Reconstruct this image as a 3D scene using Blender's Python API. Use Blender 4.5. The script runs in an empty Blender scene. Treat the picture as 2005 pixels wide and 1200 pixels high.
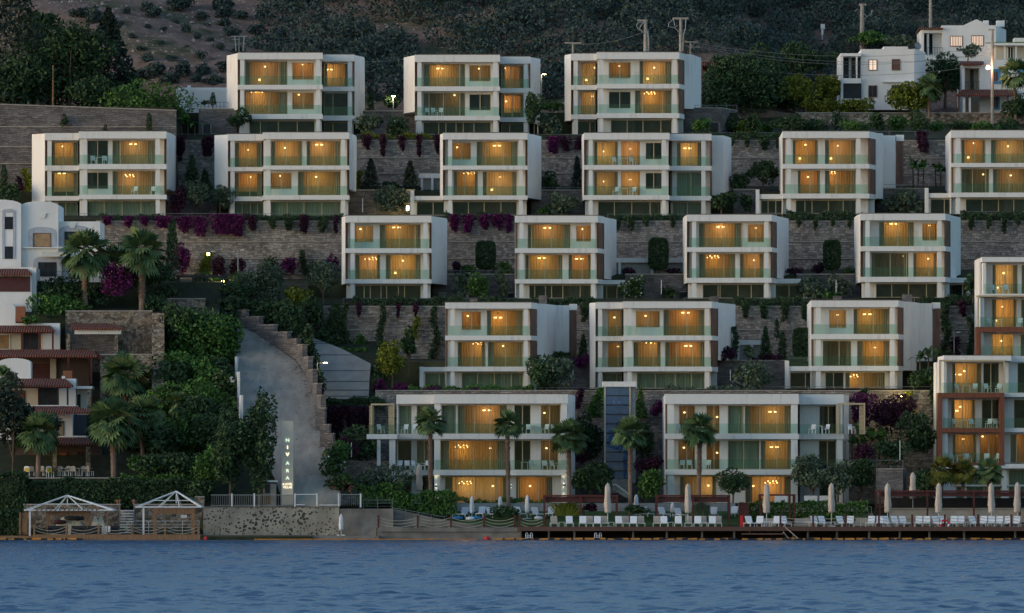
import bpy, math, random
import numpy as np
from mathutils import Vector
random.seed(7); RNG = np.random.default_rng(11)
sc = bpy.context.scene; COL = sc.collection
# ------------------------------------------------------------ camera, sky, sun, exposure
CD, CH, F, CX, HY = 600.0, 5.0, 12900.0, 1002.5, 949.5
def X(px, y): return (px - CX) * (CD + y) / F
def Z(py, y): return CH + (HY - py) * (CD + y) / F
def P(px, py, y): return Vector((X(px, y), y, Z(py, y)))
def M(npx, y): return npx * (CD + y) / F
cam_d = bpy.data.cameras.new("camera"); cam = bpy.data.objects.new("camera", cam_d); COL.objects.link(cam)
cam.location = (0, -CD, CH); cam.rotation_euler = (math.radians(90), 0, 0)
cam_d.sensor_width = 36; cam_d.lens = 36 * F / 2005; cam_d.shift_y = (HY - 600) / 2005
cam_d.clip_start = 10; cam_d.clip_end = 6000
sc.camera = cam
SUN_EL, SUN_ROT = 7.0, 250.0
w = bpy.data.worlds.new("World"); sc.world = w; w.use_nodes = True
nt = w.node_tree; sky = nt.nodes.new("ShaderNodeTexSky"); sky.sky_type = 'NISHITA'; sky.sun_disc = False
sky.sun_elevation = math.radians(SUN_EL); sky.sun_rotation = math.radians(SUN_ROT); sky.ozone_density = 2.3; sky.dust_density = 0.6
nt.links.new(sky.outputs[0], nt.nodes["Background"].inputs[0]); nt.nodes["Background"].inputs[1].default_value = 0.15
sd = bpy.data.lights.new("sun", 'SUN'); sd.energy = 0.85; sd.angle = math.radians(50); sd.color = (1.0, 0.84, 0.68)
so = bpy.data.objects.new("sun", sd); COL.objects.link(so)
sdir = Vector((math.sin(math.radians(SUN_ROT)), math.cos(math.radians(SUN_ROT)), math.tan(math.radians(SUN_EL))))
so.rotation_euler = sdir.to_track_quat('Z', 'Y').to_euler()
sc.view_settings.view_transform = 'Standard'; sc.view_settings.look = 'None'
sc.view_settings.gamma = 1; sc.view_settings.exposure = .88
sc.cycles.max_bounces = 8; sc.cycles.transparent_max_bounces = 16; sc.cycles.use_denoising = True
sc.cycles.sample_clamp_indirect = 3.0; sc.cycles.caustics_reflective = False; sc.cycles.caustics_refractive = False

# ------------------------------------------------------------ materials
def nodes(name):
    m = bpy.data.materials.new(name); m.use_nodes = True
    t = m.node_tree; return m, t, t.nodes["Principled BSDF"]
def N(t, kind, **kw):
    n = t.nodes.new("ShaderNode" + kind)
    for k, v in kw.items(): setattr(n, k, v)
    return n
def L(t, a, b): t.links.new(a, b)
def rgb(c): return (c[0], c[1], c[2], 1)
def ramp(t, fac, stops):
    r = N(t, "ValToRGB"); e = r.color_ramp.elements
    while len(e) < len(stops): e.new(0.5)
    for i, (p, c) in enumerate(stops): e[i].position = p; e[i].color = rgb(c)
    L(t, fac, r.inputs[0]); return r.outputs[0]
def mk(name, c1, c2=None, scale=1.5, rough=0.7, stretch=(1, 1, 1), bump=0.0, spec=0.3, metal=0.0, detail=5, lo=.35, hi=.65):
    m, t, b = nodes(name)
    b.inputs["Roughness"].default_value = rough; b.inputs["Specular IOR Level"].default_value = spec
    b.inputs["Metallic"].default_value = metal
    c2 = c2 or tuple(x * .8 for x in c1)
    tc = N(t, "TexCoord"); mp = N(t, "Mapping"); mp.inputs["Scale"].default_value = stretch
    L(t, tc.outputs["Object"], mp.inputs[0])
    no = N(t, "TexNoise"); no.inputs["Scale"].default_value = scale; no.inputs["Detail"].default_value = detail
    L(t, mp.outputs[0], no.inputs["Vector"])
    L(t, ramp(t, no.outputs["Fac"], [(lo, c2), (hi, c1)]), b.inputs["Base Color"])
    if bump:
        bu = N(t, "Bump"); bu.inputs["Strength"].default_value = bump; bu.inputs["Distance"].default_value = .05
        L(t, no.outputs["Fac"], bu.inputs["Height"]); L(t, bu.outputs[0], b.inputs["Normal"])
    return m
def leafmat(name, c1, c2, c3=None, sc_=0.9):
    m, t, b = nodes(name); b.inputs["Roughness"].default_value = .75; b.inputs["Specular IOR Level"].default_value = .2
    g = N(t, "NewGeometry"); tc = N(t, "TexCoord"); no = N(t, "TexNoise"); no.inputs["Scale"].default_value = sc_
    L(t, tc.outputs["Object"], no.inputs["Vector"])
    a = N(t, "Math", operation='MULTIPLY_ADD'); a.inputs[1].default_value = .55; a.inputs[2].default_value = 0
    L(t, g.outputs["Random Per Island"], a.inputs[0])
    d = N(t, "Math", operation='MULTIPLY_ADD'); d.inputs[1].default_value = .75; L(t, no.outputs["Fac"], d.inputs[0]); L(t, a.outputs[0], d.inputs[2])
    st = [(.3, c1), (.85, c2)]
    if c3: st.append((.93, c3))
    L(t, ramp(t, d.outputs[0], st), b.inputs["Base Color"])
    return m
def stone(name, cols, mortar, bw=.46, rh=.25, dist=.16):
    m, t, b = nodes(name); b.inputs["Roughness"].default_value = .9; b.inputs["Specular IOR Level"].default_value = .15
    tc = N(t, "TexCoord"); s = N(t, "SeparateXYZ"); L(t, tc.outputs["Object"], s.inputs[0])
    ad = N(t, "Math", operation='ADD'); L(t, s.outputs[0], ad.inputs[0]); L(t, s.outputs[1], ad.inputs[1])
    cb = N(t, "CombineXYZ"); L(t, ad.outputs[0], cb.inputs[0]); L(t, s.outputs[2], cb.inputs[1])
    no = N(t, "TexNoise"); no.inputs["Scale"].default_value = 1.1; no.inputs["Detail"].default_value = 3; L(t, cb.outputs[0], no.inputs["Vector"])
    mx = N(t, "Mix", data_type='VECTOR'); mx.inputs["Factor"].default_value = dist
    L(t, cb.outputs[0], mx.inputs["A"]); 
    va = N(t, "VectorMath", operation='MULTIPLY_ADD'); va.inputs[1].default_value = (dist * 4,) * 3
    L(t, no.outputs["Color"], va.inputs[0]); L(t, cb.outputs[0], va.inputs[2])
    br = N(t, "TexBrick"); br.offset = .43; br.squash = .7; br.squash_frequency = 3
    br.inputs["Scale"].default_value = 1; br.inputs["Brick Width"].default_value = bw; br.inputs["Row Height"].default_value = rh
    br.inputs["Mortar Size"].default_value = .018; br.inputs["Mortar Smooth"].default_value = .3; br.inputs["Bias"].default_value = 0
    br.inputs["Color1"].default_value = rgb(cols[0]); br.inputs["Color2"].default_value = rgb(cols[1]); br.inputs["Mortar"].default_value = rgb(mortar)
    L(t, va.outputs[0], br.inputs["Vector"])
    n2 = N(t, "TexNoise"); n2.inputs["Scale"].default_value = .45; n2.inputs["Detail"].default_value = 6; L(t, cb.outputs[0], n2.inputs["Vector"])
    ml = N(t, "Mix", data_type='RGBA', blend_type='MULTIPLY'); ml.inputs["Factor"].default_value = .8
    L(t, br.outputs["Color"], ml.inputs["A"]); L(t, ramp(t, n2.outputs["Fac"], [(.3, (.55, .53, .52)), (.7, (1.15, 1.1, 1.05))]), ml.inputs["B"])
    L(t, ml.outputs["Result"], b.inputs["Base Color"])
    bu = N(t, "Bump"); bu.inputs["Strength"].default_value = .8; bu.inputs["Distance"].default_value = .06; bu.invert = True
    L(t, br.outputs["Fac"], bu.inputs["Height"]); L(t, bu.outputs[0], b.inputs["Normal"])
    return m
def rubble(name, stops, mortar, scale=3.4, edge=.06):
    m, t, b = nodes(name); b.inputs["Roughness"].default_value = .9; b.inputs["Specular IOR Level"].default_value = .15
    tc = N(t, "TexCoord"); v = N(t, "TexVoronoi"); v.inputs["Scale"].default_value = scale
    v2 = N(t, "TexVoronoi", feature='DISTANCE_TO_EDGE'); v2.inputs["Scale"].default_value = scale
    mp = N(t, "Mapping"); mp.inputs["Scale"].default_value = (1, .6, 1.35)
    L(t, tc.outputs["Object"], mp.inputs[0]); L(t, mp.outputs[0], v.inputs["Vector"]); L(t, mp.outputs[0], v2.inputs["Vector"])
    s = N(t, "SeparateColor"); L(t, v.outputs["Color"], s.inputs[0])
    st = ramp(t, s.outputs[0], stops); e = ramp(t, v2.outputs["Distance"], [(0, (1, 1, 1)), (edge, (0, 0, 0))])
    mx = N(t, "Mix", data_type='RGBA'); L(t, e, mx.inputs["Factor"]); L(t, st, mx.inputs["A"]); mx.inputs["B"].default_value = rgb(mortar)
    L(t, mx.outputs["Result"], b.inputs["Base Color"])
    bu = N(t, "Bump"); bu.inputs["Strength"].default_value = .7; bu.inputs["Distance"].default_value = .08
    L(t, v2.outputs["Distance"], bu.inputs["Height"]); L(t, bu.outputs[0], b.inputs["Normal"])
    return m
def glass(name, tint, gcol, gloss, rough=.03, dif=0.0, dcol=(.5, .6, .6)):
    m, t, b = nodes(name); t.nodes.remove(b); out = t.nodes["Material Output"]
    tr = N(t, "BsdfTransparent"); tr.inputs[0].default_value = rgb(tint)
    gl = N(t, "BsdfGlossy"); gl.inputs[0].default_value = rgb(gcol); gl.inputs["Roughness"].default_value = rough
    tc = N(t, "TexCoord"); no = N(t, "TexNoise"); no.inputs["Scale"].default_value = .35; L(t, tc.outputs["Object"], no.inputs["Vector"])
    bu = N(t, "Bump"); bu.inputs["Strength"].default_value = .12; bu.inputs["Distance"].default_value = .2
    L(t, no.outputs["Fac"], bu.inputs["Height"]); L(t, bu.outputs[0], gl.inputs["Normal"])
    mx = N(t, "MixShader"); mx.inputs[0].default_value = gloss; L(t, tr.outputs[0], mx.inputs[1]); L(t, gl.outputs[0], mx.inputs[2])
    last = mx
    if dif:
        d = N(t, "BsdfDiffuse"); d.inputs[0].default_value = rgb(dcol)
        m2 = N(t, "MixShader"); m2.inputs[0].default_value = dif; L(t, last.outputs[0], m2.inputs[1]); L(t, d.outputs[0], m2.inputs[2]); last = m2
    L(t, last.outputs[0], out.inputs[0]); return m
def emit(name, c, s):
    m, t, b = nodes(name); b.inputs["Base Color"].default_value = rgb((.8, .8, .8)); b.inputs["Emission Color"].default_value = rgb(c); b.inputs["Emission Strength"].default_value = s
    m.cycles.emission_sampling = 'NONE'; return m
MT = {}
def weathered(name, c, dirt):
    m, t, b = nodes(name); b.inputs["Roughness"].default_value = .78; b.inputs["Specular IOR Level"].default_value = .25
    tc = N(t, "TexCoord"); mp = N(t, "Mapping"); mp.inputs["Scale"].default_value = (2.6, 2.6, .22); L(t, tc.outputs["Object"], mp.inputs[0])
    n1 = N(t, "TexNoise"); n1.inputs["Scale"].default_value = 1.1; n1.inputs["Detail"].default_value = 6; L(t, mp.outputs[0], n1.inputs["Vector"])
    n2 = N(t, "TexNoise"); n2.inputs["Scale"].default_value = .55; n2.inputs["Detail"].default_value = 5; L(t, tc.outputs["Object"], n2.inputs["Vector"])
    mu = N(t, "Math", operation='MULTIPLY'); L(t, ramp(t, n1.outputs["Fac"], [(.46, (0, 0, 0)), (.72, (1, 1, 1))]), mu.inputs[0]); L(t, ramp(t, n2.outputs["Fac"], [(.42, (0, 0, 0)), (.7, (1, 1, 1))]), mu.inputs[1])
    mx = N(t, "Mix", data_type='RGBA'); L(t, mu.outputs[0], mx.inputs["Factor"]); mx.inputs["A"].default_value = rgb(c); mx.inputs["B"].default_value = rgb(dirt); L(t, mx.outputs["Result"], b.inputs["Base Color"]); return m
MT['white'] = weathered("white_render", (.80, .785, .755), (.56, .54, .51))
MT['plaster'] = mk("old_white_plaster", (.84, .83, .81), (.74, .73, .71), .6, .8, (1, 1, .3), bump=.05)
MT['cream'] = mk("cream_plaster", (.66, .60, .48), (.56, .50, .40), .6, .8)
MT['gold'] = mk("champagne_aluminium", (.58, .47, .30), (.50, .40, .26), 2, .45, metal=.2)
MT['coping'] = mk("dark_coping", (.14, .12, .11), (.09, .08, .07), 2, .8)
MT['louvre'] = mk("brown_timber_slats", (.24, .135, .10), (.16, .09, .068), 3, .7, (1, 1, .2))
MT['room'] = mk("room_paint", (.46, .37, .25), (.40, .32, .22), .8, .8)
MT['dark_room'] = mk("unlit_room_paint", (.10, .10, .10), (.06, .06, .06), .8, .8)  # darker copy of room_paint; lack of light is put into the colour
MT['curtain'] = mk("tan_curtain", (.62, .46, .26), (.52, .38, .21), 2.5, .9, (3, 1, .1))
MT['curtain_pale'] = mk("pale_sand_curtain", (.66, .53, .34), (.56, .44, .28), 2.5, .9, (3, 1, .1)); MT['curtain_ochre'] = mk("ochre_curtain", (.58, .38, .18), (.48, .31, .14), 2.5, .9, (3, 1, .1))
MT['green_curtain'] = mk("grey_green_curtain", (.27, .33, .28), (.19, .24, .20), 2, .9, (3, 1, .1))
MT['dark_curtain'] = mk("dark_drape", (.085, .09, .095), (.05, .055, .06), 2, .9, (3, 1, .1))  # drape colour darkened to stand in for the gloom of unlit rooms
MT['brown_curtain'] = mk("taupe_drape", (.36, .30, .22), (.26, .22, .16), 2, .9, (3, 1, .1))
MT['glass'] = glass("window_glass", (.90, .93, .90), (.5, .7, .85), .012)
MT['rail_glass'] = glass("green_balcony_glass", (.83, .915, .885), (.7, 1, .95), .012, dif=.016, dcol=(.26, .40, .36))
MT['lift_glass'] = glass("lift_shaft_glass", (.50, .66, .86), (.55, .72, 1.0), .05, dif=.26, dcol=(.15, .27, .43))  # blue tint and diffuse colour stand in for the sky's reflection
MT['bulb'] = emit("lit_bulb", (1, .62, .26), 2.4); MT['bulb_dim'] = emit("lit_shade", (1, .60, .24), 1.5)
MT['cool_lamp'] = emit("lit_lamp_head", (1, .90, .58), 2.6); MT['yellow_lamp'] = emit("lit_garden_lamp", (1, .85, .25), 14); MT['pink_lamp'] = emit("lit_street_lamp", (1, .55, .38), 16)
MT['letter'] = emit("lit_letter", (1, .90, .52), 1.1)
MT['letter_small'] = emit('small_lit_letter', (1, .90, .55), .55)
MT['letter_green'] = emit("greenish_lit_letter", (.62, .85, .55), .55)
MT['brass'] = mk("brass", (.5, .34, .14), None, 3, .35, metal=.8)
MT['stone'] = stone("coursed_wall_stone", [(.215, .185, .168), (.48, .43, .385)], (.16, .145, .135))
MT['stone_dark'] = stone("dark_ledge_stone", [(.15, .14, .14), (.27, .25, .245)], (.10, .095, .095), .8, .2)
MT['ledge'] = mk("pale_ledge_stone", (.40, .36, .32), (.28, .25, .22), 2, .85)
MT['rubble'] = rubble("rubble_stone", [(0, (.10, .08, .065)), (.35, (.21, .17, .13)), (.65, (.36, .29, .22)), (1, (.46, .40, .33))], (.09, .08, .07))
MT['rubble_tan'] = rubble("tan_rubble_stone", [(0, (.085, .07, .058)), (.4, (.19, .155, .115)), (.7, (.34, .28, .21)), (1, (.23, .21, .195))], (.07, .062, .053), 3.0)
MT['metal'] = mk("galvanised_metal", (.33, .34, .35), (.26, .27, .28), 3, .5, metal=.5)
MT['white_metal'] = mk("white_painted_metal", (.76, .77, .78), (.66, .67, .69), 3, .5)
MT['dark_metal'] = mk("dark_metal", (.035, .035, .04), (.025, .025, .03), 3, .5)
MT['pole'] = mk("weathered_concrete_pole", (.42, .37, .32), (.32, .28, .25), 2, .85)
MT['soil'] = mk("planted_soil", (.040, .046, .024), (.022, .028, .014), .8, .95, bump=.6)
MT['lawn_mat'] = mk("lawn_grass", (.060, .115, .030), (.035, .075, .020), 1.2, .95, bump=.6)
MT['sling'] = mk("white_sling_fabric", (.82, .83, .84), (.74, .75, .77), 3, .8)
MT['beige_sling'] = mk("beige_sling_fabric", (.46, .40, .33), (.38, .33, .27), 3, .8)
MT['parasol'] = mk("beige_parasol_canvas", (.62, .53, .45), (.46, .38, .32), 3, .9, (3, 3, .4), bump=.2)
MT['white_cloth'] = mk("white_canvas", (.78, .78, .80), (.64, .64, .67), 3, .9, (3, 3, .4), bump=.2)
MT['decking'] = mk("brown_decking", (.15, .085, .065), (.09, .052, .042), 2, .8, (8, .4, 4))
MT['red_timber'] = mk("red_brown_timber", (.12, .034, .028), (.075, .022, .02), 2, .7, (4, 1, 1))
MT['timber'] = mk("weathered_pine", (.32, .185, .10), (.20, .115, .065), 2, .8, (5, 1, 1))
MT['corten'] = mk("rusty_wood_cladding", (.24, .088, .048), (.14, .048, .028), 2.2, .65, (4, 4, .3), lo=.3, hi=.7)
MT['tile'] = None
MT['concrete'] = mk("rough_concrete", (.25, .235, .21), (.14, .13, .12), .7, .9, bump=.4, detail=9)
MT['lane'] = mk("road_concrete", (.40, .36, .30), (.27, .243, .205), 1.3, .9, (1, .35, .35), bump=.2, detail=9, lo=.3, hi=.7)
MT['joint'] = mk("dark_joint", (.08, .08, .085), None, 2, .9)
MT['trunk'] = mk("bark", (.14, .10, .07), (.075, .055, .04), 3, .95, (1, 1, .3), bump=.6)
MT['palm_trunk'] = mk("fibrous_palm_trunk", (.25, .165, .11), (.10, .06, .045), 5, .95, (1, 1, 2.5), bump=1)
MT['palm_base'] = mk("smooth_palm_bark", (.27, .185, .14), (.19, .13, .10), 2.5, .95, (1, 1, 2), bump=.4)
MT['orange'] = mk("orange_float", (.55, .23, .04), (.42, .17, .03), 3, .6); MT['black'] = mk("black_rubber", (.02, .02, .022), None, 3, .6)
MT['red'] = mk("red_plastic", (.6, .03, .03), None, 3, .5); MT['blue'] = mk("blue_vinyl", (.04, .22, .45), None, 2, .6)
MT['blue_frame'] = mk("blue_window_surround", (.10, .30, .52), None, 3, .7); MT['lilac'] = mk("grey_blue_trim", (.50, .52, .58), None, 2, .8)
MT['yellow'] = mk("yellow_cushion", (.65, .45, .05), None, 3, .8); MT['terracotta'] = mk("terracotta", (.34, .13, .07), None, 3, .8)
MT['shutter'] = mk("brown_shutter", (.19, .10, .075), (.13, .07, .05), 1, .7, (.2, .2, 12)); MT['maroon'] = mk("maroon_roller_blind", (.10, .035, .035), (.075, .028, .028), 2, .7)
MT['rope'] = mk("pale_rope", (.45, .40, .32), None, 5, .9); MT['bar'] = mk("bar_stone", (.40, .355, .29), (.32, .28, .23), 1, .8)
MT['tarp'] = mk("cream_tarpaulin", (.78, .73, .60), (.60, .55, .44), 1.2, .8, bump=.6); MT['sign'] = mk("sign_metal", (.66, .59, .49), (.56, .50, .42), .6, .6)
MT['lit_blind'] = emit("lit_window_blind", (1, .66, .42), .38)
def tilemat():
    m, t, b = nodes("red_roof_tiles"); b.inputs["Roughness"].default_value = .8
    tc = N(t, "TexCoord"); wv = N(t, "TexWave", wave_type='BANDS', bands_direction='X'); wv.inputs["Scale"].default_value = 1.3; wv.inputs["Distortion"].default_value = .6; wv.inputs["Detail Scale"].default_value = 3
    L(t, tc.outputs["Object"], wv.inputs["Vector"]); no = N(t, "TexNoise"); no.inputs["Scale"].default_value = 4; L(t, tc.outputs["Object"], no.inputs["Vector"])
    mx = N(t, "Math", operation='MULTIPLY'); L(t, wv.outputs["Fac"], mx.inputs[0]); L(t, no.outputs["Fac"], mx.inputs[1])
    L(t, ramp(t, mx.outputs[0], [(.05, (.075, .022, .016)), (.5, (.27, .085, .05))]), b.inputs["Base Color"])
    bu = N(t, "Bump"); bu.inputs["Distance"].default_value = .1; L(t, wv.outputs["Fac"], bu.inputs["Height"]); L(t, bu.outputs[0], b.inputs["Normal"]); return m
MT['tile'] = tilemat()
MT['olive'] = leafmat("olive_leaves", (0.0348, 0.058, 0.0348), (0.1232, 0.1668, 0.1087))
MT['dark'] = leafmat("dark_leaves", (0.017, 0.0374, 0.0204), (0.0612, 0.1122, 0.0442))
MT['green'] = leafmat("green_leaves", (0.0288, 0.072, 0.0192), (0.096, 0.2, 0.0448))
MT['yellow_leaf'] = leafmat("yellow_green_leaves", (0.054, 0.0744, 0.012), (0.204, 0.228, 0.0264))
MT['purple'] = leafmat("purple_bracts", (.035, .008, .030), (.14, .016, .105), None)
MT['wine'] = leafmat("wine_bracts", (.022, .012, .017), (.07, .017, .045), None)
MT['vine'] = leafmat("creeper_leaves", (0.018, 0.039, 0.021), (0.063, 0.105, 0.048))
MT['hill_leaf'] = leafmat("hillside_leaves", (.030, .052, .049), (.060, .092, .080), None, .35)  # bluish tint in the leaf colours stands in for distance haze
MT['pine'] = leafmat("conifer_needles", (0.016, 0.0272, 0.0208), (0.048, 0.0672, 0.048))
MT['palm_leaf'] = leafmat("palm_fronds", (0.0401, 0.0819, 0.0365), (0.155, 0.2369, 0.0911), (.17, .15, .07))
MT['gold_palm'] = leafmat("yellowish_fronds", (.05, .065, .014), (.19, .18, .035))
MT['flower'] = leafmat("flowering_leaves", (.02, .05, .016), (.06, .115, .03), (.62, .60, .58))
MT['pinkflower'] = leafmat("pink_flowering_leaves", (.02, .045, .016), (.055, .10, .03), (.42, .10, .14))

# ------------------------------------------------------------ mesh helpers
ORG = {}
class MB:
    def __init__(s): s.v = []; s.f = []; s.m = []; s.cur = 0
    def add(s, vs, fs):
        n = len(s.v); s.v += [tuple(v) for v in vs]
        for f in fs: s.f.append([i + n for i in f]); s.m.append(s.cur)
        return s
    def box(s, x0, x1, y0, y1, z0, z1):
        return s.add([(x0, y0, z0), (x1, y0, z0), (x1, y1, z0), (x0, y1, z0), (x0, y0, z1), (x1, y0, z1), (x1, y1, z1), (x0, y1, z1)],
                     [(0, 3, 2, 1), (4, 5, 6, 7), (0, 1, 5, 4), (1, 2, 6, 5), (2, 3, 7, 6), (3, 0, 4, 7)])
    def prism(s, poly, z0, z1):
        n = len(poly); vs = [(x, y, z0) for x, y in poly] + [(x, y, z1) for x, y in poly]
        return s.add(vs, [list(range(n))[::-1], list(range(n, 2 * n))] + [(i, (i + 1) % n, n + (i + 1) % n, n + i) for i in range(n)])
    def xz(s, poly, y0, y1):          # polygon in x-z, thickness along y
        n = len(poly); vs = [(x, y0, z) for x, z in poly] + [(x, y1, z) for x, z in poly]
        return s.add(vs, [list(range(n)), list(range(n, 2 * n))[::-1]] + [(i, n + i, n + (i + 1) % n, (i + 1) % n) for i in range(n)])
    def wall(s, a, b, t, z0, z1):     # vertical slab from a to b (xy), thickness t to its right
        d = (Vector(b) - Vector(a)).normalized(); nrm = Vector((-d.y, d.x)) * t
        return s.prism([a, b, (b[0] + nrm.x, b[1] + nrm.y), (a[0] + nrm.x, a[1] + nrm.y)], z0, z1)
    def tube(s, pts, r, n=6, r1=None, cap=True):
        pts = [Vector(p) for p in pts]; k = len(pts); rs = r if isinstance(r, (list, tuple)) else [r + ((r1 if r1 is not None else r) - r) * i / max(1, k - 1) for i in range(k)]
        vs = []
        for i, p in enumerate(pts):
            d = (pts[min(i + 1, k - 1)] - pts[max(i - 1, 0)]).normalized()
            u = d.cross(Vector((0, 1, 0)) if abs(d.y) < .9 else Vector((1, 0, 0))).normalized(); v = d.cross(u)
            vs += [p + (u * math.cos(2 * math.pi * j / n) + v * math.sin(2 * math.pi * j / n)) * rs[i] for j in range(n)]
        fs = [(i * n + j, i * n + (j + 1) % n, (i + 1) * n + (j + 1) % n, (i + 1) * n + j) for i in range(k - 1) for j in range(n)]
        if cap: fs += [list(range(n))[::-1], list(range((k - 1) * n, k * n))]
        return s.add(vs, fs)
    def lathe(s, prof, n=12, c=(0, 0, 0), wob=0, k=5):
        vs = []
        for r, z in prof:
            for j in range(n):
                a = 2 * math.pi * j / n; q = r * (1 + wob * math.cos(k * a + z * 1.3))
                vs.append((c[0] + q * math.cos(a), c[1] + q * math.sin(a), c[2] + z))
        fs = [(i * n + j, i * n + (j + 1) % n, (i + 1) * n + (j + 1) % n, (i + 1) * n + j) for i in range(len(prof) - 1) for j in range(n)]
        return s.add(vs, fs + [list(range(n))[::-1], list(range((len(prof) - 1) * n, len(prof) * n))])
    def ball(s, c, r, n=8):
        return s.lathe([(r * math.sin(math.pi * i / 6) + 1e-4, -r * math.cos(math.pi * i / 6)) for i in range(7)], n, c)
    def build(s, name, mats, parent=None, org=None, smooth=False, label=None):
        o0 = ORG.get(parent, Vector((0, 0, 0))) if parent else Vector(org or (0, 0, 0))
        me = bpy.data.meshes.new(name); me.from_pydata([(x - o0.x, y - o0.y, z - o0.z) for x, y, z in s.v], [], s.f)
        mats = mats if isinstance(mats, (list, tuple)) else [mats]
        for q in mats: me.materials.append(MT[q] if isinstance(q, str) else q)
        me.polygons.foreach_set("material_index", s.m)
        if smooth: me.polygons.foreach_set("use_smooth", [True] * len(s.f))
        o = bpy.data.objects.new(name, me); COL.objects.link(o); ORG[o] = o0
        if parent: o.parent = parent
        else: o.location = o0
        if label: o['label'] = label
        return o
def tag(o, label=None, cat=None, group=None, kind=None):
    if label: o['label'] = label
    if cat: o['category'] = cat
    if group: o['group'] = group
    if kind: o['kind'] = kind
    return o
def empty(name, loc, label=None, cat=None, group=None):
    o = bpy.data.objects.new(name, None); COL.objects.link(o); o.location = loc; o.empty_display_size = .3; ORG[o] = Vector(loc)
    return tag(o, label, cat, group)
def copy_tree(o, loc, label=None, rz=None, scale=None, parent=None):
    c = o.copy(); COL.objects.link(c)
    if parent: c.parent = parent
    else:
        c.location = loc
        if rz is not None: c.rotation_euler = (0, 0, rz)
        if scale: c.scale = scale
        if label: c['label'] = label
    for ch in o.children: copy_tree(ch, None, parent=c)
    return c
def box_thing(name, mat, x0, x1, y0, y1, z0, z1, label, cat, group=None):
    return tag(MB().box(x0, x1, y0, y1, z0, z1).build(name, mat, org=((x0 + x1) / 2, y0, z0)), label, cat, group)
# ------------------------------------------------------------ ground, water, road
def g(py, y): return (y, Z(py, y))
prof_r = [(-30, -4), (3.5, -3), (4.6, -1.5), (5.8, 1.15), (6, 1.2), (13.2, 2.5), (13.6, 2.55), (14.4, 3.2), (32.05, 3.3), (32.6, 13.7), (35, 14.15), (42.05, 14.2), (42.45, Z(708, 42)), (52.05, 17.5), (52.6, 22.6), (55, 23.55), (62.05, 23.6), (62.45, Z(540, 62)), (72.05, 27.0),
          (72.6, 32.1), (75, 32.6), (82.05, 32.7), (82.45, Z(375, 82)), (92.05, 36.4), (92.6, 41.4), (95, 42), (102.05, 42.1), (102.45, Z(220, 102)), (115, 45.1), (132, 43.5)]
prof_rr = [p for p in prof_r if p[0] < 102] + [(102.45, 42.2), (113.8, 44.0), (115, 45.0), (132, 43.5)]
prof_d = [p for p in prof_r if p[0] < 32] + [(30.9 + .05, 3.3), (31.4, Z(806, 31.4)), (34, Z(806, 34)), (38, Z(770, 38)), (43, Z(732, 43)), (47, Z(700, 47)), (52.05, Z(668, 52))] + [p for p in prof_r if p[0] > 52]
prof_road = [(-30, -4), (-1.5, -2), (-1, .35), (5, .4), (5.3, 2.85), (7, 2.85), (46, Z(650, 46) - .4), (52, 21.5), (60, 25), (72.05, 26.0)] + [p for p in prof_r if p[0] > 72.1]
prof_m = [p for p in prof_road if p[0] < 10] + [(29.5, 12.3), (33.5, Z(806, 34))] + [p for p in prof_d if p[0] > 33.6]
prof_l = [(-30, -4), (3.6, -1.5), (4.4, .5), (5, 1.0), (8.6, 1.05), (9.4, 3.2), (11.5, 4.6), (12, 5.6), (16, 5.8), (26, 10), (40.05, 16), (40.5, 21.6), (47, 22.4), (50, 25), (72.05, 26.0)] + [p for p in prof_r if p[0] > 72.1]
prof_l2 = [p for p in prof_l if p[0] < 87] + [(88.05, 34), (88.6, Z(209, 88)), (115, Z(203, 88) + 1), (132, 43.5)]
cols = [(-900, prof_l2), (335, prof_l2), (346, prof_l), (395, prof_l), (402, prof_road), (585, prof_road), (593, prof_road), (597, prof_m), (640, prof_m), (642, prof_d), (735, prof_d), (738, prof_r), (1446, prof_r), (1456, prof_rr), (2900, prof_rr)]
ys = sorted(set([round(p[0], 2) for pr in (prof_r, prof_rr, prof_m, prof_d, prof_road, prof_l, prof_l2) for p in pr]))
def hill_z(x, y):
    t = y - 115 - 8 * min(1, max(0, (x - 24) / 8)) * min(1, max(0, (y - 115) / 8)); t = max(t, 0)
    return 46 - .8 * min(1, max(0, (x - 24) / 8)) + .30 * t + 1.5 * math.sin(x * .045 + 1) * min(1, t / 15) + 1.1 * math.sin(x * .11 + y * .09) * min(1, t / 15) - .00018 * t * t + (2.5 if x < -25 else 0) * min(1, t / 20) * min(1, max(0, (-25 - x) / 20))
def prof_at(pr, y): return float(np.interp(y, [p[0] for p in pr], [p[1] for p in pr]))
m = MB(); xs = [X(c, 88 if 300 < c < 350 else 100 if 1400 < c < 1500 else 10 if c < 410 else 45) for c, _ in cols]
vs = [(x, y, prof_at(pr, y)) for x, (c, pr) in zip(xs, cols) for y in ys]; ny = len(ys)
m.add(vs, [(i * ny + j, (i + 1) * ny + j, (i + 1) * ny + j + 1, i * ny + j + 1) for i in range(len(cols) - 1) for j in range(ny - 1)])
tag(m.build('terraced_ground', 'soil'), 'dark planted terraced ground stepping up under the villas', kind='structure')
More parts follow.
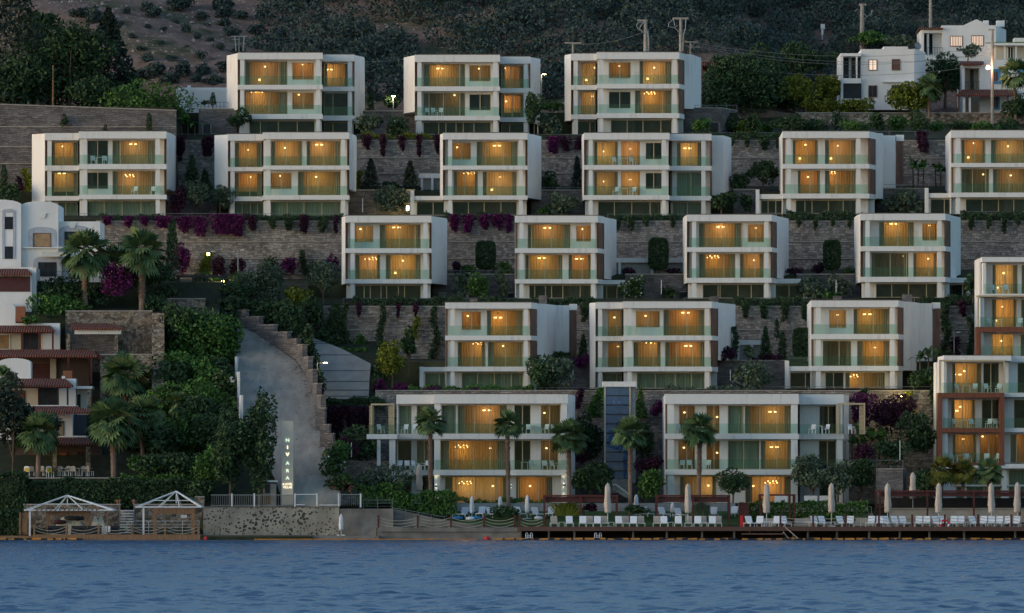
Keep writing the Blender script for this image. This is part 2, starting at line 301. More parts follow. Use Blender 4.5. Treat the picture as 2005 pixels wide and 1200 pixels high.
# hillside
def hillmat():
    mm, t, b = nodes("dry_rocky_hillside"); b.inputs["Roughness"].default_value = .95; b.inputs["Specular IOR Level"].default_value = .1
    tc = N(t, "TexCoord"); n1 = N(t, "TexNoise"); n1.inputs["Scale"].default_value = .09; n1.inputs["Detail"].default_value = 8; n1.inputs["Roughness"].default_value = .65
    n2 = N(t, "TexNoise"); n2.inputs["Scale"].default_value = .8; n2.inputs["Detail"].default_value = 8; n2.inputs["Roughness"].default_value = .7
    v = N(t, "TexVoronoi"); v.inputs["Scale"].default_value = 1.3
    for n in (n1, n2, v): L(t, tc.outputs["Object"], n.inputs["Vector"])
    base = ramp(t, n2.outputs["Fac"], [(.28, (.15, .102, .082)), (.5, (.25, .168, .132)), (.72, (.33, .23, .185))])
    green = ramp(t, n2.outputs["Fac"], [(.3, (.055, .06, .035)), (.7, (.15, .145, .085))])
    mx = N(t, "Mix", data_type='RGBA'); L(t, ramp(t, n1.outputs["Fac"], [(.5, (0, 0, 0)), (.62, (1, 1, 1))]), mx.inputs["Factor"]); L(t, base, mx.inputs["A"]); L(t, green, mx.inputs["B"])
    rk = N(t, "Mix", data_type='RGBA'); L(t, ramp(t, v.outputs["Distance"], [(.14, (1, 1, 1)), (.22, (0, 0, 0))]), rk.inputs["Factor"]); L(t, mx.outputs["Result"], rk.inputs["A"]); rk.inputs["B"].default_value = (.46, .385, .345, 1)
    L(t, rk.outputs["Result"], b.inputs["Base Color"])
    bu = N(t, "Bump"); bu.inputs["Distance"].default_value = .5; L(t, n2.outputs["Fac"], bu.inputs["Height"]); L(t, bu.outputs[0], b.inputs["Normal"]); return mm
m = MB(); hx = [-140 + 2.0 * i for i in range(141)]; hy = [113.5 + 1.6 * i for i in range(110)]
def rock(x, y): return .35 * math.sin(x * 1.3 + 2 * math.sin(y * .7)) * math.sin(y * 1.1 + math.sin(x * .9)) + .25 * random.uniform(-1, 1)
m.add([(x, y, (hill_z(x, y) + rock(x, y) * min(1, max(0, (y - 114) / 4))) if y > 114 else 41) for x in hx for y in hy], [(i * 110 + j, (i + 1) * 110 + j, (i + 1) * 110 + j + 1, i * 110 + j + 1) for i in range(140) for j in range(109)])
tag(m.build('hill', hillmat(), smooth=True), 'dry rocky hillside rising behind the houses', kind='structure')
# loose pale rocks on the hill
m = MB()
for i in range(520):
    x = random.uniform(-62, -8); y = random.uniform(118, 190); z = hill_z(x, y); r = random.uniform(.12, .5)
    m.add([(x + r * math.cos(a) * random.uniform(.7, 1.2), y + .6 * r * math.sin(a), z - .1) for a in (0, 1.2, 2.5, 3.8, 5)] + [(x + random.uniform(-.1, .1), y, z + r * random.uniform(.4, .8))], [(k, (k + 1) % 5, 5) for k in range(5)])
tag(m.build('loose_rocks', mk("pale_limestone", (.36, .29, .26), (.24, .19, .17), 1, .95)), 'pale limestone rocks strewn over the dry hillside', kind='stuff')
# water: real wave geometry
def watermat():
    mm, t, b = nodes("sea_water"); b.inputs["Base Color"].default_value = (.044, .110, .205, 1); b.inputs["Roughness"].default_value = .27; b.inputs["Specular IOR Level"].default_value = .30; b.inputs["IOR"].default_value = 1.33
    tc = N(t, "TexCoord"); mp = N(t, "Mapping"); mp.inputs["Scale"].default_value = (1.0, .16, 1); L(t, tc.outputs["Object"], mp.inputs[0])
    n = N(t, "TexNoise"); n.inputs["Scale"].default_value = 1.6; n.inputs["Detail"].default_value = 4; L(t, mp.outputs[0], n.inputs["Vector"])
    bu = N(t, "Bump"); bu.inputs["Strength"].default_value = .8; bu.inputs["Distance"].default_value = .25; L(t, n.outputs["Fac"], bu.inputs["Height"]); L(t, bu.outputs[0], b.inputs["Normal"]); return mm
nx, nyy = 470, 1150
wx = np.linspace(-75, 75, nx); wy = -380 + 386 * (np.linspace(0, 1, nyy)) ** .9
GX, GY = np.meshgrid(wx, wy, indexing='ij'); H = np.zeros_like(GX)
for k in range(46):
    lam = RNG.uniform(.85, 2.3) if k < 40 else RNG.uniform(3, 6); th = RNG.normal(-1.35, .6); kx, ky = 2 * np.pi / lam * np.cos(th), 2 * np.pi / lam * np.sin(th); ph = RNG.uniform(0, 6.28)
    H += .0070 * lam ** .85 * np.sin(kx * GX + ky * GY + ph + .6 * np.sin(GX * RNG.uniform(.05, .3) + GY * RNG.uniform(.02, .1)))
amp = .85 + .15 * np.sin(GX * .06 + 1.3 * np.sin(GY * .05)) * np.sin(GY * .071 + .8)
H = H * amp * np.clip((-GY + 4) / 60, .3, 1)
def np_mesh(name, V, q):
    me = bpy.data.meshes.new(name); n, k = len(V), len(q); me.vertices.add(n); me.vertices.foreach_set("co", V.astype(np.float32).ravel())
    me.loops.add(k * q.shape[1]); me.loops.foreach_set("vertex_index", q.astype(np.int32).ravel())
    me.polygons.add(k); me.polygons.foreach_set("loop_start", np.arange(k, dtype=np.int32) * q.shape[1]); me.update(calc_edges=True); return me
V = np.stack([GX, GY, H], -1).reshape(-1, 3); I, J = np.meshgrid(np.arange(nx - 1), np.arange(nyy - 1), indexing='ij'); a = (I * nyy + J).ravel()
me = np_mesh('sea', V, np.stack([a, a + nyy, a + nyy + 1, a + 1], 1)); me.polygons.foreach_set("use_smooth", [True] * len(me.polygons)); WM = watermat(); me.materials.append(WM)
o = bpy.data.objects.new('sea', me); COL.objects.link(o); tag(o, 'rippled blue sea in front of the shore', kind='structure')
m = MB(); m.add([(-900, -1500, -.25), (900, -1500, -.25), (900, -381, -.25), (-900, -381, -.25)], [(0, 1, 2, 3)]).add([(-900, -381, -.25), (-75.2, -381, -.25), (-75.2, 6, -.25), (-900, 6, -.25)], [(0, 1, 2, 3)]).add([(75.2, -381, -.25), (900, -381, -.25), (900, 6, -.25), (75.2, 6, -.25)], [(0, 1, 2, 3)])
tag(m.build('open_sea', WM), 'open sea beyond the picture', kind='structure')
# road
rd = [(551, 668, 991, 6.45), (549, 668, 968, 7.6), (540, 655, 940, 9.5), (515, 640, 890, 14), (488, 628, 840, 19.5), (468, 617, 790, 26), (463, 602, 745, 32), (461, 578, 705, 37.5), (463, 535, 675, 42), (466, 490, 642, 46.5)]
m = MB(); rv = []
def spl(t): return [float(np.interp(t, range(len(rd)), [r[k] for r in rd])) for k in range(4)]
for i in range(65):
    a, b_, py, y = spl(i * 9 / 64); za = Z(py, y)
    rv += [(X(a, y) + (X(b_, y) - X(a, y)) * j / 8, y, za + .05 * math.sin(j * .9 + i * .3)) for j in range(9)]
m.add(rv, [(i * 9 + j, i * 9 + j + 1, (i + 1) * 9 + j + 1, (i + 1) * 9 + j) for i in range(64) for j in range(8)])
tag(m.build('road', 'lane', smooth=True), 'worn concrete road climbing between the houses', kind='structure')
m = MB()
for i in range(420):
    t = random.uniform(1.8, 8.6); a, b_, py, y = spl(t); u = 1 - abs(random.gauss(0, .07)) - .01 if random.random() < .7 else random.uniform(.1, .95)
    x = X(a, y) + (X(b_, y) - X(a, y)) * u; z = Z(py, y) + .06 + .03; q = random.uniform(.04, .16); an = random.uniform(0, 6)
    m.add([(x + q * math.cos(an), y, z - .02), (x + q * .5 * math.sin(an), y + .05, z + .02), (x - q * math.cos(an), y + .02, z + .03), (x - q * .4 * math.sin(an), y - .05, z - .03)], [(0, 1, 2, 3)])
tag(m.build('leaf_litter', 'trunk'), 'dark dry leaf litter scattered along the right edge of the road', kind='stuff')
dv = [(634, 722, 781, 34), (628, 723, 748, 38), (622, 726, 712, 43), (605, 668, 682, 47), (592, 604, 658, 50.5)]
m = MB()
for (a, b_, py, y) in dv: m.v += [(X(a, y), y, Z(py, y)), (X(b_, y), y, Z(py, y))]
for i in range(4): m.f.append([2 * i, 2 * i + 1, 2 * i + 3, 2 * i + 2]); m.m.append(0)
def dvz(y): return float(np.interp(y, [d[3] for d in dv], [Z(d[2], d[3]) for d in dv]))
m.cur = 1
for py in (669, 672.5, 695, 726, 747, 764, 776):
    y = float(np.interp(py, [658, 682, 712, 748, 781], [50.5, 47, 43, 38, 34])); a = float(np.interp(y, [34, 38, 43, 47, 50.5], [634, 628, 622, 605, 592])); b_ = float(np.interp(y, [34, 38, 43, 47, 50.5], [722, 723, 726, 668, 604]))
    m.add([(X(a, y), y - .08, dvz(y - .08) + .02), (X(b_ - 1, y), y - .08, dvz(y - .08) + .02), (X(b_ - 1, y), y + .08, dvz(y + .08) + .02), (X(a, y), y + .08, dvz(y + .08) + .02)], [(0, 1, 2, 3)])
tag(m.build('driveway', [mk("driveway_concrete", (.38, .355, .315), (.30, .28, .25), .8, .85, (1, .4, 1)), 'joint']), 'pale paved driveway with dark joints above the road', kind='structure')
# lawn
m = MB(); y0, y1 = 6.05, 13.3
m.add([(X(850, y0), y0, 1.26), (X(1450, y0), y0, 1.26), (X(1450, y1), y1, 2.56), (X(760, y1), y1, 2.56)], [(0, 1, 2, 3)])
m.add([(X(740, 13.7), 13.75, 3.22), (X(2100, 13.7), 13.75, 3.22), (X(2100, 18), 17.9, 3.33), (X(740, 18), 17.9, 3.33)], [(0, 1, 2, 3)])
tag(m.build('lawn', 'lawn_mat'), 'green lawn sloping down to the deck', kind='structure')
# ------------------------------------------------------------ retaining walls
def rwall(x0, x1, pt, y, zb, ledges, label, mat='stone', t=.7, cope=True, group=None, pt1=None):
    a, b = X(x0, y), X(x1, y); z = Z(pt, y); z1 = Z(pt1, y) if pt1 else z
    root = MB().xz([(a, zb), (b, zb), (b, z1), (a, z)], y, y + t).build('stone_wall', mat, org=(a, y, zb)); tag(root, label, 'stone wall', group)
    if cope: MB().xz([(a - .02, z + .003), (b + .02, z1 + .003), (b + .02, z1 + .12), (a - .02, z + .12)], y - .07, y + t + .03).build('coping', 'ledge', root)
    for l in ledges:
        zl = Z(l, y); MB().box(a + .01, b - .01, y - .09, y - .002, zl - .055, zl + .055).build('ledge', 'ledge', root)
    return root
rwall(-60, 345, 203, 88, 26, [248, 287, 320], 'tall grey stone retaining wall behind the leftmost second-row villa', 'stone_dark', pt1=217)
rwall(338, 2100, 276, 92, 32, [309, 339], 'long stone retaining wall holding up the top row of villas')
rwall(188, 2100, 434, 72, 22, [473, 506, 535], 'long stone retaining wall under the second row, purple flowers spilling over')
rwall(592, 2100, 601, 52, 13, [619, 645, 670, 695], 'long stone retaining wall under the third row hung with creepers')
rwall(735, 2100, 766, 32, 3, [789, 815, 845], 'long stone retaining wall under the fourth row behind the lift tower')
DW = 'low dark stone terrace walls between villas'
for x0, x1, pt, y, lab in ((847, 1010, 538, 62, 'low dark stone wall below the square topiary left of second third-row villa'), (1224, 1345, 538, 62, 'low dark stone wall right of second third-row villa'), (1560, 1685, 538, 62, 'low dark stone wall left of rightmost third-row villa'),
                           (683, 812, 373, 82, 'low dark stone wall under two conifers in the second row'), (1040, 1143, 373, 82, 'low dark stone wall left of fourth second-row villa'), (1716, 1812, 370, 82, 'low dark stone wall right of fifth second-row villa'),
                           (1436, 1482, 372, 82, 'low dark stone wall right of fourth second-row villa'), (712, 815, 218, 102, 'low dark stone wall right of leftmost top-row villa'), (1090, 1160, 706, 42, 'low dark stone wall behind big olive of the fourth row'), (1400, 1540, 707, 42, 'low dark stone wall left of rightmost fourth-row villa'), (325, 425, 375, 82, 'low dark stone wall behind grey olive of the second row')):
    rwall(x0, x1, pt, y, Z(pt, y) - 4, [], lab, 'stone_dark', .5, True, DW)
def stone_box(poly, pt, pb, y, label, door=None, name='stone_annex'):
    pl = [(X(px, y + d), y + d) for px, d in poly]; zt, zb = Z(pt, y), Z(pb, y)
    root = tag(MB().prism(pl, zb - .5, zt).build(name, 'stone_dark', org=(pl[0][0], y, zb)), label, 'annex')
    MB().prism([(x, y_ - .05) for x, y_ in pl], zt + .003, zt + .1).build('coping', 'ledge', root)
    if door:
        a, b, pt_ = door; d = MB().box(X(a, y), X(b, y), y - .05, y - .004, zb, Z(pt_, y)).build('door', 'dark_metal', root)
        MB().box(X(a, y) - .1, X(a, y) - .003, y - .07, y - .004, zb, Z(pt_, y)).box(X(b, y) + .003, X(b, y) + .1, y - .07, y - .004, zb, Z(pt_, y)).build('door_frame', 'ledge', root)
stone_box([(389, 0), (464, 0), (464, 6), (389, 6)], 214, 272, 97.5, 'dark stone annex with a black doorway left of the leftmost top-row villa', (398, 412, 243))
stone_box([(1340, 0), (1413, 0), (1444, 5), (1444, 9), (1340, 9)], 212, 262, 100, 'dark stone annex with a black doorway right of the rightmost top-row villa', (1391, 1407, 240))
# garages: white beams over dark openings on the middle terraces
for x0, x1, pt, pb, y, lab in ((1207, 1342, 507, 533, 65, 'garage with white beam right of the second third-row villa'), (820, 868, 342, 372, 85, 'garage with white beam left of third second-row villa'), (1439, 1500, 668, 703, 45, 'garage with white beam right of middle fourth-row villa')):
    a, b, zt, zb = X(x0, y), X(x1, y), Z(pt, y), Z(pb, y)
    r = tag(MB().box(a, b, y, y + .6, zt - .35, zt).box(a, b, y, y + 4, zt + .004, zt + .12).build('garage', 'white', org=(a, y, zb)), lab, 'garage')
    MB().box(a + .05, b - .05, y + .9, y + 1, zb - .3, zt - .36).build('roller_door', 'metal', r)
    for q in (a + .2, (a + b) / 2): MB().box(q, q + .25, y + .02, y + .5, zb - .3, zt - .36).build('pillar', 'white', r)
# doors/windows let into low dark walls
for px0, px1, p0, p1, y, mt, lab in ((858, 873, 574, 583, 61.9, 'green_curtain', 'small pale hatch in dark stone wall right of leftmost third-row villa'), (994, 1006, 574, 583, 61.9, 'dark_metal', 'small dark hatch left of second third-row villa'), (1330, 1342, 572, 583, 61.9, 'dark_metal', 'small dark hatch left of third third-row villa')):
    r = tag(MB().box(X(px0, y), X(px1, y), y - .05, y + .2, Z(p1, y), Z(p0, y)).build('hatch', mt, org=(X(px0, y), y, Z(p1, y))), lab, 'hatch')
    MB().box(X(px0, y) - .1, X(px1, y) + .1, y - .07, y + .2, Z(p0, y) + .003, Z(p0, y) + .12).build('lintel', 'ledge', r)
# railings on terrace edges
def railing(x0, x1, ptop, y, h, label, mat='metal', step=2.6, mids=1, pt1=None, group='thin metal railings along the terrace edges', r=.022, posts=True):
    a, b = X(x0, y), X(x1, y); z = Z(ptop, y); z1 = Z(pt1, y) if pt1 is not None else z
    root = empty('railing', (a, y, z - h), label, 'railing', group); n = max(1, int(round((b - a) / step)))
    m = MB(); m.tube([(a, y, z), (b, y, z1)], r, 5)
    for k in range(mids): d = h * (k + 1) / (mids + 1); m.tube([(a, y, z - d), (b, y, z1 - d)], r * .6, 4)
    m.build('top_rail', mat, root)
    pm = MB()
    for i in range(n + 1):
        x = a + (b - a) * i / n; zz = z + (z1 - z) * i / n; pm.tube([(x, y, zz - h), (x, y, zz)], r, 5)
        if step >= 1: pm.build('post', mat, root); pm = MB()
    if pm.v: pm.build('bars', mat, root)
    return root
for x0, x1, pt, y, lab in ((700, 868, 263, 94.5, 'between leftmost and middle top-row villas'), (1040, 1150, 263, 94.5, 'left of rightmost top-row villa'), (1380, 1535, 260, 94.5, 'right of rightmost top-row villa'), (1690, 1792, 257, 94.5, 'beside the top corner of the fifth second-row villa'), (340, 425, 262, 94.5, 'in front of the banana plants'),
                       (115, 672, 418, 74, 'under the two left second-row villas'), (820, 1010, 420, 74, 'above five purple cascades'), (1190, 1345, 419, 74, 'right of second third-row villa roof'), (1480, 1690, 417, 74, 'right of third third-row villa roof'), (1880, 2030, 414, 74, 'at right edge of second row'),
                       (672, 1010, 584, 54, 'under the left third-row villas'), (1040, 1170, 584, 54, 'under second third-row villa'), (1340, 1590, 583, 54, 'under third third-row villa'), (1790, 1915, 583, 54, 'left of the balconied tower'),
                       (1020, 1170, 759, 34, 'left of the lift tower'), (1250, 1300, 759, 34, 'right of the lift tower'), (1480, 1840, 757, 34, 'under rightmost fourth-row villa'),
                       (1716, 1812, 361, 82.2, 'on dark wall right of fifth second-row villa'), (847, 1010, 530, 62.2, 'on dark wall under the square topiary'), (1040, 1143, 367, 82.2, 'on dark wall left of fourth second-row villa')):
    railing(x0, x1, pt, y, .95, f'thin metal railing {lab}')
railing(1655, 1768, 901, 15, 1.1, 'metal railing on stone podium right of the bottom right villa')
# road side walls
def stepped_wall(steps, label, mat='stone_dark', t=.5):
    root = empty('stone_wall', P(steps[0][0], steps[0][3], steps[0][4]), label, 'stone wall')
    m = MB(); c = MB()
    for x0, x1, pt, pb, ya, yb in steps:
        A = (X(x0, ya), ya); B = (X(x1, yb), yb); zt = Z(pt, (ya + yb) / 2); m.wall(A, B, t, Z(pb, max(ya, yb)) - 1.5, zt); c.wall((A[0] - .03, A[1] - .06), (B[0] + .03, B[1] - .06), t + .1, zt + .003, zt + .1)
    m.build('wall', mat, root); c.build('coping', 'stone', root); return root
stepped_wall([(464, 481, 608, 655, 47.2, 46.5), (481, 507, 621, 680, 46.45, 44.5), (507, 535, 637, 690, 44.4, 42.2), (535, 562, 651, 700, 42.1, 39.8), (562, 580, 665, 715, 39.7, 37.6), (580, 592, 676, 735, 37.5, 34.8), (592, 603, 700, 760, 34.7, 31.6), (603, 612, 725, 790, 31.5, 28), (612, 620, 752, 815, 27.9, 23.8), (620, 628, 775, 850, 23.7, 19.4)], 'stepped stone wall along right side of the climbing road')
for k, q in enumerate([(617, 636, 800, 850, 19.2, 19.0), (626, 645, 832, 885, 15.6, 15.4), (636, 652, 850, 905, 13.5, 13.3), (642, 660, 868, 930, 11.8, 11.6)]): stepped_wall([q], f"square stone pier beside the road, {('topmost', 'second highest', 'third highest', 'lowest')[k]} of the four stepping down", t=.7)
m = MB(); kb = [(468, 705, 38), (464, 735, 33.5), (470, 780, 27), (476, 820, 22)]
for a, b in zip(kb, kb[1:]): m.wall((X(a[0], a[2]) - .2, a[2]), (X(b[0], b[2]) - .2, b[2]), .2, Z(b[1], b[2]) - 1, Z(a[1], a[2]) + .25)
tag(m.build('kerb', 'plaster', org=P(468, 705, 38)), 'white kerb along left side of the climbing road', 'kerb')
# ------------------------------------------------------------ plants
def leaf_mesh(name, pos, size, mat, rng, elong=.5, up=None):
    n = len(pos); d = rng.normal(size=(n, 3)); d /= np.linalg.norm(d, axis=1)[:, None]
    e = rng.normal(size=(n, 3)); e -= (e * d).sum(1)[:, None] * d; e /= np.linalg.norm(e, axis=1)[:, None]
    s = size * rng.uniform(.6, 1.35, (n, 1))
    if up is not None: d = d * .5 + np.array(up); d /= np.linalg.norm(d, axis=1)[:, None]
    V = np.stack([pos + d * s, pos + e * s * elong, pos - d * s, pos - e * s * elong], 1).reshape(-1, 3)
    me = np_mesh(name, V, np.arange(4 * n).reshape(-1, 4)); me.materials.append(MT[mat]); return me
def blob_pts(rng, n, C, R, shell=.62):
    C = np.array(C); R = np.array(R); vol = (R ** 2).mean(1) if R.ndim > 1 else R ** 2
    k = rng.choice(len(C), n, p=vol / vol.sum()); d = rng.normal(size=(n, 3)); d /= np.linalg.norm(d, axis=1)[:, None]
    r = shell + (1.08 - shell) * rng.uniform(0, 1, (n, 1)) ** .6
    return C[k] + d * r * (R[k] if R.ndim > 1 else R[k][:, None])
def clumps(rng, w_, d_, h_, z0, k, f=.36, top=1.0):
    C, R = [], []
    for i in range(k):
        u = rng.normal(size=3); u /= np.linalg.norm(u); u *= rng.uniform(.25, .72) ** .7
        C.append((u[0] * w_ / 2, u[1] * d_ / 2, z0 + h_ / 2 + u[2] * h_ / 2)); q = rng.uniform(f * .65, f * 1.15)
        R.append((q * w_ * .8, q * d_ * .8, q * h_ * .75))
    return C, R
def nleaf(w_, h_, s, k=5.0, cap=3600): return int(max(60, min(cap, k * w_ * h_ / (s * s))))
def shape_pts(kind, w_, h_, d_, rng, s):
    if kind == 'bush': return blob_pts(rng, nleaf(w_, h_, s), *clumps(rng, w_, d_, h_, 0, int(7 + w_), .38))
    if kind == 'tree': return blob_pts(rng, nleaf(w_, h_ * .8, s), *clumps(rng, w_, d_, h_ * .78, h_ * .24, int(9 + 1.5 * w_), .30))
    if kind == 'tall': return blob_pts(rng, nleaf(w_, h_ * .9, s), *clumps(rng, w_, d_, h_ * .86, h_ * .13, int(26 + 1.5 * w_), .22))
    if kind == 'topiary':
        n = nleaf(w_, h_, s, 16, 7000); p = rng.uniform(-1, 1, (n, 3)); ax = rng.integers(0, 3, n); p[np.arange(n), ax] = np.sign(p[np.arange(n), ax]) * rng.uniform(.85, 1.03, n)
        q = np.abs(p); m_ = np.maximum(1, (q[:, 0] ** 4 + q[:, 1] ** 4 + q[:, 2] ** 4) ** .25)[:, None]; p = p / m_
        p[:, 0] *= w_ / 2; p[:, 1] *= w_ / 2; p[:, 2] = h_ * .12 + (p[:, 2] + 1) / 2 * h_ * .88; return p
    if kind in ('cone', 'cypress'):
        n = nleaf(w_, h_ * .75, s, 6); t = rng.uniform(0, 1, n) ** (1.35 if kind == 'cone' else 1.0); a = rng.uniform(0, 6.283, n)
        env = (1 - t) ** (.85 if kind == 'cone' else .42) * (1 if kind == 'cone' else np.minimum(1, t * 6 + .45))
        r = w_ / 2 * env * (.72 + .2 * np.sin(t * h_ * 4.2 + 2 * np.sin(a * 3)) + rng.uniform(-.22, .25, n)) + .05
        return np.stack([r * np.cos(a), r * np.sin(a), t * h_], 1)
    if kind == 'hedge':
        n = nleaf(w_, h_, s, 6, 9000); p = np.stack([rng.uniform(-w_ / 2, w_ / 2, n), rng.uniform(-d_ / 2, d_ / 2, n), h_ * rng.uniform(0, 1, n)], 1)
        f_ = rng.integers(0, 3, n); p[f_ == 0, 1] = -d_ / 2 + rng.normal(0, .07, (f_ == 0).sum()); p[f_ == 1, 2] = h_ + rng.normal(0, .08, (f_ == 1).sum())
        p[:, 2] += .14 * np.sin(p[:, 0] * 1.3) + .1 * np.sin(p[:, 0] * 3.1 + 1); return p
    if kind == 'hang':       # cascade over a wall edge: origin at the top
        n = nleaf(w_, h_, s, 6); t = rng.uniform(0, 1, n) ** .85; k = rng.integers(0, 4, n); xo = rng.uniform(-.33, .33, 4)[k] * w_; ln = rng.uniform(.6, 1, 4)[k]
        sp = w_ * (.30 * (1 - .55 * t)); x = xo * (1 - .3 * t) + rng.normal(0, 1, n) * sp * .55; return np.stack([x, -.22 + rng.uniform(-.2, .16, n) * (1.3 - t), .25 - t * ln * h_], 1)
    if kind == 'climb':      # creeper growing up a wall: origin at the foot
        n = nleaf(w_, h_, s, 6); t = rng.uniform(0, 1, n); wob = .25 * w_ * np.sin(t * h_ * 1.6 + rng.uniform(0, 6)); return np.stack([wob + rng.normal(0, 1, n) * w_ * .24 * (1.15 - .45 * t), -.18 + rng.uniform(-.22, .14, n), t * h_], 1)
PCAT = {'bush': 'shrub', 'tree': 'tree', 'tall': 'tree', 'topiary': 'topiary', 'cone': 'conifer', 'cypress': 'cypress', 'hedge': 'hedge', 'hang': 'creeper', 'climb': 'creeper'}
def plant(kind, mat, cx, base, y, wpx, hpx, label, s=None, name=None, group=None, depth=None, trunk=None, cat=None, nm=None):
    w_, h_ = M(wpx, y), M(hpx, y); rng = np.random.default_rng(int(cx * 7 + base * 13 + y)); s = s or {'hedge': .17, 'hang': .16, 'climb': .16, 'topiary': .13, 'cone': .19, 'cypress': .16}.get(kind, .21)
    d_ = depth or min(w_, 4.0) if kind != 'hedge' else (depth or 1.2)
    pts = shape_pts(kind, w_, h_, d_, rng, s); nm = nm or {'bush': 'shrub', 'tree': 'tree', 'tall': 'tree', 'topiary': 'topiary_tree', 'cone': 'conifer', 'cypress': 'cypress_tree', 'hedge': 'hedge', 'hang': 'hanging_creeper', 'climb': 'climbing_creeper'}[kind]
    loc = P(cx, base, y); cat = cat or PCAT[kind]
    if kind in ('tree', 'tall', 'topiary', 'cone', 'cypress') or trunk:
        root = empty(nm, loc, label, cat, group)
        me = leaf_mesh('crown', pts, s, mat, rng, up=(0, 0, .5) if kind == 'cypress' else None); o = bpy.data.objects.new('crown', me); COL.objects.link(o); o.parent = root
        tm = MB(); r = max(.06, min(.22, w_ * .035)); th = h_ * (.62 if kind in ('tree', 'tall') else .5)
        tm.tube([(0, 0, -.4), (.05 * w_ * .3, 0, th * .4), (-.03 * w_, 0, th)], r, 7, r * .4)
        if kind == 'tree':
            for i in range(4):
                a = i * 1.57 + rng.uniform(0, .8); tm.tube([(.01 * w_, 0, th * .35), (w_ * .16 * math.cos(a), w_ * .12 * math.sin(a), th * .75), (w_ * .28 * math.cos(a), w_ * .2 * math.sin(a), th * 1.1)], r * .5, 5, r * .15)
        t = tm.build('trunk', 'trunk', org=(0, 0, 0)); t.parent = root
        return root
    me = leaf_mesh(nm, pts, s, mat, rng); o = bpy.data.objects.new(nm, me); COL.objects.link(o); o.location = loc; return tag(o, label, cat, group)
def palm_crown_mesh(rng, r, mat, nf=46, droop=.2):
    V, Q = [], []
    def quad(a, b, c, d): n = len(V); V.extend([a, b, c, d]); Q.append((n, n + 1, n + 2, n + 3))
    for i in range(nf):
        az = i * 2.39996 + rng.uniform(-.2, .2); t = i / nf; el = 1.4 - 2.15 * t + rng.uniform(-.12, .12)
        D = np.array([math.cos(az) * math.cos(el), math.sin(az) * math.cos(el), math.sin(el)]); S = np.array([-math.sin(az), math.cos(az), 0]); U = np.cross(D, S) * -1; B = D + np.array([0, 0, -1.0]) * (1 - max(0, D[2])) * rng.uniform(.5, 1.3); B /= np.linalg.norm(B); tw = rng.uniform(-.8, .8); S = S * math.cos(tw) + U * math.sin(tw)
        ln = r * rng.uniform(.42, .55); p0 = np.zeros(3); p1 = D * ln; quad(p0 - S * .025, p0 + S * .025, p1 + S * .02, p1 - S * .02)
        fr = r * rng.uniform(.48, .62)
        for k in range(13):
            a = (k - 6) / 6 * 1.75; q = p1 + (B * math.cos(a) + S * math.sin(a)) * fr * (.72 + .28 * math.cos(a)) ; q = q - np.array([0, 0, 1]) * droop * fr * .55 * rng.uniform(.4, 1.1)
            mid = p1 * .45 + q * .55 + np.array([0, 0, 1]) * fr * .08; wv = S * math.cos(a) - B * math.sin(a); wd = fr * .11
            quad(p1, mid + wv * wd, q, mid - wv * wd)
    me = np_mesh('crown', np.array(V), np.array(Q)); me.materials.append(MT[mat]); return me
def palm(cx, cy, rpx, base, y, label, mat='palm_leaf', tw=.2, smooth_px=None, nf=46, group='fan palms'):
    root = empty('palm_tree', P(cx, base, y), label, 'palm tree', group); h = M(base - cy, y) ; r = M(rpx, y); rng = np.random.default_rng(int(cx * 3 + cy))
    me = palm_crown_mesh(rng, r, mat, nf); o = bpy.data.objects.new('crown', me); COL.objects.link(o); o.parent = root; o.location = (0, 0, h)
    hs = M(base - smooth_px, y) if smooth_px else h * .3; n = 26; m = MB(); pts, rs = [], []
    for i in range(n + 1):
        z = -.4 + (h + .4) * i / n; pts.append((.06 * math.sin(z * .35 + cx), 0, z)); rs.append(tw * (1.08 if z > hs else .95) * (1 - .12 * i / n) * (1 + (.12 if i % 2 else -.06) * (z > hs)))
    k = next((i for i, p in enumerate(pts) if p[2] > hs), n // 3); k = max(1, min(n - 2, k))
    m.tube(pts[:k + 1], rs[:k + 1], 9, cap=False); m.cur = 1; m.tube(pts[k:], rs[k:], 9)
    t = m.build('trunk', ['palm_base', 'palm_trunk']); t.parent = root
    # boots: criss-cross leaf bases
    bm = MB()
    for i in range(int((h - hs) * 16)):
        z = hs + (h - hs) * rng.uniform(0, 1); a = rng.uniform(0, 6.28); c, s_ = math.cos(a), math.sin(a); q = tw * 1.0
        bm.add([(c * q - s_ * .05, s_ * q + c * .05, z), (c * q + s_ * .05, s_ * q - c * .05, z), (c * (q + .1), s_ * (q + .1), z + .22)], [(0, 1, 2)])
    if bm.v: q = bm.build('leaf_base_stubs', 'palm_base'); q.parent = root
    return root
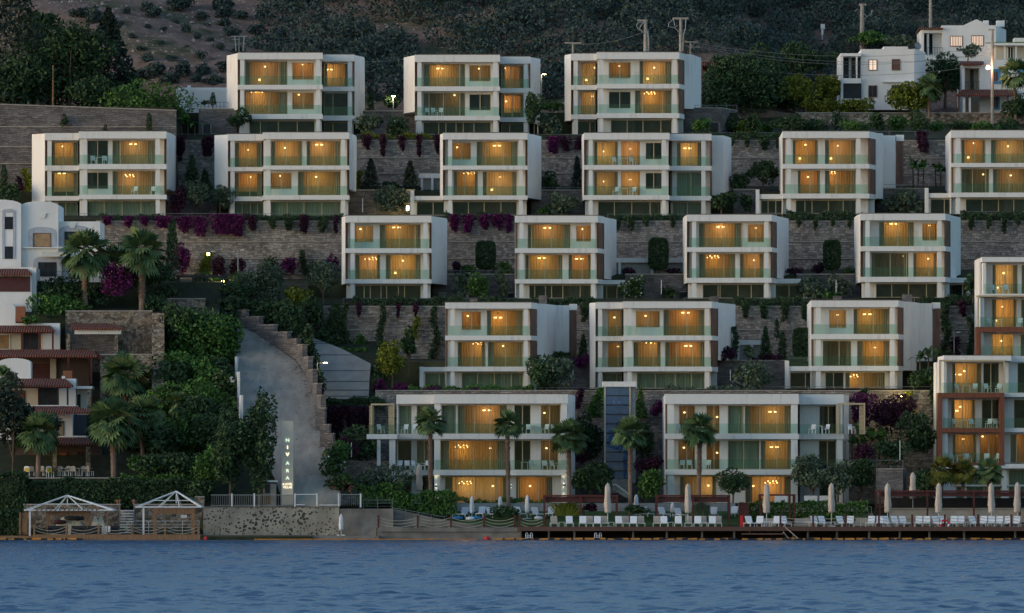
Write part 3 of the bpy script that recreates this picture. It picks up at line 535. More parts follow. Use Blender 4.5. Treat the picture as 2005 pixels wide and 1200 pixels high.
def banana(cx, base, y, wpx, hpx, label, mat='green', group='banana plants'):
    rng = np.random.default_rng(int(cx + base)); w_, h_ = M(wpx, y), M(hpx, y); root = empty('banana_plant', P(cx, base, y), label, 'banana plant', group); V, Q = [], []; st = MB()
    for s_ in range(3):
        ox = (s_ - 1) * w_ * .22; hh = h_ * rng.uniform(.4, .55); st.tube([(ox, 0, -.3), (ox * 1.1, 0, hh)], .10, 6, .06)
        for i in range(8):
            az = i * 2.4 + rng.uniform(-.3, .3); el = rng.uniform(.5, 1.35); ln = h_ * rng.uniform(.38, .58); D = np.array([math.cos(az) * math.cos(el), math.sin(az) * math.cos(el), math.sin(el)]); S = np.array([-math.sin(az), math.cos(az), 0])
            prev = None
            for k in range(7):
                t = k / 6; p = np.array([ox, 0, hh]) + D * ln * t - np.array([0, 0, 1]) * .55 * ln * t * t * (.4 + math.cos(el)); wd = .27 * math.sin(math.pi * min(.97, .12 + t * .88)) * (h_ / 4)
                cur = (p + S * wd, p - S * wd)
                if prev: n = len(V); V.extend([prev[0], cur[0], cur[1], prev[1]]); Q.append((n, n + 1, n + 2, n + 3))
                prev = cur
    me = np_mesh('leaves', np.array(V), np.array(Q)); me.materials.append(MT[mat]); o = bpy.data.objects.new('crown', me); COL.objects.link(o); o.parent = root
    t = st.build('trunk', 'trunk'); t.parent = root; return root
def reeds(cx, base, y, wpx, hpx, label, mat):
    w_, h_ = M(wpx, y), M(hpx, y); rng = np.random.default_rng(int(cx)); V = []; n = 420
    for i in range(n):
        x, yy = rng.normal(0, w_ * .16), rng.normal(0, w_ * .12); tx = x + rng.normal(0, w_ * .2); hh = h_ * rng.uniform(.5, 1.05); wd = .03
        V += [(x - wd, yy, 0), (x + wd, yy, 0), (tx * .8 + x * .2 + wd, yy, hh * .7), (tx * 1.1, yy, hh)]
    me = np_mesh('ornamental_grass', np.array(V), np.arange(4 * n).reshape(-1, 4)); me.materials.append(MT[mat]); o = bpy.data.objects.new('ornamental_grass', me); COL.objects.link(o); o.location = P(cx, base, y); tag(o, label, 'ornamental grass', 'tufts of tall grass on the lawn')
# ------------------------------------------------------------ lamps inside rooms
def chandelier_mb():
    a = MB(); a.tube([(0, 0, 0), (0, 0, .55)], .012)
    n = 10
    for i in range(n):
        t = 2 * math.pi * i / n; c, s_ = math.cos(t), math.sin(t); r = .62 if i % 2 else .42; z = -.02 if i % 2 else .14
        a.cur = 0; a.tube([(0, 0, .1), (c * r * .6, s_ * r * .6, -.08), (c * r, s_ * r, z)], .014, 4)
        a.cur = 1; a.ball((c * r, s_ * r, z + .06), .052, 6)
    return a
def pendant_mb(n):
    a = MB(); a.tube([(0, 0, .1), (0, 0, .5)], .012)
    if n == 2: a.tube([(-.28, 0, .1), (.28, 0, .1)], .014)
    for x in ((-.28, .28) if n == 2 else (0,)):
        a.cur = 0; a.tube([(x, 0, 0), (x, 0, .12)], .012)
        a.cur = 1; a.lathe([(.10, 0), (.15, -.03), (.15, -.09), (.09, -.12)] if n == 2 else [(.03, .02), (.11, -.04), (.11, -.10), (.03, -.15)], 8, (x, 0, 0))
    return a
def table_lamp_mb():
    a = MB(); a.lathe([(.12, 0), (.12, .03), (.02, .05), (.02, .62), (.02, .64)], 8)
    a.cur = 1; a.lathe([(.15, .60), (.09, .80)], 8); return a
LPROTO = {}
LKIND = {'c': ('chandelier', 'lit many-armed chandelier', 'chandelier'), 'd': ('pendant_lamp', 'lit twin pendant lamp', 'pendant lamp'),
         'p': ('pendant_lamp', 'lit single pendant lamp', 'pendant lamp'), 't': ('standing_lamp', 'lit short standing lamp', 'lamp')}
LPOW = 24
def room_lamp(kind, px, py, y, power, where, zfloor):
    nm, what, cat = LKIND[kind]
    loc = P(px, py, y)
    if kind == 't': loc.z = zfloor + .02
    if kind not in LPROTO:
        a = {'c': chandelier_mb, 'd': lambda: pendant_mb(2), 'p': lambda: pendant_mb(1), 't': table_lamp_mb}[kind]()
        o = a.build(nm, ['brass', 'bulb' if kind in 'c' else 'bulb_dim']); LPROTO[kind] = o
    else:
        o = LPROTO[kind].copy(); COL.objects.link(o)
    o.location = loc; tag(o, f"{what} {where}", cat, what.replace('lit ', '') + 's glowing in the rooms')
    ld = bpy.data.lights.new("lamp_light", 'POINT'); ld.energy = LPOW * power * random.uniform(.75, 1.2); ld.color = (1, random.uniform(.52, .60), random.uniform(.17, .26)); ld.shadow_soft_size = .22
    lo = bpy.data.objects.new("lamp_light", ld); COL.objects.link(lo); lo.parent = o; lo.location = (0, -.05, .5 if kind == 't' else -.12)

# ------------------------------------------------------------ white villas
# bay: (kind, x0, x1, mullion_px or None, [(lampkind, px, py, power)], sill_py or None)
CURT = {'L': 'curtain', 'B': 'brown_curtain', 'G': 'green_curtain', 'D': 'dark_curtain'}
def curtain_mesh(name, mat, parent, x0, x1, y, z0, z1, amp=.02, per=.26):
    n = max(8, int((x1 - x0) / per * 6)); a = MB(); ph = random.random() * 6
    vs = []
    for i in range(n + 1):
        x = x0 + (x1 - x0) * i / n; yy = y + amp * math.sin(2 * math.pi * (x - x0) / per + ph + .8 * math.sin(x * 1.7))
        vs += [(x, yy, z0), (x, yy, z1)]
    a.add(vs, [(2 * i, 2 * i + 2, 2 * i + 3, 2 * i + 1) for i in range(n)])
    return a.build(name, mat, parent, smooth=True)
def bay(root, b, yg, z0, z1, where):
    kind, xa, xb, mull, lamps, sill = (list(b) + [None] * 6)[:6]
    x0, x1 = X(xa, yg), X(xb, yg); zb = Z(sill, yg) if sill else z0 + .02; zt = z1 - (.12 if not sill else .25)
    f = MB(); t = .05
    f.box(x0, x0 + t, yg, yg + .08, zb, zt).box(x1 - t, x1, yg, yg + .08, zb, zt)
    f.box(x0 + t, x1 - t, yg, yg + .08, zt - t, zt).box(x0 + t, x1 - t, yg, yg + .08, zb, zb + t)
    if mull is None:
        k = max(2, round((x1 - x0) / 1.7)); ms = [x0 + (x1 - x0) * i / k for i in range(1, k)]
    else: ms = [X(q, yg) for q in mull]
    for q in ms: f.box(q - .045, q + .045, yg + .002, yg + .078, zb + t, zt - t)
    win = f.build('window', 'gold', root)
    MB().box(x0 + t * .5, x1 - t * .5, yg + .035, yg + .045, zb + t * .5, zt - t * .5).build('pane', 'glass', win)
    if z1 - zt > .02: MB().box(x0, x1, yg, yg + .15, zt + .002, z1).build('lintel', 'white', root)
    lit = bool(lamps); dep = 2.4 if lit else 1.3
    yb = yg + .09 + dep
    r = MB(); a0, a1, c0, c1 = yg + .085, yb, z0 + .006, z1 - .006
    r.add([(x0 + .01, a0, c0), (x1 - .01, a0, c0), (x1 - .01, a1, c0), (x0 + .01, a1, c0), (x0 + .01, a0, c1), (x1 - .01, a0, c1), (x1 - .01, a1, c1), (x0 + .01, a1, c1)],
          [(0, 1, 2, 3), (4, 7, 6, 5), (1, 5, 6, 2), (2, 6, 7, 3), (3, 7, 4, 0)])
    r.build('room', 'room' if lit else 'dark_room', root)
    if lit:
        curtain_mesh('curtain', 'brown_curtain' if kind == 'B' else random.choice(['curtain', 'curtain', 'curtain_pale', 'curtain_ochre']), win, x0 + .05, x1 - .05, yb - .25, z0 + .05, z1 - .08)
        wdt = x1 - x0
        if wdt > 2.2 and not sill:
            for s_ in (0, 1):
                cw = wdt * random.uniform(.09, .16)
                curtain_mesh('side_drape', 'brown_curtain', win, x0 + .06 if not s_ else x1 - .06 - cw, x0 + .06 + cw if not s_ else x1 - .06, yg + .28, z0 + .05, z1 - .1, .035, .2)
        for li in lamps: room_lamp(li[0], li[1], li[2], yg + 1.25 if li[0] != 't' else yg + 1.4, li[3], where, z0)
    elif kind == 'W' or kind == 'D':
        if random.random() < .6:
            cw = (x1 - x0) * random.uniform(.2, .4); s_ = random.random() < .5
            curtain_mesh('curtain', 'dark_curtain', win, x0 + .06 if s_ else x1 - .06 - cw, x0 + .06 + cw if s_ else x1 - .06, yg + .35, z0 + .05, z1 - .1)
    else:
        curtain_mesh('curtain', CURT[kind], win, x0 + .06, x1 - .06, yg + .35, z0 + .05, z1 - .1)
    if sill: MB().box(x0, x1, yg + .003, yg + .15, z0, zb - .045).build('sill_wall', 'white', root); MB().box(x0 - .05, x1 + .05, yg - .06, yg + .16, zb - .043, zb - .003).build('sill', 'white', win)
def fill_walls(root, xa, xb, bays, yg, z0, z1, mat='white'):
    cur = xa
    for b in sorted(bays, key=lambda q: q[1]) + [(0, xb, xb)]:
        if X(b[1], yg) - X(cur, yg) > .03: MB().box(X(cur, yg) + .001, X(b[1], yg) - .001, yg - .02, yg + .16, z0, z1).build('wall', mat, root)
        cur = max(cur, b[2])
def slats(root, a, b, z0, z1, n=None):
    a, b = Vector(a), Vector(b); d = b - a; ln = d.length; n = n or max(3, int(ln / .16)); u = d.normalized(); nn = Vector((-u.y, u.x))
    m = MB()
    for i in range(n):
        p = a + d * ((i + .12) / n); q = a + d * ((i + .88) / n)
        m.prism([tuple(p), tuple(q), tuple(q + nn * .05), tuple(p + nn * .05)], z0, z1)
    p, q = a + nn * .06, b + nn * .06
    m.prism([tuple(p), tuple(q), tuple(q + nn * .03), tuple(p + nn * .03)], z0, z1)
    return m.build('louvre_screen', 'louvre', root)
FL = ['upper floor', 'middle floor', 'ground floor']
def bays_where(bays, fl, short):
    lits = [b for b in bays if len(b) > 4 and b[4]]
    return lits
def villa(short, label, y0, lv, segs, lw=None, rw=None, rwb=None, annex=None, chim=(), scr=None, depth=9.0, lwb=None, rec=1.35):
    roof_t, roof_b, s1t, s1b, s2t, s2b, base = [Z(p, y0) for p in lv]
    cx = X((segs[0]['x'][0] + segs[-1]['x'][1]) / 2, y0)
    root = empty('villa', (cx, y0, base), label, 'villa', 'white balconied villas stepping up the hillside')
    fr = []
    for s in segs:
        d = y0 + s.get('dy', 0)
        fr += [(X(s['x'][0], d), d), (X(s['x'][1], d), d)]
    last = segs[-1]; yl = y0 + last.get('dy', 0)
    ret = last.get('ret')
    rp = (X(ret, yl + 2.3), yl + 2.3) if ret else None
    back = y0 + depth
    poly = fr + ([rp] if rp else []) + [((rp or fr[-1])[0] - .15, back), (fr[0][0] + .15, back)]
    MB().prism(poly, roof_b, roof_t).build('roof', 'white', root)
    c = MB(); cp = [(x + (.02 if i >= len(poly) - 4 else -.02 if i == 0 else 0), y - .03) for i, (x, y) in enumerate(poly)]
    c.prism(cp, roof_t + .003, roof_t + .07).build('coping', 'coping', root)
    for a, b in ((s1t, s1b), (s2t, s2b)): MB().prism(poly, b, a).build('slab', 'white', root)
    # end walls
    zt = roof_t - .04
    x0, d0 = fr[0]
    if lw:
        xo, dyo = X(lw[0], y0 + lw[1]), y0 + lw[1]
        MB().prism([(x0 - .004, d0 + .28), (x0 - .004, back - .01), (xo, back - .01), (xo, dyo)], Z(lwb, y0) if lwb else s2b - .02, zt).build('end_wall', 'white', root)
    elif True:
        MB().prism([(x0 + .02, d0 + 1.2), (x0 + .12, d0 + 1.2), (x0 + .12, back - .01), (x0 + .02, back - .01)], base, zt - .1).build('end_wall', 'white', root)
    e0 = rp or (fr[-1][0], fr[-1][1] + .3)
    if rw:
        pts = [(e0[0] + .004, e0[1])] + [(X(px, y0 + d), y0 + d) for px, d in rw]
        pl = pts + [(pts[-1][0], max(back, pts[-1][1] + .5)), (pts[0][0], max(back, pts[-1][1] + .5))]
        MB().prism(pl, Z(rwb, y0 + 3) if rwb else s2b - .02, zt).build('end_wall', 'white', root)
    MB().prism([(x0 + .2, y0 + 7.45), (e0[0] - .1, y0 + 7.45), (e0[0] - .1, back - .05), (x0 + .2, back - .05)], base - 1, roof_b + .02).build('rear_wall', 'white', root)
    zs = [(s1t, roof_b), (s2t, s1b), (base, s2b)]
    for si, s in enumerate(segs):
        d = y0 + s.get('dy', 0); xa, xb = s['x']; r_ = s.get('ret'); pw = s.get('pw', 8.2)
        pl_, pr_ = s.get('piers', (True, True)); inl, inr = s.get('inset', (5, 5))
        for fi, (za, zb) in enumerate(zs):
            bays = s['f'][fi]
            if bays is None: continue
            rr = rec if fi < 2 else rec + .2
            rr = s.get('rec', rr); yg = d + rr
            ga, gb = s.get('g', (xa + 2, xb - 2))
            sgn = f"{'set-back ' if s.get('dy', 0) > 1 and len(segs) > 1 else ''}"
            for bi, b in enumerate(sorted(bays, key=lambda q: q[1])):
                nb = len(bays); pos = 'only bay' if nb == 1 else ('left bay', 'right bay')[bi] if nb == 2 else ('left bay', 'middle bay', 'right bay')[bi] if nb == 3 else f'bay {bi+1}'
                bay(root, b, yg, za + .004, zb - .004, f"in the {sgn}{pos}, {FL[fi]}, {short}")
            fill_walls(root, ga, gb, bays, yg, za + .002, zb - .002)
            for q, on in ((xa + inl, pl_), (xb - inr - pw, pr_)):
                if on: MB().box(X(q, d), X(q + pw, d), d + .14, d + .55, za + .001, zb - .001).build('pier', 'white', root)
            for q in s.get('xp', ()) if fi < 2 else (): MB().box(X(q, d + .5), X(q + pw, d + .5), yg - .35, yg - .03, za + .001, zb - .001).build('pier', 'white', root)
            if fi < 2:
                h = .95; MB().box(X(xa + 2, d), X(xb - 2, d), d + .05, d + .065, za + .004, za + h).build('glass_railing', 'rail_glass', root)
                if s.get('lvl', si == 0): slats(root, (X(xa + .8, d + .8), d + .8), (X(xa + 5, d + .8), d + .8), za + .003, zb - .003, 3)
                if r_:
                    slats(root, (X(xb, d) + .05, d + .3), (rp[0] - .06, rp[1] - .05), za + .003, zb - .003)
                elif s.get('lvr'): slats(root, (X(xb - 4.5, d + .7), d + .7), (X(xb - .5, d + .7), d + .7), za + .003, zb - .003, 3)
            else:
                if r_: MB().box(X(xb, d) - .3, rp[0] - .1, rp[1], rp[1] + .1, za, zb - .002).build('wall', 'white', root)
    if annex:
        for an in annex: an_build(root, y0, s2t, s2b, base, an, short)
    if scr:
        xa, xb, d, pt, pb = scr; yy = y0 + d; slats(root, (X(xa, yy), yy), (X(xb, yy), yy), Z(pb, yy), Z(pt, yy) - .02); MB().box(X(xa, yy) - .02, X(xb, yy) + .05, yy - .1, yy + 2, Z(pt, yy) + .003, Z(pt - 12, yy)).build('roof_overhang', 'white', root)
    for px, pw, pyt in chim:
        yy = y0 + 6; MB().box(X(px, yy), X(px + pw, yy), yy, yy + 1, roof_t + .075, Z(pyt, yy)).build('chimney', 'stone_dark', root)
    return root
def an_build(root, y0, s2t, s2b, base, an, short):
    xa, xb = an['x']; d = y0 + an.get('dy', 1.2)
    a, b = X(xa, d), X(xb, d)
    MB().box(a, b, d, y0 + 7.4, s2b + .004, s2t - .004).build('terrace_slab', 'white', root)
    for b_ in an['bays']: bay(root, b_, d + .9, base + .004, s2b - .002, short)
    fill_walls(root, *an.get('g', (xa, xb)), an['bays'], d + .9, base + .002, s2b)
    if an.get('pil'):
        pa, pb, pt = an['pil']; MB().box(X(pa, d), X(pb, d), d - .12, d + .5, base, Z(pt, d)).build('pillar', 'white', root)
    if an.get('rail'): MB().box(X(an['rail'][0], d), X(an['rail'][1], d), d + .05, d + .065, s2t + .002, s2t + .95).build('glass_railing', 'rail_glass', root)

R5, R4, R3, R2, R1 = 'top row', 'second row', 'third row', 'fourth row', 'bottom row'
# --- top row
villa('leftmost villa of top row', 'white villa with lit balconies left of a stone box annex, leftmost of the top row', 96, (103, 116, 166, 175, 223, 233, 262),
  [dict(x=(465, 632), f=[[('L', 480, 563, [522, 546], [('p', 519, 129, .8), ('t', 508, 150, .35)]), ('W', 572, 615, None, [('p', 593, 125, .7)], 156)],
                         [('L', 469, 563, [490, 527], [('c', 504, 181, 1)]), ('W', 572, 615, None, [('p', 585, 184, .3)], 214)],
                         [('D', 488, 616, [510, 545, 582])]], piers=(True, True)),
   dict(x=(632, 694), dy=3, f=[[('L', 634, 682, [652], [('d', 645, 135, .8)])], [('D', 634, 682, [652])], [('D', 634, 682, [652])]], piers=(False, True))],
  lw=(444, 4), lwb=214, rw=[(713, 6.5)], rwb=240)
villa('middle villa of top row', 'white villa with lit balconies and chairs behind glass, middle of the top row', 96, (107, 121, 169, 178, 226.5, 235.5, 262),
  [dict(x=(812, 979), f=[[('L', 829, 911, [868, 900], [('d', 862, 133, 1)]), ('W', 919, 961, None, [('p', 938, 133, .25)], 159)],
                         [('B', 829, 911, [840, 868, 900], [('p', 890, 185, .45)]), ('W', 919, 961, None, None, 216)],
                         [('D', 829, 961, [859, 873, 893, 907, 928])]]),
   dict(x=(979, 1038.5), dy=3, f=[[('L', 981, 1027, [1000], [('p', 988, 132, .7)])], [('L', 981, 1027, [1003], [('p', 991, 197, 1)])], [('D', 981, 1027, [998])]], piers=(False, True))],
  lw=(790.5, 4), lwb=218, rw=[(1058, 6.5)], rwb=240)
villa('rightmost villa of top row', 'white villa with lit balconies below two utility poles, rightmost of the top row', 96, (102, 115.5, 164, 173, 221.5, 231, 262),
  [dict(x=(1118, 1168), dy=2.2, f=[[('L', 1137, 1166, [1162], [('p', 1164, 131, .7), ('t', 1148, 150, .3)])], [('L', 1137, 1166, [1160], [('p', 1160, 187, .8)])], [('D', 1131, 1166, [1155])]], piers=(True, False)),
   dict(x=(1168, 1330), ret=1340, f=[[('W', 1192, 1235, None, [('p', 1213, 128, .5)], 153), ('L', 1252, 1315, [1284], [('p', 1281, 131, .9), ('t', 1268, 150, .4)])],
                         [('W', 1192, 1235, None, None, 212), ('L', 1243, 1315, [1258, 1297], [('c', 1273, 184, 1)])],
                         [('D', 1196, 1315, [1228, 1259, 1294])]])],
  lw=(1106, 4), lwb=233, rw=[(1356, 3.2), (1373, 9)], rwb=213)
# --- second row
villa('leftmost villa of second row', 'white villa with lit balconies above white arched house, leftmost of the second row', 76, (257, 271, 321, 331, 381, 390, 430),
  [dict(x=(87.5, 154), dy=3.2, f=[[('L', 98, 152, [124], [('p', 123, 285, .9)])], [('L', 98, 152, [130], [('d', 121, 338, .9)])], [('G', 114, 152, [129])]], piers=(True, False)),
   dict(x=(154, 326), f=[[('D', 171, 212, [191]), ('L', 220, 304, [236, 269], [('d', 261, 281, .9)])],
                         [('W', 171, 212, None, None, 370), ('L', 220, 304, [240, 270], [('c', 252, 346, 1)])],
                         [('G', 171, 310, [204, 239, 276])]], inset=(8, 13), lvr=True)],
  lw=(62.5, 5), lwb=392, rw=[(340.5, 5.5)], rwb=372)
villa('second villa of second row', 'white villa with six round glows behind grey olive tree, second of the second row', 76, (259, 272, 324, 332, 382, 391, 430),
  [dict(x=(446, 514), dy=3.2, f=[[('L', 459, 512, [484], [('p', 485, 292, .9)])], [('L', 459, 512, [489], [('p', 490, 345, .9)])], [('G', 459, 516, [474, 490, 504])]], piers=(True, False)),
   dict(x=(514, 684), f=[[('L', 530, 592, [560], [('p', 558, 288, .9)]), ('L', 600, 667, [634], [('d', 625, 282, .9)])],
                         [('W', 530, 571, None, [('p', 549, 343, .45)], 370), ('L', 583, 667, [603, 622], [('p', 619, 345, 1)])],
                         [('G', 530, 667, [562, 595, 630])]], inset=(7, 8), lvr=True)],
  lw=(420, 5), lwb=367, rw=[(697, 5.5)], rwb=373)
villa('third villa of second row', 'white villa with a low terrace wing on its left, third of the second row', 76, (260, 273, 324, 332, 382.5, 391, 421),
  [dict(x=(867, 1033), f=[[('W', 886, 922, None, [('p', 895, 287, .5)], 312.5), ('L', 933, 1014, [951, 985], [('d', 973, 284, .9)])],
                         [('L', 888, 936, [910], [('c', 920, 340, .9)]), ('L', 945, 1012, [979], [('p', 979, 345, .9), ('t', 963, 362, .2)])],
                         [('D', 886, 1012, [917, 948, 981])]], inset=(10, 9), lvr=True)],
  lw=(861.5, 3), rw=[(1060, 6)], rwb=389,
  annex=[dict(x=(807, 872), bays=[('D', 816, 872, [848])], pil=(803.5, 810.5, 373))])
villa('fourth villa of second row', 'white villa with two twin chair sets on its balconies, fourth of the second row', 76, (260, 273, 323, 332, 382, 391, 427),
  [dict(x=(1143.5, 1311), f=[[('L', 1163, 1210, [1180], [('p', 1181, 295, .9)]), ('L', 1216, 1253, [1234], [('p', 1234, 290, .9)]), ('W', 1264, 1296, None, None, 312)],
                         [('L', 1163, 1210, [1180], [('p', 1181, 354, .8)]), ('L', 1216, 1253, [1234], [('p', 1234, 350, .9)]), ('W', 1264, 1296, None, None, 370)],
                         [('D', 1171, 1294, [1203, 1237, 1273])]], inset=(9, 7)),
   dict(x=(1311, 1392.5), dy=1.8, ret=1394, f=[[('L', 1325, 1374, [1352], [('d', 1346, 289, 1)])], [('G', 1325, 1374, [1353])], [('G', 1317, 1373, [1346])]], inset=(5, 11), piers=(False, True), lvr=True, lvl=True)],
  lw=(1140, 2.5), rw=[(1417, 4.3), (1432, 9)], rwb=381)
villa('fifth villa of second row', 'white villa whose rear wing ends in a brown screen, fifth of the second row', 76, (257, 270, 321, 330, 379, 388.5, 418),
  [dict(x=(1532, 1702), ret=1714.5, f=[[('L', 1552, 1602, [1581], [('p', 1577, 282, .9), ('t', 1566, 303, .4)]), ('L', 1615, 1676, [1642], [('p', 1641, 284, .8), ('t', 1627, 303, .4)])],
                         [('L', 1562, 1606, [1586], [('p', 1582, 345, 1)]), ('L', 1615, 1676, [1637], [('c', 1626, 340, 1)])],
                         [('D', 1558, 1676, [1576, 1590, 1622, 1651])]], inset=(8.5, 17), lvr=True)],
  rw=[(1728, 3), (1730, 7), (1753, 7.4), (1754, 9)], rwb=389, scr=(1755, 1769, 8, 276, 361),
  annex=[dict(x=(1486, 1533), bays=[('D', 1490, 1531, [1504, 1519])], pil=(1480, 1487, 371))])
villa('sixth villa of second row', 'white villa cut by the picture edge, rightmost of the second row', 76, (255, 269.5, 319, 327, 377, 386, 418),
  [dict(x=(1862, 2030), f=[[('L', 1882, 1930, [1908], [('p', 1907, 279, .9), ('t', 1896, 300, .4)]), ('L', 1940, 2014, [1976], [('p', 1974, 285, .9)])],
                         [('B', 1882, 1937, [1904, 1930], [('p', 1925, 340, .2)]), ('L', 1944, 2014, [1976], [('p', 1979, 342, .5)])],
                         [('D', 1891, 2010, [1923, 1955, 1985])]], inset=(10, 9))],
  rw=[(2050, 5)], annex=[dict(x=(1818, 1863), bays=[('D', 1822, 1863, [1849])], pil=(1811, 1818, 368))])
# --- third row
villa('leftmost villa of third row', 'white villa above the paved driveway, leftmost of the third row', 56, (422, 435.5, 486, 495, 546.5, 555, 584.5),
  [dict(x=(676, 845), f=[[('W', 695, 731, None, [('p', 706, 447, .45)], 474), ('L', 743, 824, [782, 813], [('d', 776, 444, .8)])],
                         [('L', 695, 744.5, [720], [('c', 727, 508, .8)]), ('L', 755, 824, [791], [('p', 789, 509, .9), ('t', 774, 530, .15)])],
                         [('D', 695, 824, [713, 725, 746, 757, 780, 792])]], inset=(10, 8), lvr=True)],
  lw=(669, 3), rw=[(875, 6)], rwb=556)
villa('second villa of third row', 'white villa beside olive pair and square topiary, second of the third row', 56, (422, 435.5, 486, 495, 546.5, 555, 583.5),
  [dict(x=(1008, 1170.5), ret=1183, f=[[('L', 1033, 1117, [1041, 1080], [('d', 1072, 445, .9)]), ('W', 1128, 1157, None, [('p', 1141, 447, .45)], 473)],
                         [('L', 1028, 1101.5, [1036, 1067], [('d', 1061, 504, .9)]), ('L', 1113, 1157, [1140], [('d', 1134, 505.5, .8)])],
                         [('D', 1036, 1157, [1047, 1068, 1080, 1102, 1136])]], inset=(9, 5))],
  rw=[(1184, 3), (1207, 9)], rwb=545, annex=[dict(x=(1171, 1224), dy=2.6, bays=[('D', 1177, 1222, [1188, 1208])]), ])
villa('third villa of third row', 'white villa between two dark topiary trees, third of the third row', 56, (420, 433, 484, 493, 544, 553.5, 583.5),
  [dict(x=(1345, 1511), ret=1521, f=[[('L', 1368, 1454, [1383, 1417, 1452], [('d', 1411, 443, 1)]), ('W', 1464, 1496, None, [('p', 1480, 445, .4)], 474)],
                         [('L', 1368, 1440, [1417], [('c', 1397, 505, .9)]), ('L', 1448.5, 1496, [1478], [('p', 1477, 508, .9)])],
                         [('D', 1376, 1496, [1406, 1410, 1445, 1471])]], inset=(10, 6))],
  lw=(1340, 3), rw=[(1522, 3), (1544, 9)], rwb=544, annex=[dict(x=(1512, 1576), dy=2.6, bays=[('D', 1516, 1573, [1545])], pil=(1574.5, 1583, 555))])
villa('rightmost villa of third row', 'white villa left of the balconied tower, rightmost of the third row', 56, (418, 431, 482, 491.5, 542, 552, 582),
  [dict(x=(1685, 1851), ret=1861, f=[[('L', 1721, 1790, [1757], [('d', 1750, 437, .9)]), ('W', 1805.5, 1835, None, [('p', 1820, 440, .4)], 471)],
                         [('B', 1706, 1779, [1743, 1775], [('p', 1770, 500, .08)]), ('L', 1788, 1835, [1819], [('p', 1818, 505, .9)])],
                         [('D', 1715, 1835, [1746, 1779, 1814])]], inset=(10, 7))],
  lw=(1678.5, 3), rw=[(1862, 3), (1881, 9)], rwb=543, annex=[dict(x=(1852, 1900), dy=2.6, bays=[('D', 1857, 1893, [1885])])])
# --- fourth row
villa('leftmost villa of fourth row', 'white villa with green ground-floor shutters and brown rear screen, leftmost of the fourth row', 36, (592, 604, 657, 666, 718, 727, 763),
  [dict(x=(871.5, 1040), ret=1052, f=[[('W', 904, 942, None, [('p', 916, 617, .45)], 646), ('L', 953, 1024, [992], [('d', 975, 620.5, .9)])],
                         [('L', 896, 951, [924], [('c', 939, 674, .7)]), ('L', 955, 1024, [990], [('p', 985, 676, .4)])],
                         [('G', 904, 1024, [935, 968, 1001])]], inset=(10.5, 6))],
  rw=[(1066, 3), (1089, 8.4), (1114, 8.8), (1115, 9)], rwb=727, scr=(1115, 1129, 8.9, 607, 705), chim=((1055, 16, 578), (920, 15, 583)),
  annex=[dict(x=(829, 872), bays=[('G', 832, 872, [860])], pil=(821.5, 829, 718))])
villa('middle villa of fourth row', 'white villa above the glass lift tower, middle of the fourth row', 36, (590, 603, 657, 666, 718, 727, 761),
  [dict(x=(1166, 1219), dy=2.6, f=[[('L', 1190, 1217, [1208], [('p', 1203, 620, .35)])], [('L', 1190, 1217, [1210], [('p', 1210, 677, .3)])], [('G', 1180, 1217, [1208])]], piers=(True, False)),
   dict(x=(1219, 1394), ret=1406, f=[[('W', 1245, 1292, None, [('p', 1264, 617, .5)], 641), ('L', 1299, 1380, [1345], [('d', 1342, 611, .9)])],
                         [('L', 1240, 1294, [1279], [('c', 1278, 672, .8)]), ('L', 1302, 1380, [1325, 1356], [('d', 1348, 676, .9)])],
                         [('G', 1247, 1380, [1283, 1322, 1354])]], inset=(9, 5), pw=9)],
  lw=(1155, 4), lwb=760, rw=[(1407, 3), (1440, 9)], rwb=705, chim=((1391, 16, 580),))
villa('rightmost villa of fourth row', 'white villa with a lit ground-floor room and two chimneys, rightmost of the fourth row', 36, (588, 601, 654, 664, 716.5, 726, 760),
  [dict(x=(1588, 1759), ret=1769, f=[[('W', 1623.5, 1657, None, [('p', 1640, 615, .45)], 642), ('L', 1671, 1742, [1710], [('d', 1698, 614, .9)])],
                         [('B', 1611, 1667, [1643], [('p', 1660, 680, .08)]), ('L', 1678, 1742, [1713], [('p', 1713, 679, 1)])],
                         [('D', 1616, 1652, [1632]), ('L', 1655, 1733, [1690], [('c', 1669, 738, .7)])]], inset=(10, 7), pw=9)],
  rw=[(1782, 3), (1802, 8.4), (1825, 8.8), (1826, 9)], rwb=725, scr=(1826.5, 1840, 8.9, 604, 705), chim=((1632, 16, 579), (1768, 18, 576)),
  annex=[dict(x=(1545, 1589), bays=[('D', 1547, 1598, [1577])], pil=(1537, 1545, 706), rail=(1540, 1586))])
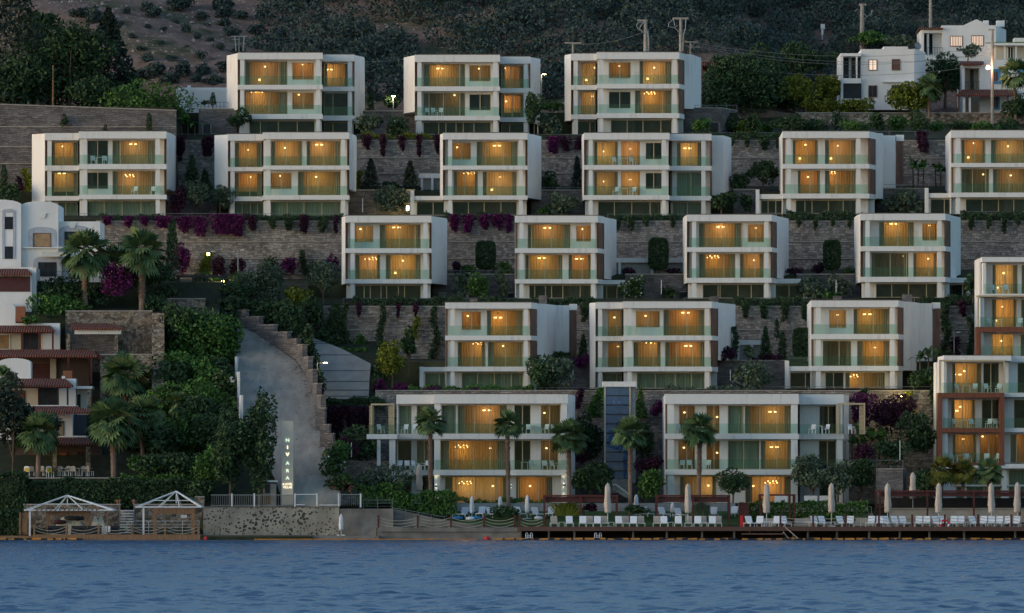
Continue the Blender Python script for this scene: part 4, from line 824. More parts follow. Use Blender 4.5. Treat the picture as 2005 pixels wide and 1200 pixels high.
# --- bottom row
def wall_light(px, py, y, label):
    a = MB(); a.box(-.06, .06, -.14, 0, -.12, .12); a.cur = 1; a.box(-.05, .05, -.13, -.02, .122, .14); a.box(-.05, .05, -.13, -.02, -.14, -.122)
    o = a.build('wall_light', ['metal', 'cool_lamp'], org=P(px, py, y)); 
    for v in o.data.vertices: v.co += ORG[o]
    tag(o, label, 'wall light', 'up-and-down lights on the bottom villa')
    for s in (1, -1):
        ld = bpy.data.lights.new("lamp_light", 'SPOT'); ld.energy = 50; ld.color = (1, .88, .5); ld.spot_size = math.radians(70); ld.spot_blend = .6; ld.shadow_soft_size = .05
        lo = bpy.data.objects.new("lamp_light", ld); COL.objects.link(lo); lo.parent = o; lo.location = (0, -.15, .18 * s); lo.rotation_euler = (math.radians(0 if s < 0 else 180) + .25 * s, 0, 0)
villa('left villa of bottom row', 'wide white villa behind palms, its ground floor glowing, left of the lift tower', 18, (771.5, 790, 849, 859.5, 920, 930.5, 985),
  [dict(x=(776, 849), dy=2.4, f=[[('G', 781, 806, []), ('B', 816, 846, [])], [('D', 779, 806, []), ('B', 816, 846, [831])], [('D', 788, 806, []), ('D', 824, 846, [])]], piers=(False, False), lvl=False),
   dict(x=(849, 1112), f=[[('G', 864, 893, []), ('L', 896, 993, [894, 929, 960], [('d', 953, 802, .8)]), ('D', 1007, 1039, [1023]), ('B', 1059, 1097, [1076], [('p', 1066, 807, .3)])],
                         [('L', 862, 993, [893, 927, 960], [('c', 905, 876, 1.1), ('p', 960, 876, .25)]), ('D', 1007, 1039, [1023]), ('B', 1059, 1093, [1076], [('p', 1070, 876, .3)])],
                         [('L', 871, 998, [893, 931, 972], [('c', 912, 947, 1), ('p', 965, 950, .6)]), ('L', 1010, 1082, [1015, 1054], [('p', 1038, 950, .9)])]], inset=(1, 1), pw=12)],
  rw=[(1126, 6)], rwb=985, depth=11, lwb=985)
villa('right villa of bottom row', 'wide white villa behind one tall palm, right of the lift tower', 18, (771, 791, 849, 859.5, 919, 929.5, 985),
  [dict(x=(1302, 1564), f=[[('B', 1329.5, 1361, [1345], [('p', 1340, 806, .35)]), ('D', 1383, 1409, [1398], [('p', 1404, 815, .15)]), ('G', 1425, 1457, []), ('L', 1458, 1552, [1455, 1488, 1521], [('d', 1513, 805, .7)])],
                         [('B', 1328, 1361, [1345], [('p', 1339, 875, .3)]), ('D', 1383, 1409, [1398], [('p', 1404, 885, .15)]), ('G', 1425, 1487, [1456]), ('L', 1489, 1552, [1521], [('d', 1516, 874, .6)])],
                         [('L', 1331, 1403, [1361], [('p', 1387, 949, .8)]), ('L', 1459, 1550, [1488, 1528], [('c', 1511, 946, 1), ('p', 1475, 950, .4)])]], inset=(5, 2), pw=13),
   dict(x=(1564, 1652), dy=2.4, f=[[('D', 1604, 1640, [1622])], [('D', 1603, 1637, [1620])], [('D', 1604, 1640, [1622])]], piers=(False, True), inset=(0, 2), pw=12)],
  rw=[(1662, 7)], rwb=985, depth=11)
for px, py in ((854, 952), (1001, 952)): wall_light(px, py, 18.12, f"up-and-down wall light on the white pier {'left' if px < 900 else 'right'} of the glowing lounge window, bottom left villa")
wall_light(1103.5, 950, 18.12, "up-and-down wall light on the end pier beside the third palm, bottom left villa")
# ------------------------------------------------------------ balconied tower, lift tower, houses
def rail_glass_part(root, x0, x1, y, z, h=.95): return MB().box(x0, x1, y, y + .015, z, z + h).build('glass_railing', 'rail_glass', root)
def hotel(label, short, y0, floors, x0, x1, divs, rightx=2100, depth=9):
    root = empty('balconied_building', P(x0, floors[-1]['b'] + 10, y0), label, 'building')
    for fi, fl in enumerate(floors):
        pt, pb, wallx, bays, style = fl['t'], fl['b'], fl['wx'], fl['bays'], fl['s']
        zt, zb = Z(pt, y0), Z(pb, y0)
        yg = y0 + 2.2
        for i, b in enumerate(bays): bay(root, b, yg, zb + .004, zt - .004, f"in {'the left' if i == 0 else 'the second' if i == 1 else 'the right'} bay, {fl['n']}, {short}")
        fill_walls(root, fl['x'][0] + 2, rightx, bays, yg, zb + .002, zt - .002)
        for q in fl.get('parts', ()): MB().box(X(q[0], y0), X(q[1], y0), y0 + .2, yg - .03, zb + .002, zt - .002).build('side_wall', 'white', root)
        rail_glass_part(root, X(fl['x'][0] + 2, y0), X(fl['x'][1], y0), y0 + .06, zb + .01)
    return root
H1, H2 = 'upper balconied block', 'lower balconied block'
def FLR(t, b, x, wx, bays, n, parts=()): return dict(t=t, b=b, x=x, wx=wx, bays=bays, s=0, n=n, parts=parts)
def strip_light(root, x0, x1, y, z):
    o = MB().box(x0, x1, y, y + .05, z - .05, z).build('cove_light', 'bulb_dim', root)
    return o
y0 = 34
h1 = hotel('upper white and timber balconied block glowing at the right edge, beyond the lower block', H1, y0,
      [dict(t=514, b=575, x=(1925, 2040), wx=0, s=0, n='upper floor', parts=((1925, 1931),), bays=[('L', 1943, 1993, [1968], [('p', 1965, 533, 1), ('t', 1953, 552, .5)]), ('L', 2000, 2050, [2025], [('p', 2025, 533, .8)])]),
       dict(t=582, b=640, x=(1916, 2040), wx=0, s=0, n='middle floor', parts=((1920, 1927),), bays=[('L', 1942, 1991, [1964], [('p', 1963, 599, 1.1), ('t', 1950, 620, .3)]), ('L', 1999, 2050, [2025], [('p', 2020, 599, .9)])]),
       dict(t=650, b=697, x=(1912, 2040), wx=0, s=0, n='lower floor', parts=((1921, 1926),), bays=[('L', 1942, 1984, [1963], [('p', 1961, 666, 1.2)]), ('L', 1998, 2050, [2025], [('p', 2020, 666, .9)])])], 1925, 2040, [])
MB().box(X(1923, y0), X(2080, y0), y0 - .1, y0 + 9, Z(512.5, y0), Z(503, y0)).build('roof', 'white', h1); MB().box(X(1922.5, y0), X(2080, y0), y0 - .12, y0 + 9, Z(503, y0) + .003, Z(503, y0) + .07).build('coping', 'coping', h1)
MB().box(X(1923, y0), X(2080, y0), y0, y0 + 2.1, Z(578, y0), Z(575, y0)).build('slab', 'white', h1); MB().box(X(1914, y0), X(2080, y0), y0 - .15, y0 + 2, Z(581, y0), Z(578, y0) - .002).box(X(1914, y0), X(1917, y0), y0 - .15, y0 + .2, Z(640, y0), Z(581, y0) - .002).build('gold_frame', 'gold', h1)
MB().box(X(1911.5, y0), X(2080, y0), y0 - .2, y0 + 2.1, Z(650, y0), Z(640, y0) - .002).box(X(1911.5, y0), X(1920.5, y0), y0 - .2, y0 + 2, Z(700, y0), Z(650, y0) - .002).build('timber_frame', 'corten', h1)
MB().box(X(1925, y0), X(2080, y0), y0 + 5.6, y0 + 9, Z(760, y0), Z(512, y0) - .1).box(X(1921, y0), X(1924, y0), y0 + 2.3, y0 + 9, Z(760, y0), Z(504, y0)).build('rear_wall', 'white', h1)
for i, (pt, x0, x1) in enumerate(((516, 1945, 1992), (584, 1943, 1990), (652, 1943, 1983), (584, 2000, 2045), (652, 2000, 2045))):
    strip_light(h1, X(x0, y0 + 4.6), X(x1, y0 + 4.6), y0 + 4.6, Z(pt, y0 + 4.6) - .25)
y0 = 20
h2 = hotel('lower white and rust-clad balconied block at the right edge behind the bar terrace', H2, y0,
      [dict(t=707, b=769, x=(1841, 1966), wx=0, s=0, n='upper floor', parts=((1848, 1854),), bays=[('L', 1864, 1922, [1893], [('p', 1888, 725, .9), ('d', 1874, 732, .4)]), ('D', 1925, 1956, [1940]), ('D', 1992, 2050, [2020])]),
       dict(t=779, b=838, x=(1845, 1958), wx=0, s=0, n='middle floor', parts=((1845, 1856),), bays=[('L', 1862, 1910, [1884], [('p', 1880, 795, .9), ('d', 1868, 803, .5)]), ('D', 1922, 1956, [1942]), ('D', 1985, 2050, [2015])]),
       dict(t=847, b=906, x=(1845, 1958), wx=0, s=0, n='lower floor', parts=((1845, 1856),), bays=[('L', 1865, 1912, [1886], [('p', 1886, 858, .5)]), ('L', 1918, 1956, [1936], [('p', 1924, 853, .5)]), ('L', 1978, 2050, [1990, 2020], [('p', 1983, 855, .5)])])], 1840, 1966, [])
def bx(x0, x1, p0, p1, ya, yb): return (X(x0, y0), X(x1, y0), ya, yb, Z(p1, y0), Z(p0, y0))
MB().box(*bx(1848, 1980, 696, 706.5, y0 - .1, y0 + 9)).box(*bx(1980.1, 2090, 697, 708, y0 + 1.2, y0 + 9)).build('roof', 'white', h2); MB().box(*bx(1848, 1979.5, 695, 696, y0 - .12, y0 + 9)).build('coping', 'coping', h2)
MB().box(*bx(1838.5, 1967, 704.5, 708, y0 - .5, y0 - .11)).box(*bx(1838.5, 1841.5, 708.1, 769, y0 - .5, y0 - .2)).box(*bx(1964, 1967, 708.1, 769, y0 - .5, y0 - .2)).build('gold_frame', 'gold', h2)
MB().box(*bx(1836, 1966, 769.2, 778.5, y0 - .3, y0 + 2.1)).box(*bx(1836, 1844.5, 778.6, 911, y0 - .3, y0 + 2)).box(*bx(1957.5, 1966, 778.6, 911, y0 - .3, y0 + 2)).box(*bx(1844.6, 1957.4, 838, 846.5, y0 - .28, y0 + 2.1)).box(*bx(1844.6, 1957.4, 906, 911, y0 - .28, y0 + 2.1)).build('timber_frame', 'corten', h2)
MB().box(*bx(1966.3, 2090, 769, 777, y0 + .6, y0 + 2.1)).build('slab', 'white', h2)
for q in ((1966.3, 2090, 838, 846, y0 + .6, y0 + 2.1), (1966.3, 2090, 908, 917, y0 - .2, y0 + 2.1), (1836, 1966.1, 911.3, 917, y0 - .25, y0 + 2.1)): MB().box(*bx(*q)).build('slab', 'white', h2)
MB().box(*bx(1967, 1976, 708, 769, y0 + .9, y0 + 2)).build('pier', 'white', h2)
for p in (769, 838): rail_glass_part(h2, X(1967, y0), X(2090, y0), y0 + .7, Z(p, y0) + .01)
MB().box(X(1840, y0), X(2090, y0), y0 + 5.6, y0 + 9, Z(1000, y0), Z(707, y0)).box(X(1843, y0), X(1846, y0), y0 + 2.3, y0 + 9, Z(1000, y0), Z(708, y0)).build('rear_wall', 'white', h2)
for b in (('G', 1872, 1888, []), ('G', 1892, 1960, [1927]), ('G', 1975, 2050, [2012])): bay(h2, b, y0 + 1.6, Z(985, y0) + .004, Z(917.5, y0), 'x')
fill_walls(h2, 1845, 2080, [('G', 1872, 1888), ('G', 1892, 1960), ('G', 1975, 2050)], y0 + 1.6, Z(985, y0), Z(917.5, y0), 'plaster')
MB().box(*bx(1963, 1972, 917.5, 990, y0 + .5, y0 + .9)).build('pier', 'white', h2); MB().box(*bx(1870, 2080, 949, 952, y0 + 1.3, y0 + 1.55)).build('transom', 'white', h2)
for i, (pt, x0, x1) in enumerate(((849, 1866, 1911), (849, 1919, 1955), (849, 1980, 2040))): strip_light(h2, X(x0, y0 + 4.6), X(x1, y0 + 4.6), y0 + 4.6, Z(pt, y0 + 4.6) - .2)
# glass lift tower
y0 = 24; lf = empty('lift_tower', P(1213, 952, y0), 'glazed lift tower with white cap between the two bottom villas', 'lift tower')
MB().box(X(1180, y0), X(1246, y0), y0 - .15, y0 + 3.2, Z(757, y0), Z(747, y0)).build('roof', 'white', lf)
MB().box(X(1183, y0), X(1186, y0), y0, y0 + .15, Z(940, y0), Z(757.2, y0)).box(X(1232, y0), X(1235, y0), y0, y0 + .15, Z(940, y0), Z(757.2, y0)).build('frame', 'gold', lf)
MB().box(X(1236, y0), X(1244, y0 + 1), y0 + .4, y0 + 3, Z(945, y0), Z(757.2, y0)).build('side_wall', 'metal', lf)
MB().box(X(1186.2, y0), X(1231.8, y0), y0 + .06, y0 + .075, Z(937, y0), Z(757.4, y0)).build('pane', 'lift_glass', lf)
m = MB()
for k in range(10):
    z = Z(757 + 20 * (k + .95) * .92, y0); m.box(X(1186.2, y0), X(1231.8, y0), y0 - .02, y0 + .05, z - .05, z + .05)
m.build('transoms', 'dark_metal', lf)
m = MB().box(X(1190, y0), X(1193, y0), y0 + 1.5, y0 + 1.7, Z(940, y0), Z(760, y0)).box(X(1224, y0), X(1227, y0), y0 + 1.5, y0 + 1.7, Z(940, y0), Z(760, y0)); m.tube([(X(1208, y0), y0 + 1.6, Z(940, y0)), (X(1208, y0), y0 + 1.6, Z(760, y0))], .08); m.build('guide_rails', 'metal', lf)
MB().box(X(1183, y0), X(1246, y0), y0 + 2.6, y0 + 3.1, Z(945, y0), Z(757.3, y0)).build('rear_wall', mk('blue_grey_shaft', (.16, .25, .38), (.11, .18, .28), .5, .6), lf)  # blue put into the wall colour to carry the sky's reflection
MB().box(X(1198, y0), X(1220, y0), y0 + 1, y0 + 2.2, Z(795, y0), Z(792, y0)).box(X(1202, y0), X(1205, y0), y0 + 1.2, y0 + 1.5, Z(792, y0) + .01, Z(784, y0)).box(X(1209, y0), X(1216, y0), y0 + 1.2, y0 + 1.5, Z(790, y0), Z(785, y0)).build('lift_machine', 'plaster', lf)
MB().box(X(1183, y0), X(1236, y0), y0 - .1, y0 + 3, Z(965, y0), Z(938, y0)).build('base', 'ledge', lf)
# stairs arch right of lift
m = MB()
for i in range(9): m.box(X(1196 + i * 3.6, 20), X(1199.6 + i * 3.6, 20), 19, 20.2, Z(952 + i * 2.2, 20) - .25, Z(948 + i * 2.2, 20))
st = tag(m.build('stairs', 'metal', org=P(1196, 965, 20)), 'small dark stairway curving down from the lift tower', 'stairs'); m = MB().tube([(X(1188, 18.9), 18.9, Z(951, 19)), (X(1205, 18.9), 18.9, Z(949, 19)), (X(1232, 18.9), 18.9, Z(968, 19))], .1, 5); m.build('stringer', 'white', st)
# roadside pylon sign
y0 = 6.45; sg = tag(MB().box(X(551.5, y0), X(574, y0), y0, y0 + .45, Z(988, y0), Z(824, y0)).build('pylon_sign', 'sign', org=P(562, 988, y0)), 'tall slim beige pylon sign with lit vertical letters beside the road', 'sign')
def text_part(body, px, pyc, hpx, y, mat, parent, sx=1.0):
    cu = bpy.data.curves.new('txt', 'FONT'); cu.body = body; cu.size = M(hpx, y) / .69; cu.align_x = 'CENTER'; cu.align_y = 'CENTER'; cu.extrude = .02; cu.offset = cu.size * .02
    to = bpy.data.objects.new('txt', cu); COL.objects.link(to); dg = bpy.context.evaluated_depsgraph_get(); me = bpy.data.meshes.new_from_object(to.evaluated_get(dg)); bpy.data.objects.remove(to); bpy.data.curves.remove(cu)
    me.materials.clear(); me.materials.append(MT[mat]); lo = P(px, pyc, y)
    me.transform(__import__('mathutils').Matrix.Translation(lo - ORG[parent]) @ __import__('mathutils').Matrix.Rotation(math.radians(90), 4, 'X') @ __import__('mathutils').Matrix.Diagonal((sx, 1, 1, 1)))
    o = bpy.data.objects.new('lettering', me); COL.objects.link(o); o.parent = parent; return o
for ch, py, mt in (('N', 862, 'letter_green'), ('I', 876, 'letter'), ('V', 890, 'letter'), ('A', 907, 'letter_green'), ('R', 922, 'letter_green'), ('A', 936, 'letter_green')): text_part(ch, 563, py, 6.2, y0 - .03, mt, sg, 1.15)
text_part('& HOTEL', 563, 948, 4.0, y0 - .03, 'letter_small', sg, .82); text_part('VILLAS', 563, 954, 4.4, y0 - .03, 'letter_small', sg, .95)
# small hut left of the sign
hut = tag(MB().box(X(506, 8), X(541, 8), 6.7, 8.6, Z(992, 8), Z(947, 8)).build('hut', 'ledge', org=P(520, 988, 8)), 'small white gatehouse between two tree trunks', 'hut')
MB().box(X(503, 8), X(544, 8), 6.6, 8.8, Z(944, 8) + .003, Z(940, 8)).build('roof', 'white', hut); MB().box(X(520, 8), X(530, 8), 6.66, 6.696, Z(966, 8), Z(948, 8)).build('window', 'dark_metal', hut); MB().box(X(519, 8), X(531, 8), 6.67, 6.696, Z(987, 8), Z(967.5, 8)).build('door', 'timber', hut)

# ---- houses on the left
def arch_poly(x0, x1, zspr, ztop, n=10, zb=None):
    pts = [(x0, zb), (x1, zb)]; cx, hw = (x0 + x1) / 2, (x1 - x0) / 2
    for i in range(n + 1):
        a = math.pi * i / n; pts.append((cx + hw * math.cos(a), zspr + (ztop - zspr) * math.sin(a)))
    return pts
def house_window(root, x0, x1, p0, p1, y, pane='dark_curtain', frame='white', fw=.08, bars=1, name='window', rec=.0):
    a, b, zt, zb = X(x0, y), X(x1, y), Z(p0, y), Z(p1, y); f = MB()
    f.box(a - fw, a, y - .07, y - .003, zb, zt).box(b, b + fw, y - .07, y - .003, zb, zt).box(a - fw, b + fw, y - .07, y - .003, zt + .001, zt + fw).box(a - fw, b + fw, y - .09, y - .003, zb - fw, zb - .001)
    for k in range(bars): q = a + (b - a) * (k + 1) / (bars + 1); f.box(q - .03, q + .03, y - .06, y - .022, zb + .001, zt - .001)
    w_ = f.build(name, frame, root); MB().box(a + .001, b - .001, y - .02, y - .004, zb + .001, zt - .001).build('pane', pane, w_); return w_
DG = mk("dusk_window_pane", (.035, .045, .055), (.02, .025, .032), .7, .35, spec=.15)
y0 = 50; A = empty('white_house', P(100, 560, y0), 'white arched Mediterranean house with blue-grey trim beside the palms', 'house')
m = MB(); zb = Z(590, y0)
m.xz(arch_poly(X(-40, y0), X(42, y0), Z(401, y0), Z(391, y0), zb=zb), y0 - .5, y0 + 8); m.xz(arch_poly(X(42, y0) + .003, X(114, y0), Z(402, y0), Z(394, y0), zb=zb), y0, y0 + 8); m.box(X(114, y0) + .003, X(195, y0), y0 + .6, y0 + 8, zb, Z(433, y0))
m.build('wall', 'plaster', A); MB().box(X(43, y0), X(130, y0), y0 - .35, y0 - .003, Z(486, y0), Z(484, y0)).build('ledge', 'plaster', A)
MB().box(X(5, y0), X(10, y0), y0 - .56, y0 - .503, Z(507, y0), Z(414, y0)).box(X(26, y0), X(31, y0), y0 - .56, y0 - .503, Z(507, y0), Z(414, y0)).xz(arch_poly(X(5, y0), X(31, y0), Z(414, y0) + .003, Z(409, y0), zb=Z(416, y0)), y0 - .565, y0 - .503).build('arch_trim', 'lilac', A)
house_window(A, 10, 25, 425, 448, y0 - .5, DG, 'dark_metal', .03); house_window(A, 10, 25, 483, 506, y0 - .5, DG, 'dark_metal', .03)
def arched(x0, x1, p0, p1, y, pane, name='window', trim='lilac', ptop=6, **k):
    a, b = X(x0, y), X(x1, y); m = MB(); e = .55
    m.xz(arch_poly(a - e, b + e, Z(p0, y) + .2, Z(p0 - ptop - 7, y), zb=Z(p0, y)), y - .05, y - .003).box(a - e, a - .1, y - .05, y - .003, Z(p1, y), Z(p0, y) - .002).box(b + .1, b + e, y - .05, y - .003, Z(p1, y), Z(p0, y) - .002)
    m.build('arch_trim', trim, A); return house_window(A, x0, x1, p0, p1, y, pane, 'dark_metal', name=name, fw=.04, **k)
arched(66, 99, 457, 483, y0, mk("tan_stone_panel", (.46, .30, .17), (.30, .19, .10), 1.5, .8), bars=0)
arched(76, 110, 514, 540, y0, DG, bars=2); arched(127, 165, 454, 480, y0 + .6, DG, bars=1); house_window(A, 136, 158, 520, 545, y0 + .6, DG, 'dark_metal', .04)
aw = MB().add([(X(82, y0), y0 - .9, Z(503, y0)), (X(130, y0), y0 - .9, Z(503, y0)), (X(130, y0), y0 - .02, Z(495, y0)), (X(82, y0), y0 - .02, Z(495, y0)), (X(82, y0), y0 - .9, Z(501, y0)), (X(130, y0), y0 - .9, Z(501, y0)), (X(130, y0), y0 - .02, Z(493, y0)), (X(82, y0), y0 - .02, Z(493, y0))], [(0, 1, 2, 3), (4, 5, 6, 7), (0, 1, 5, 4), (1, 2, 6, 5), (0, 3, 7, 4)]).build('awning', 'tarp', A)
railing(72, 195, 532, 48.5, .9, 'dark balcony railing on the white arched house', 'dark_metal', .6, 1, group='house balcony railings')
for px, py in ((82, 417), (140, 436)): MB().xz([(X(px - 9, y0), Z(py, y0)), (X(px + 9, y0), Z(py, y0)), (X(px + 5, y0), Z(py + 10, y0)), (X(px - 3, y0), Z(py + 10, y0))], y0 - .12 if px < 114 else y0 + .48, y0 - .004 if px < 114 else y0 + .596).build('wall_relief', 'plaster', A)
box_thing('canopy', 'white_cloth', X(205, 49), X(250, 49), 49, 52, Z(496, 49), Z(483, 49) , 'pale blue-white canopy between the two upper palms', 'canopy')
# terraced red-roofed house
B = empty('terraced_house', P(80, 935, 20), 'white terraced house with five red tiled verandah roofs stepping down', 'house')
def wallp(x0, x1, p0, p1, y, mat='plaster', d=6, nm='wall'): return MB().box(X(x0, y), X(x1, y), y, y + d, Z(p1, y), Z(p0, y)).build(nm, mat, B)
def troof(x0, x1, p0, p1, yf, yb, root=None, inl=0, inr=10):
    zt, zb = Z(p0, yb), Z(p1 - 2.5, yf); a, b, c, d_ = X(x0, yf), X(x1, yf), X(x1 - inr, yb), X(x0 + inl, yb); t = .18
    vs = [(a, yf, zb), (b, yf, zb), (c, yb, zt), (d_, yb, zt)]; vs += [(x, y, z - t) for x, y, z in vs]
    return MB().add(vs, [(0, 1, 2, 3), (7, 6, 5, 4), (0, 4, 5, 1), (1, 5, 6, 2), (2, 6, 7, 3), (3, 7, 4, 0)]).build('tiled_roof', 'tile', root or B)
def post(x0, x1, p0, p1, y, mat='red_timber', nm='post', root=None): return MB().box(X(x0, y), X(x1, y), y, y + .22, Z(p1, y), Z(p0, y)).build(nm, mat, root or B)
def beam(x0, x1, p, y, root=None): return MB().box(X(x0, y), X(x1, y), y - .02, y + .24, Z(p + 3, y), Z(p, y)).build('beam', 'red_timber', root or B)
wallp(-60, 62, 536, 615, 43, d=5); wallp(62.2, 71, 524, 640, 43.6, d=5); wallp(-60, 62, 523, 535.8, 44, d=4); troof(-60, 63, 526, 538, 42.2, 43.9)
MB().box(X(-30, 43), X(59, 43), 42.94, 42.996, Z(571, 43), Z(541, 43)).build('roller_blind', 'maroon', B)
m = MB().xz(arch_poly(X(-45, 40), X(30, 40), Z(602, 40), Z(592, 40), zb=Z(660, 40)), 40, 42.6); m.build('wall', 'plaster', B)
wallp(28, 117, 632.5, 640, 38.5, d=1); wallp(-60, 117, 640, 690, 38.6, 'cream', 4); wallp(84, 117.2, 640.2, 690, 38.2, d=.38); troof(-60, 108, 637, 649, 36.4, 38.4)
beam(-60, 106, 649, 36.6); [post(*q, 652, 684, 36.6) for q in ((41, 45), (76, 80), (101.5, 105))]
house_window(B, 47, 74, 654, 683, 38.6, DG, 'red_timber'); house_window(B, -10, 18, 656, 683, 38.6, mk("ochre_stone_panel", (.38, .24, .10), (.22, .14, .07), 1.5, .8), 'white', bars=0)
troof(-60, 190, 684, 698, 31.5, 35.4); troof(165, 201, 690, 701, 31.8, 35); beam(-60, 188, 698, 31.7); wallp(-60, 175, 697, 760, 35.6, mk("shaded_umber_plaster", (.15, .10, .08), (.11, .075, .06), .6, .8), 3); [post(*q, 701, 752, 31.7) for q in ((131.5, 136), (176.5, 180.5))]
wallp(62, 96, 712, 744, 35.4, 'maroon', .15, 'roller_blind'); wallp(98, 110, 702, 742, 35.4, 'cream', .12, 'wall_panel'); wallp(-60, 182, 684.5, 686, 35.45, 'plaster', 2, 'ledge')
m = MB().xz(arch_poly(X(-3, 29), X(60, 29), Z(710, 29), Z(701, 29), zb=Z(760, 29)), 29, 31.2); m.build('wall', 'plaster', B)
wallp(58, 149, 741.5, 748, 28.6, d=1.5); wallp(121, 127, 736, 741.3, 28.6, d=.4, nm='chimney'); wallp(-40, 148, 748, 800, 28.8, 'cream', 3); wallp(116, 148.4, 742.5, 802, 28.4, d=.39); troof(13, 144, 741, 757, 25.2, 28.3, inr=16); troof(-40, 12, 748, 757, 25.2, 28.3, inr=1)
beam(-20, 138, 757, 25.4); [post(*q, 760, 800, 25.4, 'dark_metal') for q in ((112, 115), (130.5, 134))]; house_window(B, 22, 48, 766, 795, 28.8, 'shutter', 'red_timber', bars=1); house_window(B, 76, 112, 760, 799, 28.8, DG, 'red_timber')
wallp(149, 181, 756, 761, 28, d=3, nm='slab'); wallp(150, 178, 761, 830, 30, d=2); house_window(B, 151, 158, 772, 798, 30, DG, bars=0); post(171, 178, 761, 800, 28.3, 'rubble', 'pillar')
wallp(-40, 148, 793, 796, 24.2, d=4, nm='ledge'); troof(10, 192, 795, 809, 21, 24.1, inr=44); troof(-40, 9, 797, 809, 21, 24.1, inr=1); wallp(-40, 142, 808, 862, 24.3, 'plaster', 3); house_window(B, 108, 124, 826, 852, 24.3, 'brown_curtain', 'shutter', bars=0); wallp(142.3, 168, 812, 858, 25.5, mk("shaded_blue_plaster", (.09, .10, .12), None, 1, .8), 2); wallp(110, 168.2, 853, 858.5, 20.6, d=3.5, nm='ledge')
troof(30, 197, 856, 871, 17, 20.5, inr=30); [post(a, b, 872, 932, 17.3, 'rubble_tan', 'pillar') for a, b in ((103, 111), (168, 177))]; beam(30, 194, 871, 17.2)
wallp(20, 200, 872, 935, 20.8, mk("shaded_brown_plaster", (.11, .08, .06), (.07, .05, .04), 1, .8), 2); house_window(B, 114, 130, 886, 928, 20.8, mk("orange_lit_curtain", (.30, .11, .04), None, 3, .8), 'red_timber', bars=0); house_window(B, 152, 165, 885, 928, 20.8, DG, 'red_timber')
for i, (px, p0, p1, y) in enumerate(((41, 600, 630, 38.4), (133, 726, 742, 31.2))): box_thing('planter', 'terracotta', X(px - 9, y), X(px + 9, y), y - .6, y, Z(p1, y), Z(p0, y), ('square brown planter on the white arched parapet' if i == 0 else 'red planter trough under the long verandah roof'), 'planter')
# rubble walls around the terraced house
rwall(128, 298, 610, 40, 10, [], 'tall tan rubble stone wall behind the red-roofed pavilion', 'rubble_tan', .6)
rwall(196, 300, 695, 33, 8, [], 'rubble stone wall below the pavilion terrace', 'rubble', .6); rwall(330, 355, 600, 46.5, 18, [], 'short stone gate wall at top of the ivy slope', 'stone', .5); rwall(312, 402, 586, 47, 20, [], 'low stone parapet under the dark pergola steps', 'rubble_tan', .5)
PV = empty('pavilion', P(190, 695, 37), 'open pavilion with red tiled roof against the rubble wall', 'pavilion')
troof(137, 242, 633, 644, 34.5, 38.5, PV, 0, 25); MB().box(X(146, 35), X(237, 35), 35, 35.3, Z(654, 35), Z(646, 35)).build('beam', 'white', PV); [post(a, b, 654, 696, 35.1, 'rubble_tan', 'pillar', PV) for a, b in ((130, 137), (224, 231))]; MB().box(X(140, 38), X(228, 38), 39, 39.3, Z(697, 38), Z(645, 38)).build('wall', 'stone_dark', PV)
m = MB()
for i in range(26): m.box(X(298, 40 - i * .5) , X(322, 40 - i * .5), 39.5 - i * .5, 40 - i * .5, Z(613, 40) - 9 - i * .0, Z(613, 40) - i * .33)
tag(m.build('stairs', 'rubble', org=P(305, 700, 33)), 'long stone steps climbing beside the rubble wall', 'stairs')
railing(228, 300, 676, 34.6, 1, 'dark iron railing on the pavilion terrace', 'dark_metal', .35, 1, group='house balcony railings')
rwall(45, 235, 937, 12, 3, [], 'low tan garden wall in front of the cafe terrace', 'rubble_tan', .5)
# ---- houses upper right
y0 = 118; Q = empty('white_house', P(1730, 205, y0), 'white cubic house with one lit blind behind a clipped hedge', 'house')
def wq(r, x0, x1, p0, p1, y, d, mat='plaster', nm='wall'): return MB().box(X(x0, y), X(x1, y), y, y + d, Z(p1, y), Z(p0, y)).build(nm, mat, r)
wq(Q, 1686, 1790, 96, 215, y0, 8); wq(Q, 1730, 1778, 91, 95.9, y0, 8); MB().prism([(X(1790, y0) + .003, y0 + .01), (X(1812, y0 + 6), y0 + 6), (X(1812, y0 + 6), y0 + 8), (X(1790, y0) + .003, y0 + 8)], Z(215, y0), Z(95, y0)).build('wall', 'plaster', Q)
wq(Q, 1646, 1651, 104, 215, y0 - .4, 8.4); wq(Q, 1651.1, 1685.9, 104, 110, y0 - .4, 8); wq(Q, 1651.1, 1685.9, 153, 163, y0 - .4, 8); wq(Q, 1676, 1679, 110.1, 152.9, y0 - .4, .4); wq(Q, 1651.1, 1685.9, 193, 215, y0 - .4, 8); wq(Q, 1651.1, 1685.9, 110.1, 152.9, y0 + 2, .3, 'dark_room', 'loggia_wall'); wq(Q, 1662, 1667, 112, 153, y0 + 1.6, .3)
house_window(Q, 1652, 1685, 165, 192, y0 - .2, DG, 'dark_metal', bars=5); house_window(Q, 1702, 1716, 118, 136.5, y0, 'lit_blind', 'shutter'); house_window(Q, 1747.5, 1761, 117, 136, y0, 'shutter', 'shutter', bars=0); house_window(Q, 1701.5, 1716, 168.5, 189, y0, DG, 'shutter'); house_window(Q, 1747, 1761, 168, 189, y0, DG, 'shutter')
wq(Q, 1728, 1790, 159, 161, y0 - .35, .34, 'plaster', 'ledge'); railing(1651, 1676, 138, y0 - .3, .9, 'dark loggia railing on the white cubic house', 'dark_metal', .3, 0, group='house balcony railings')
dish = MB().lathe([(.02, 0), (.25, .04), (.42, .14), (.40, .15), (.25, .06), (.02, .02)], 14); d_ = dish.build('satellite_dish', 'metal'); d_.location = P(1796, 90, 122); d_.rotation_euler = (math.radians(75), 0, .5); tag(d_, 'grey satellite dish on the white cubic house roof', 'satellite dish')
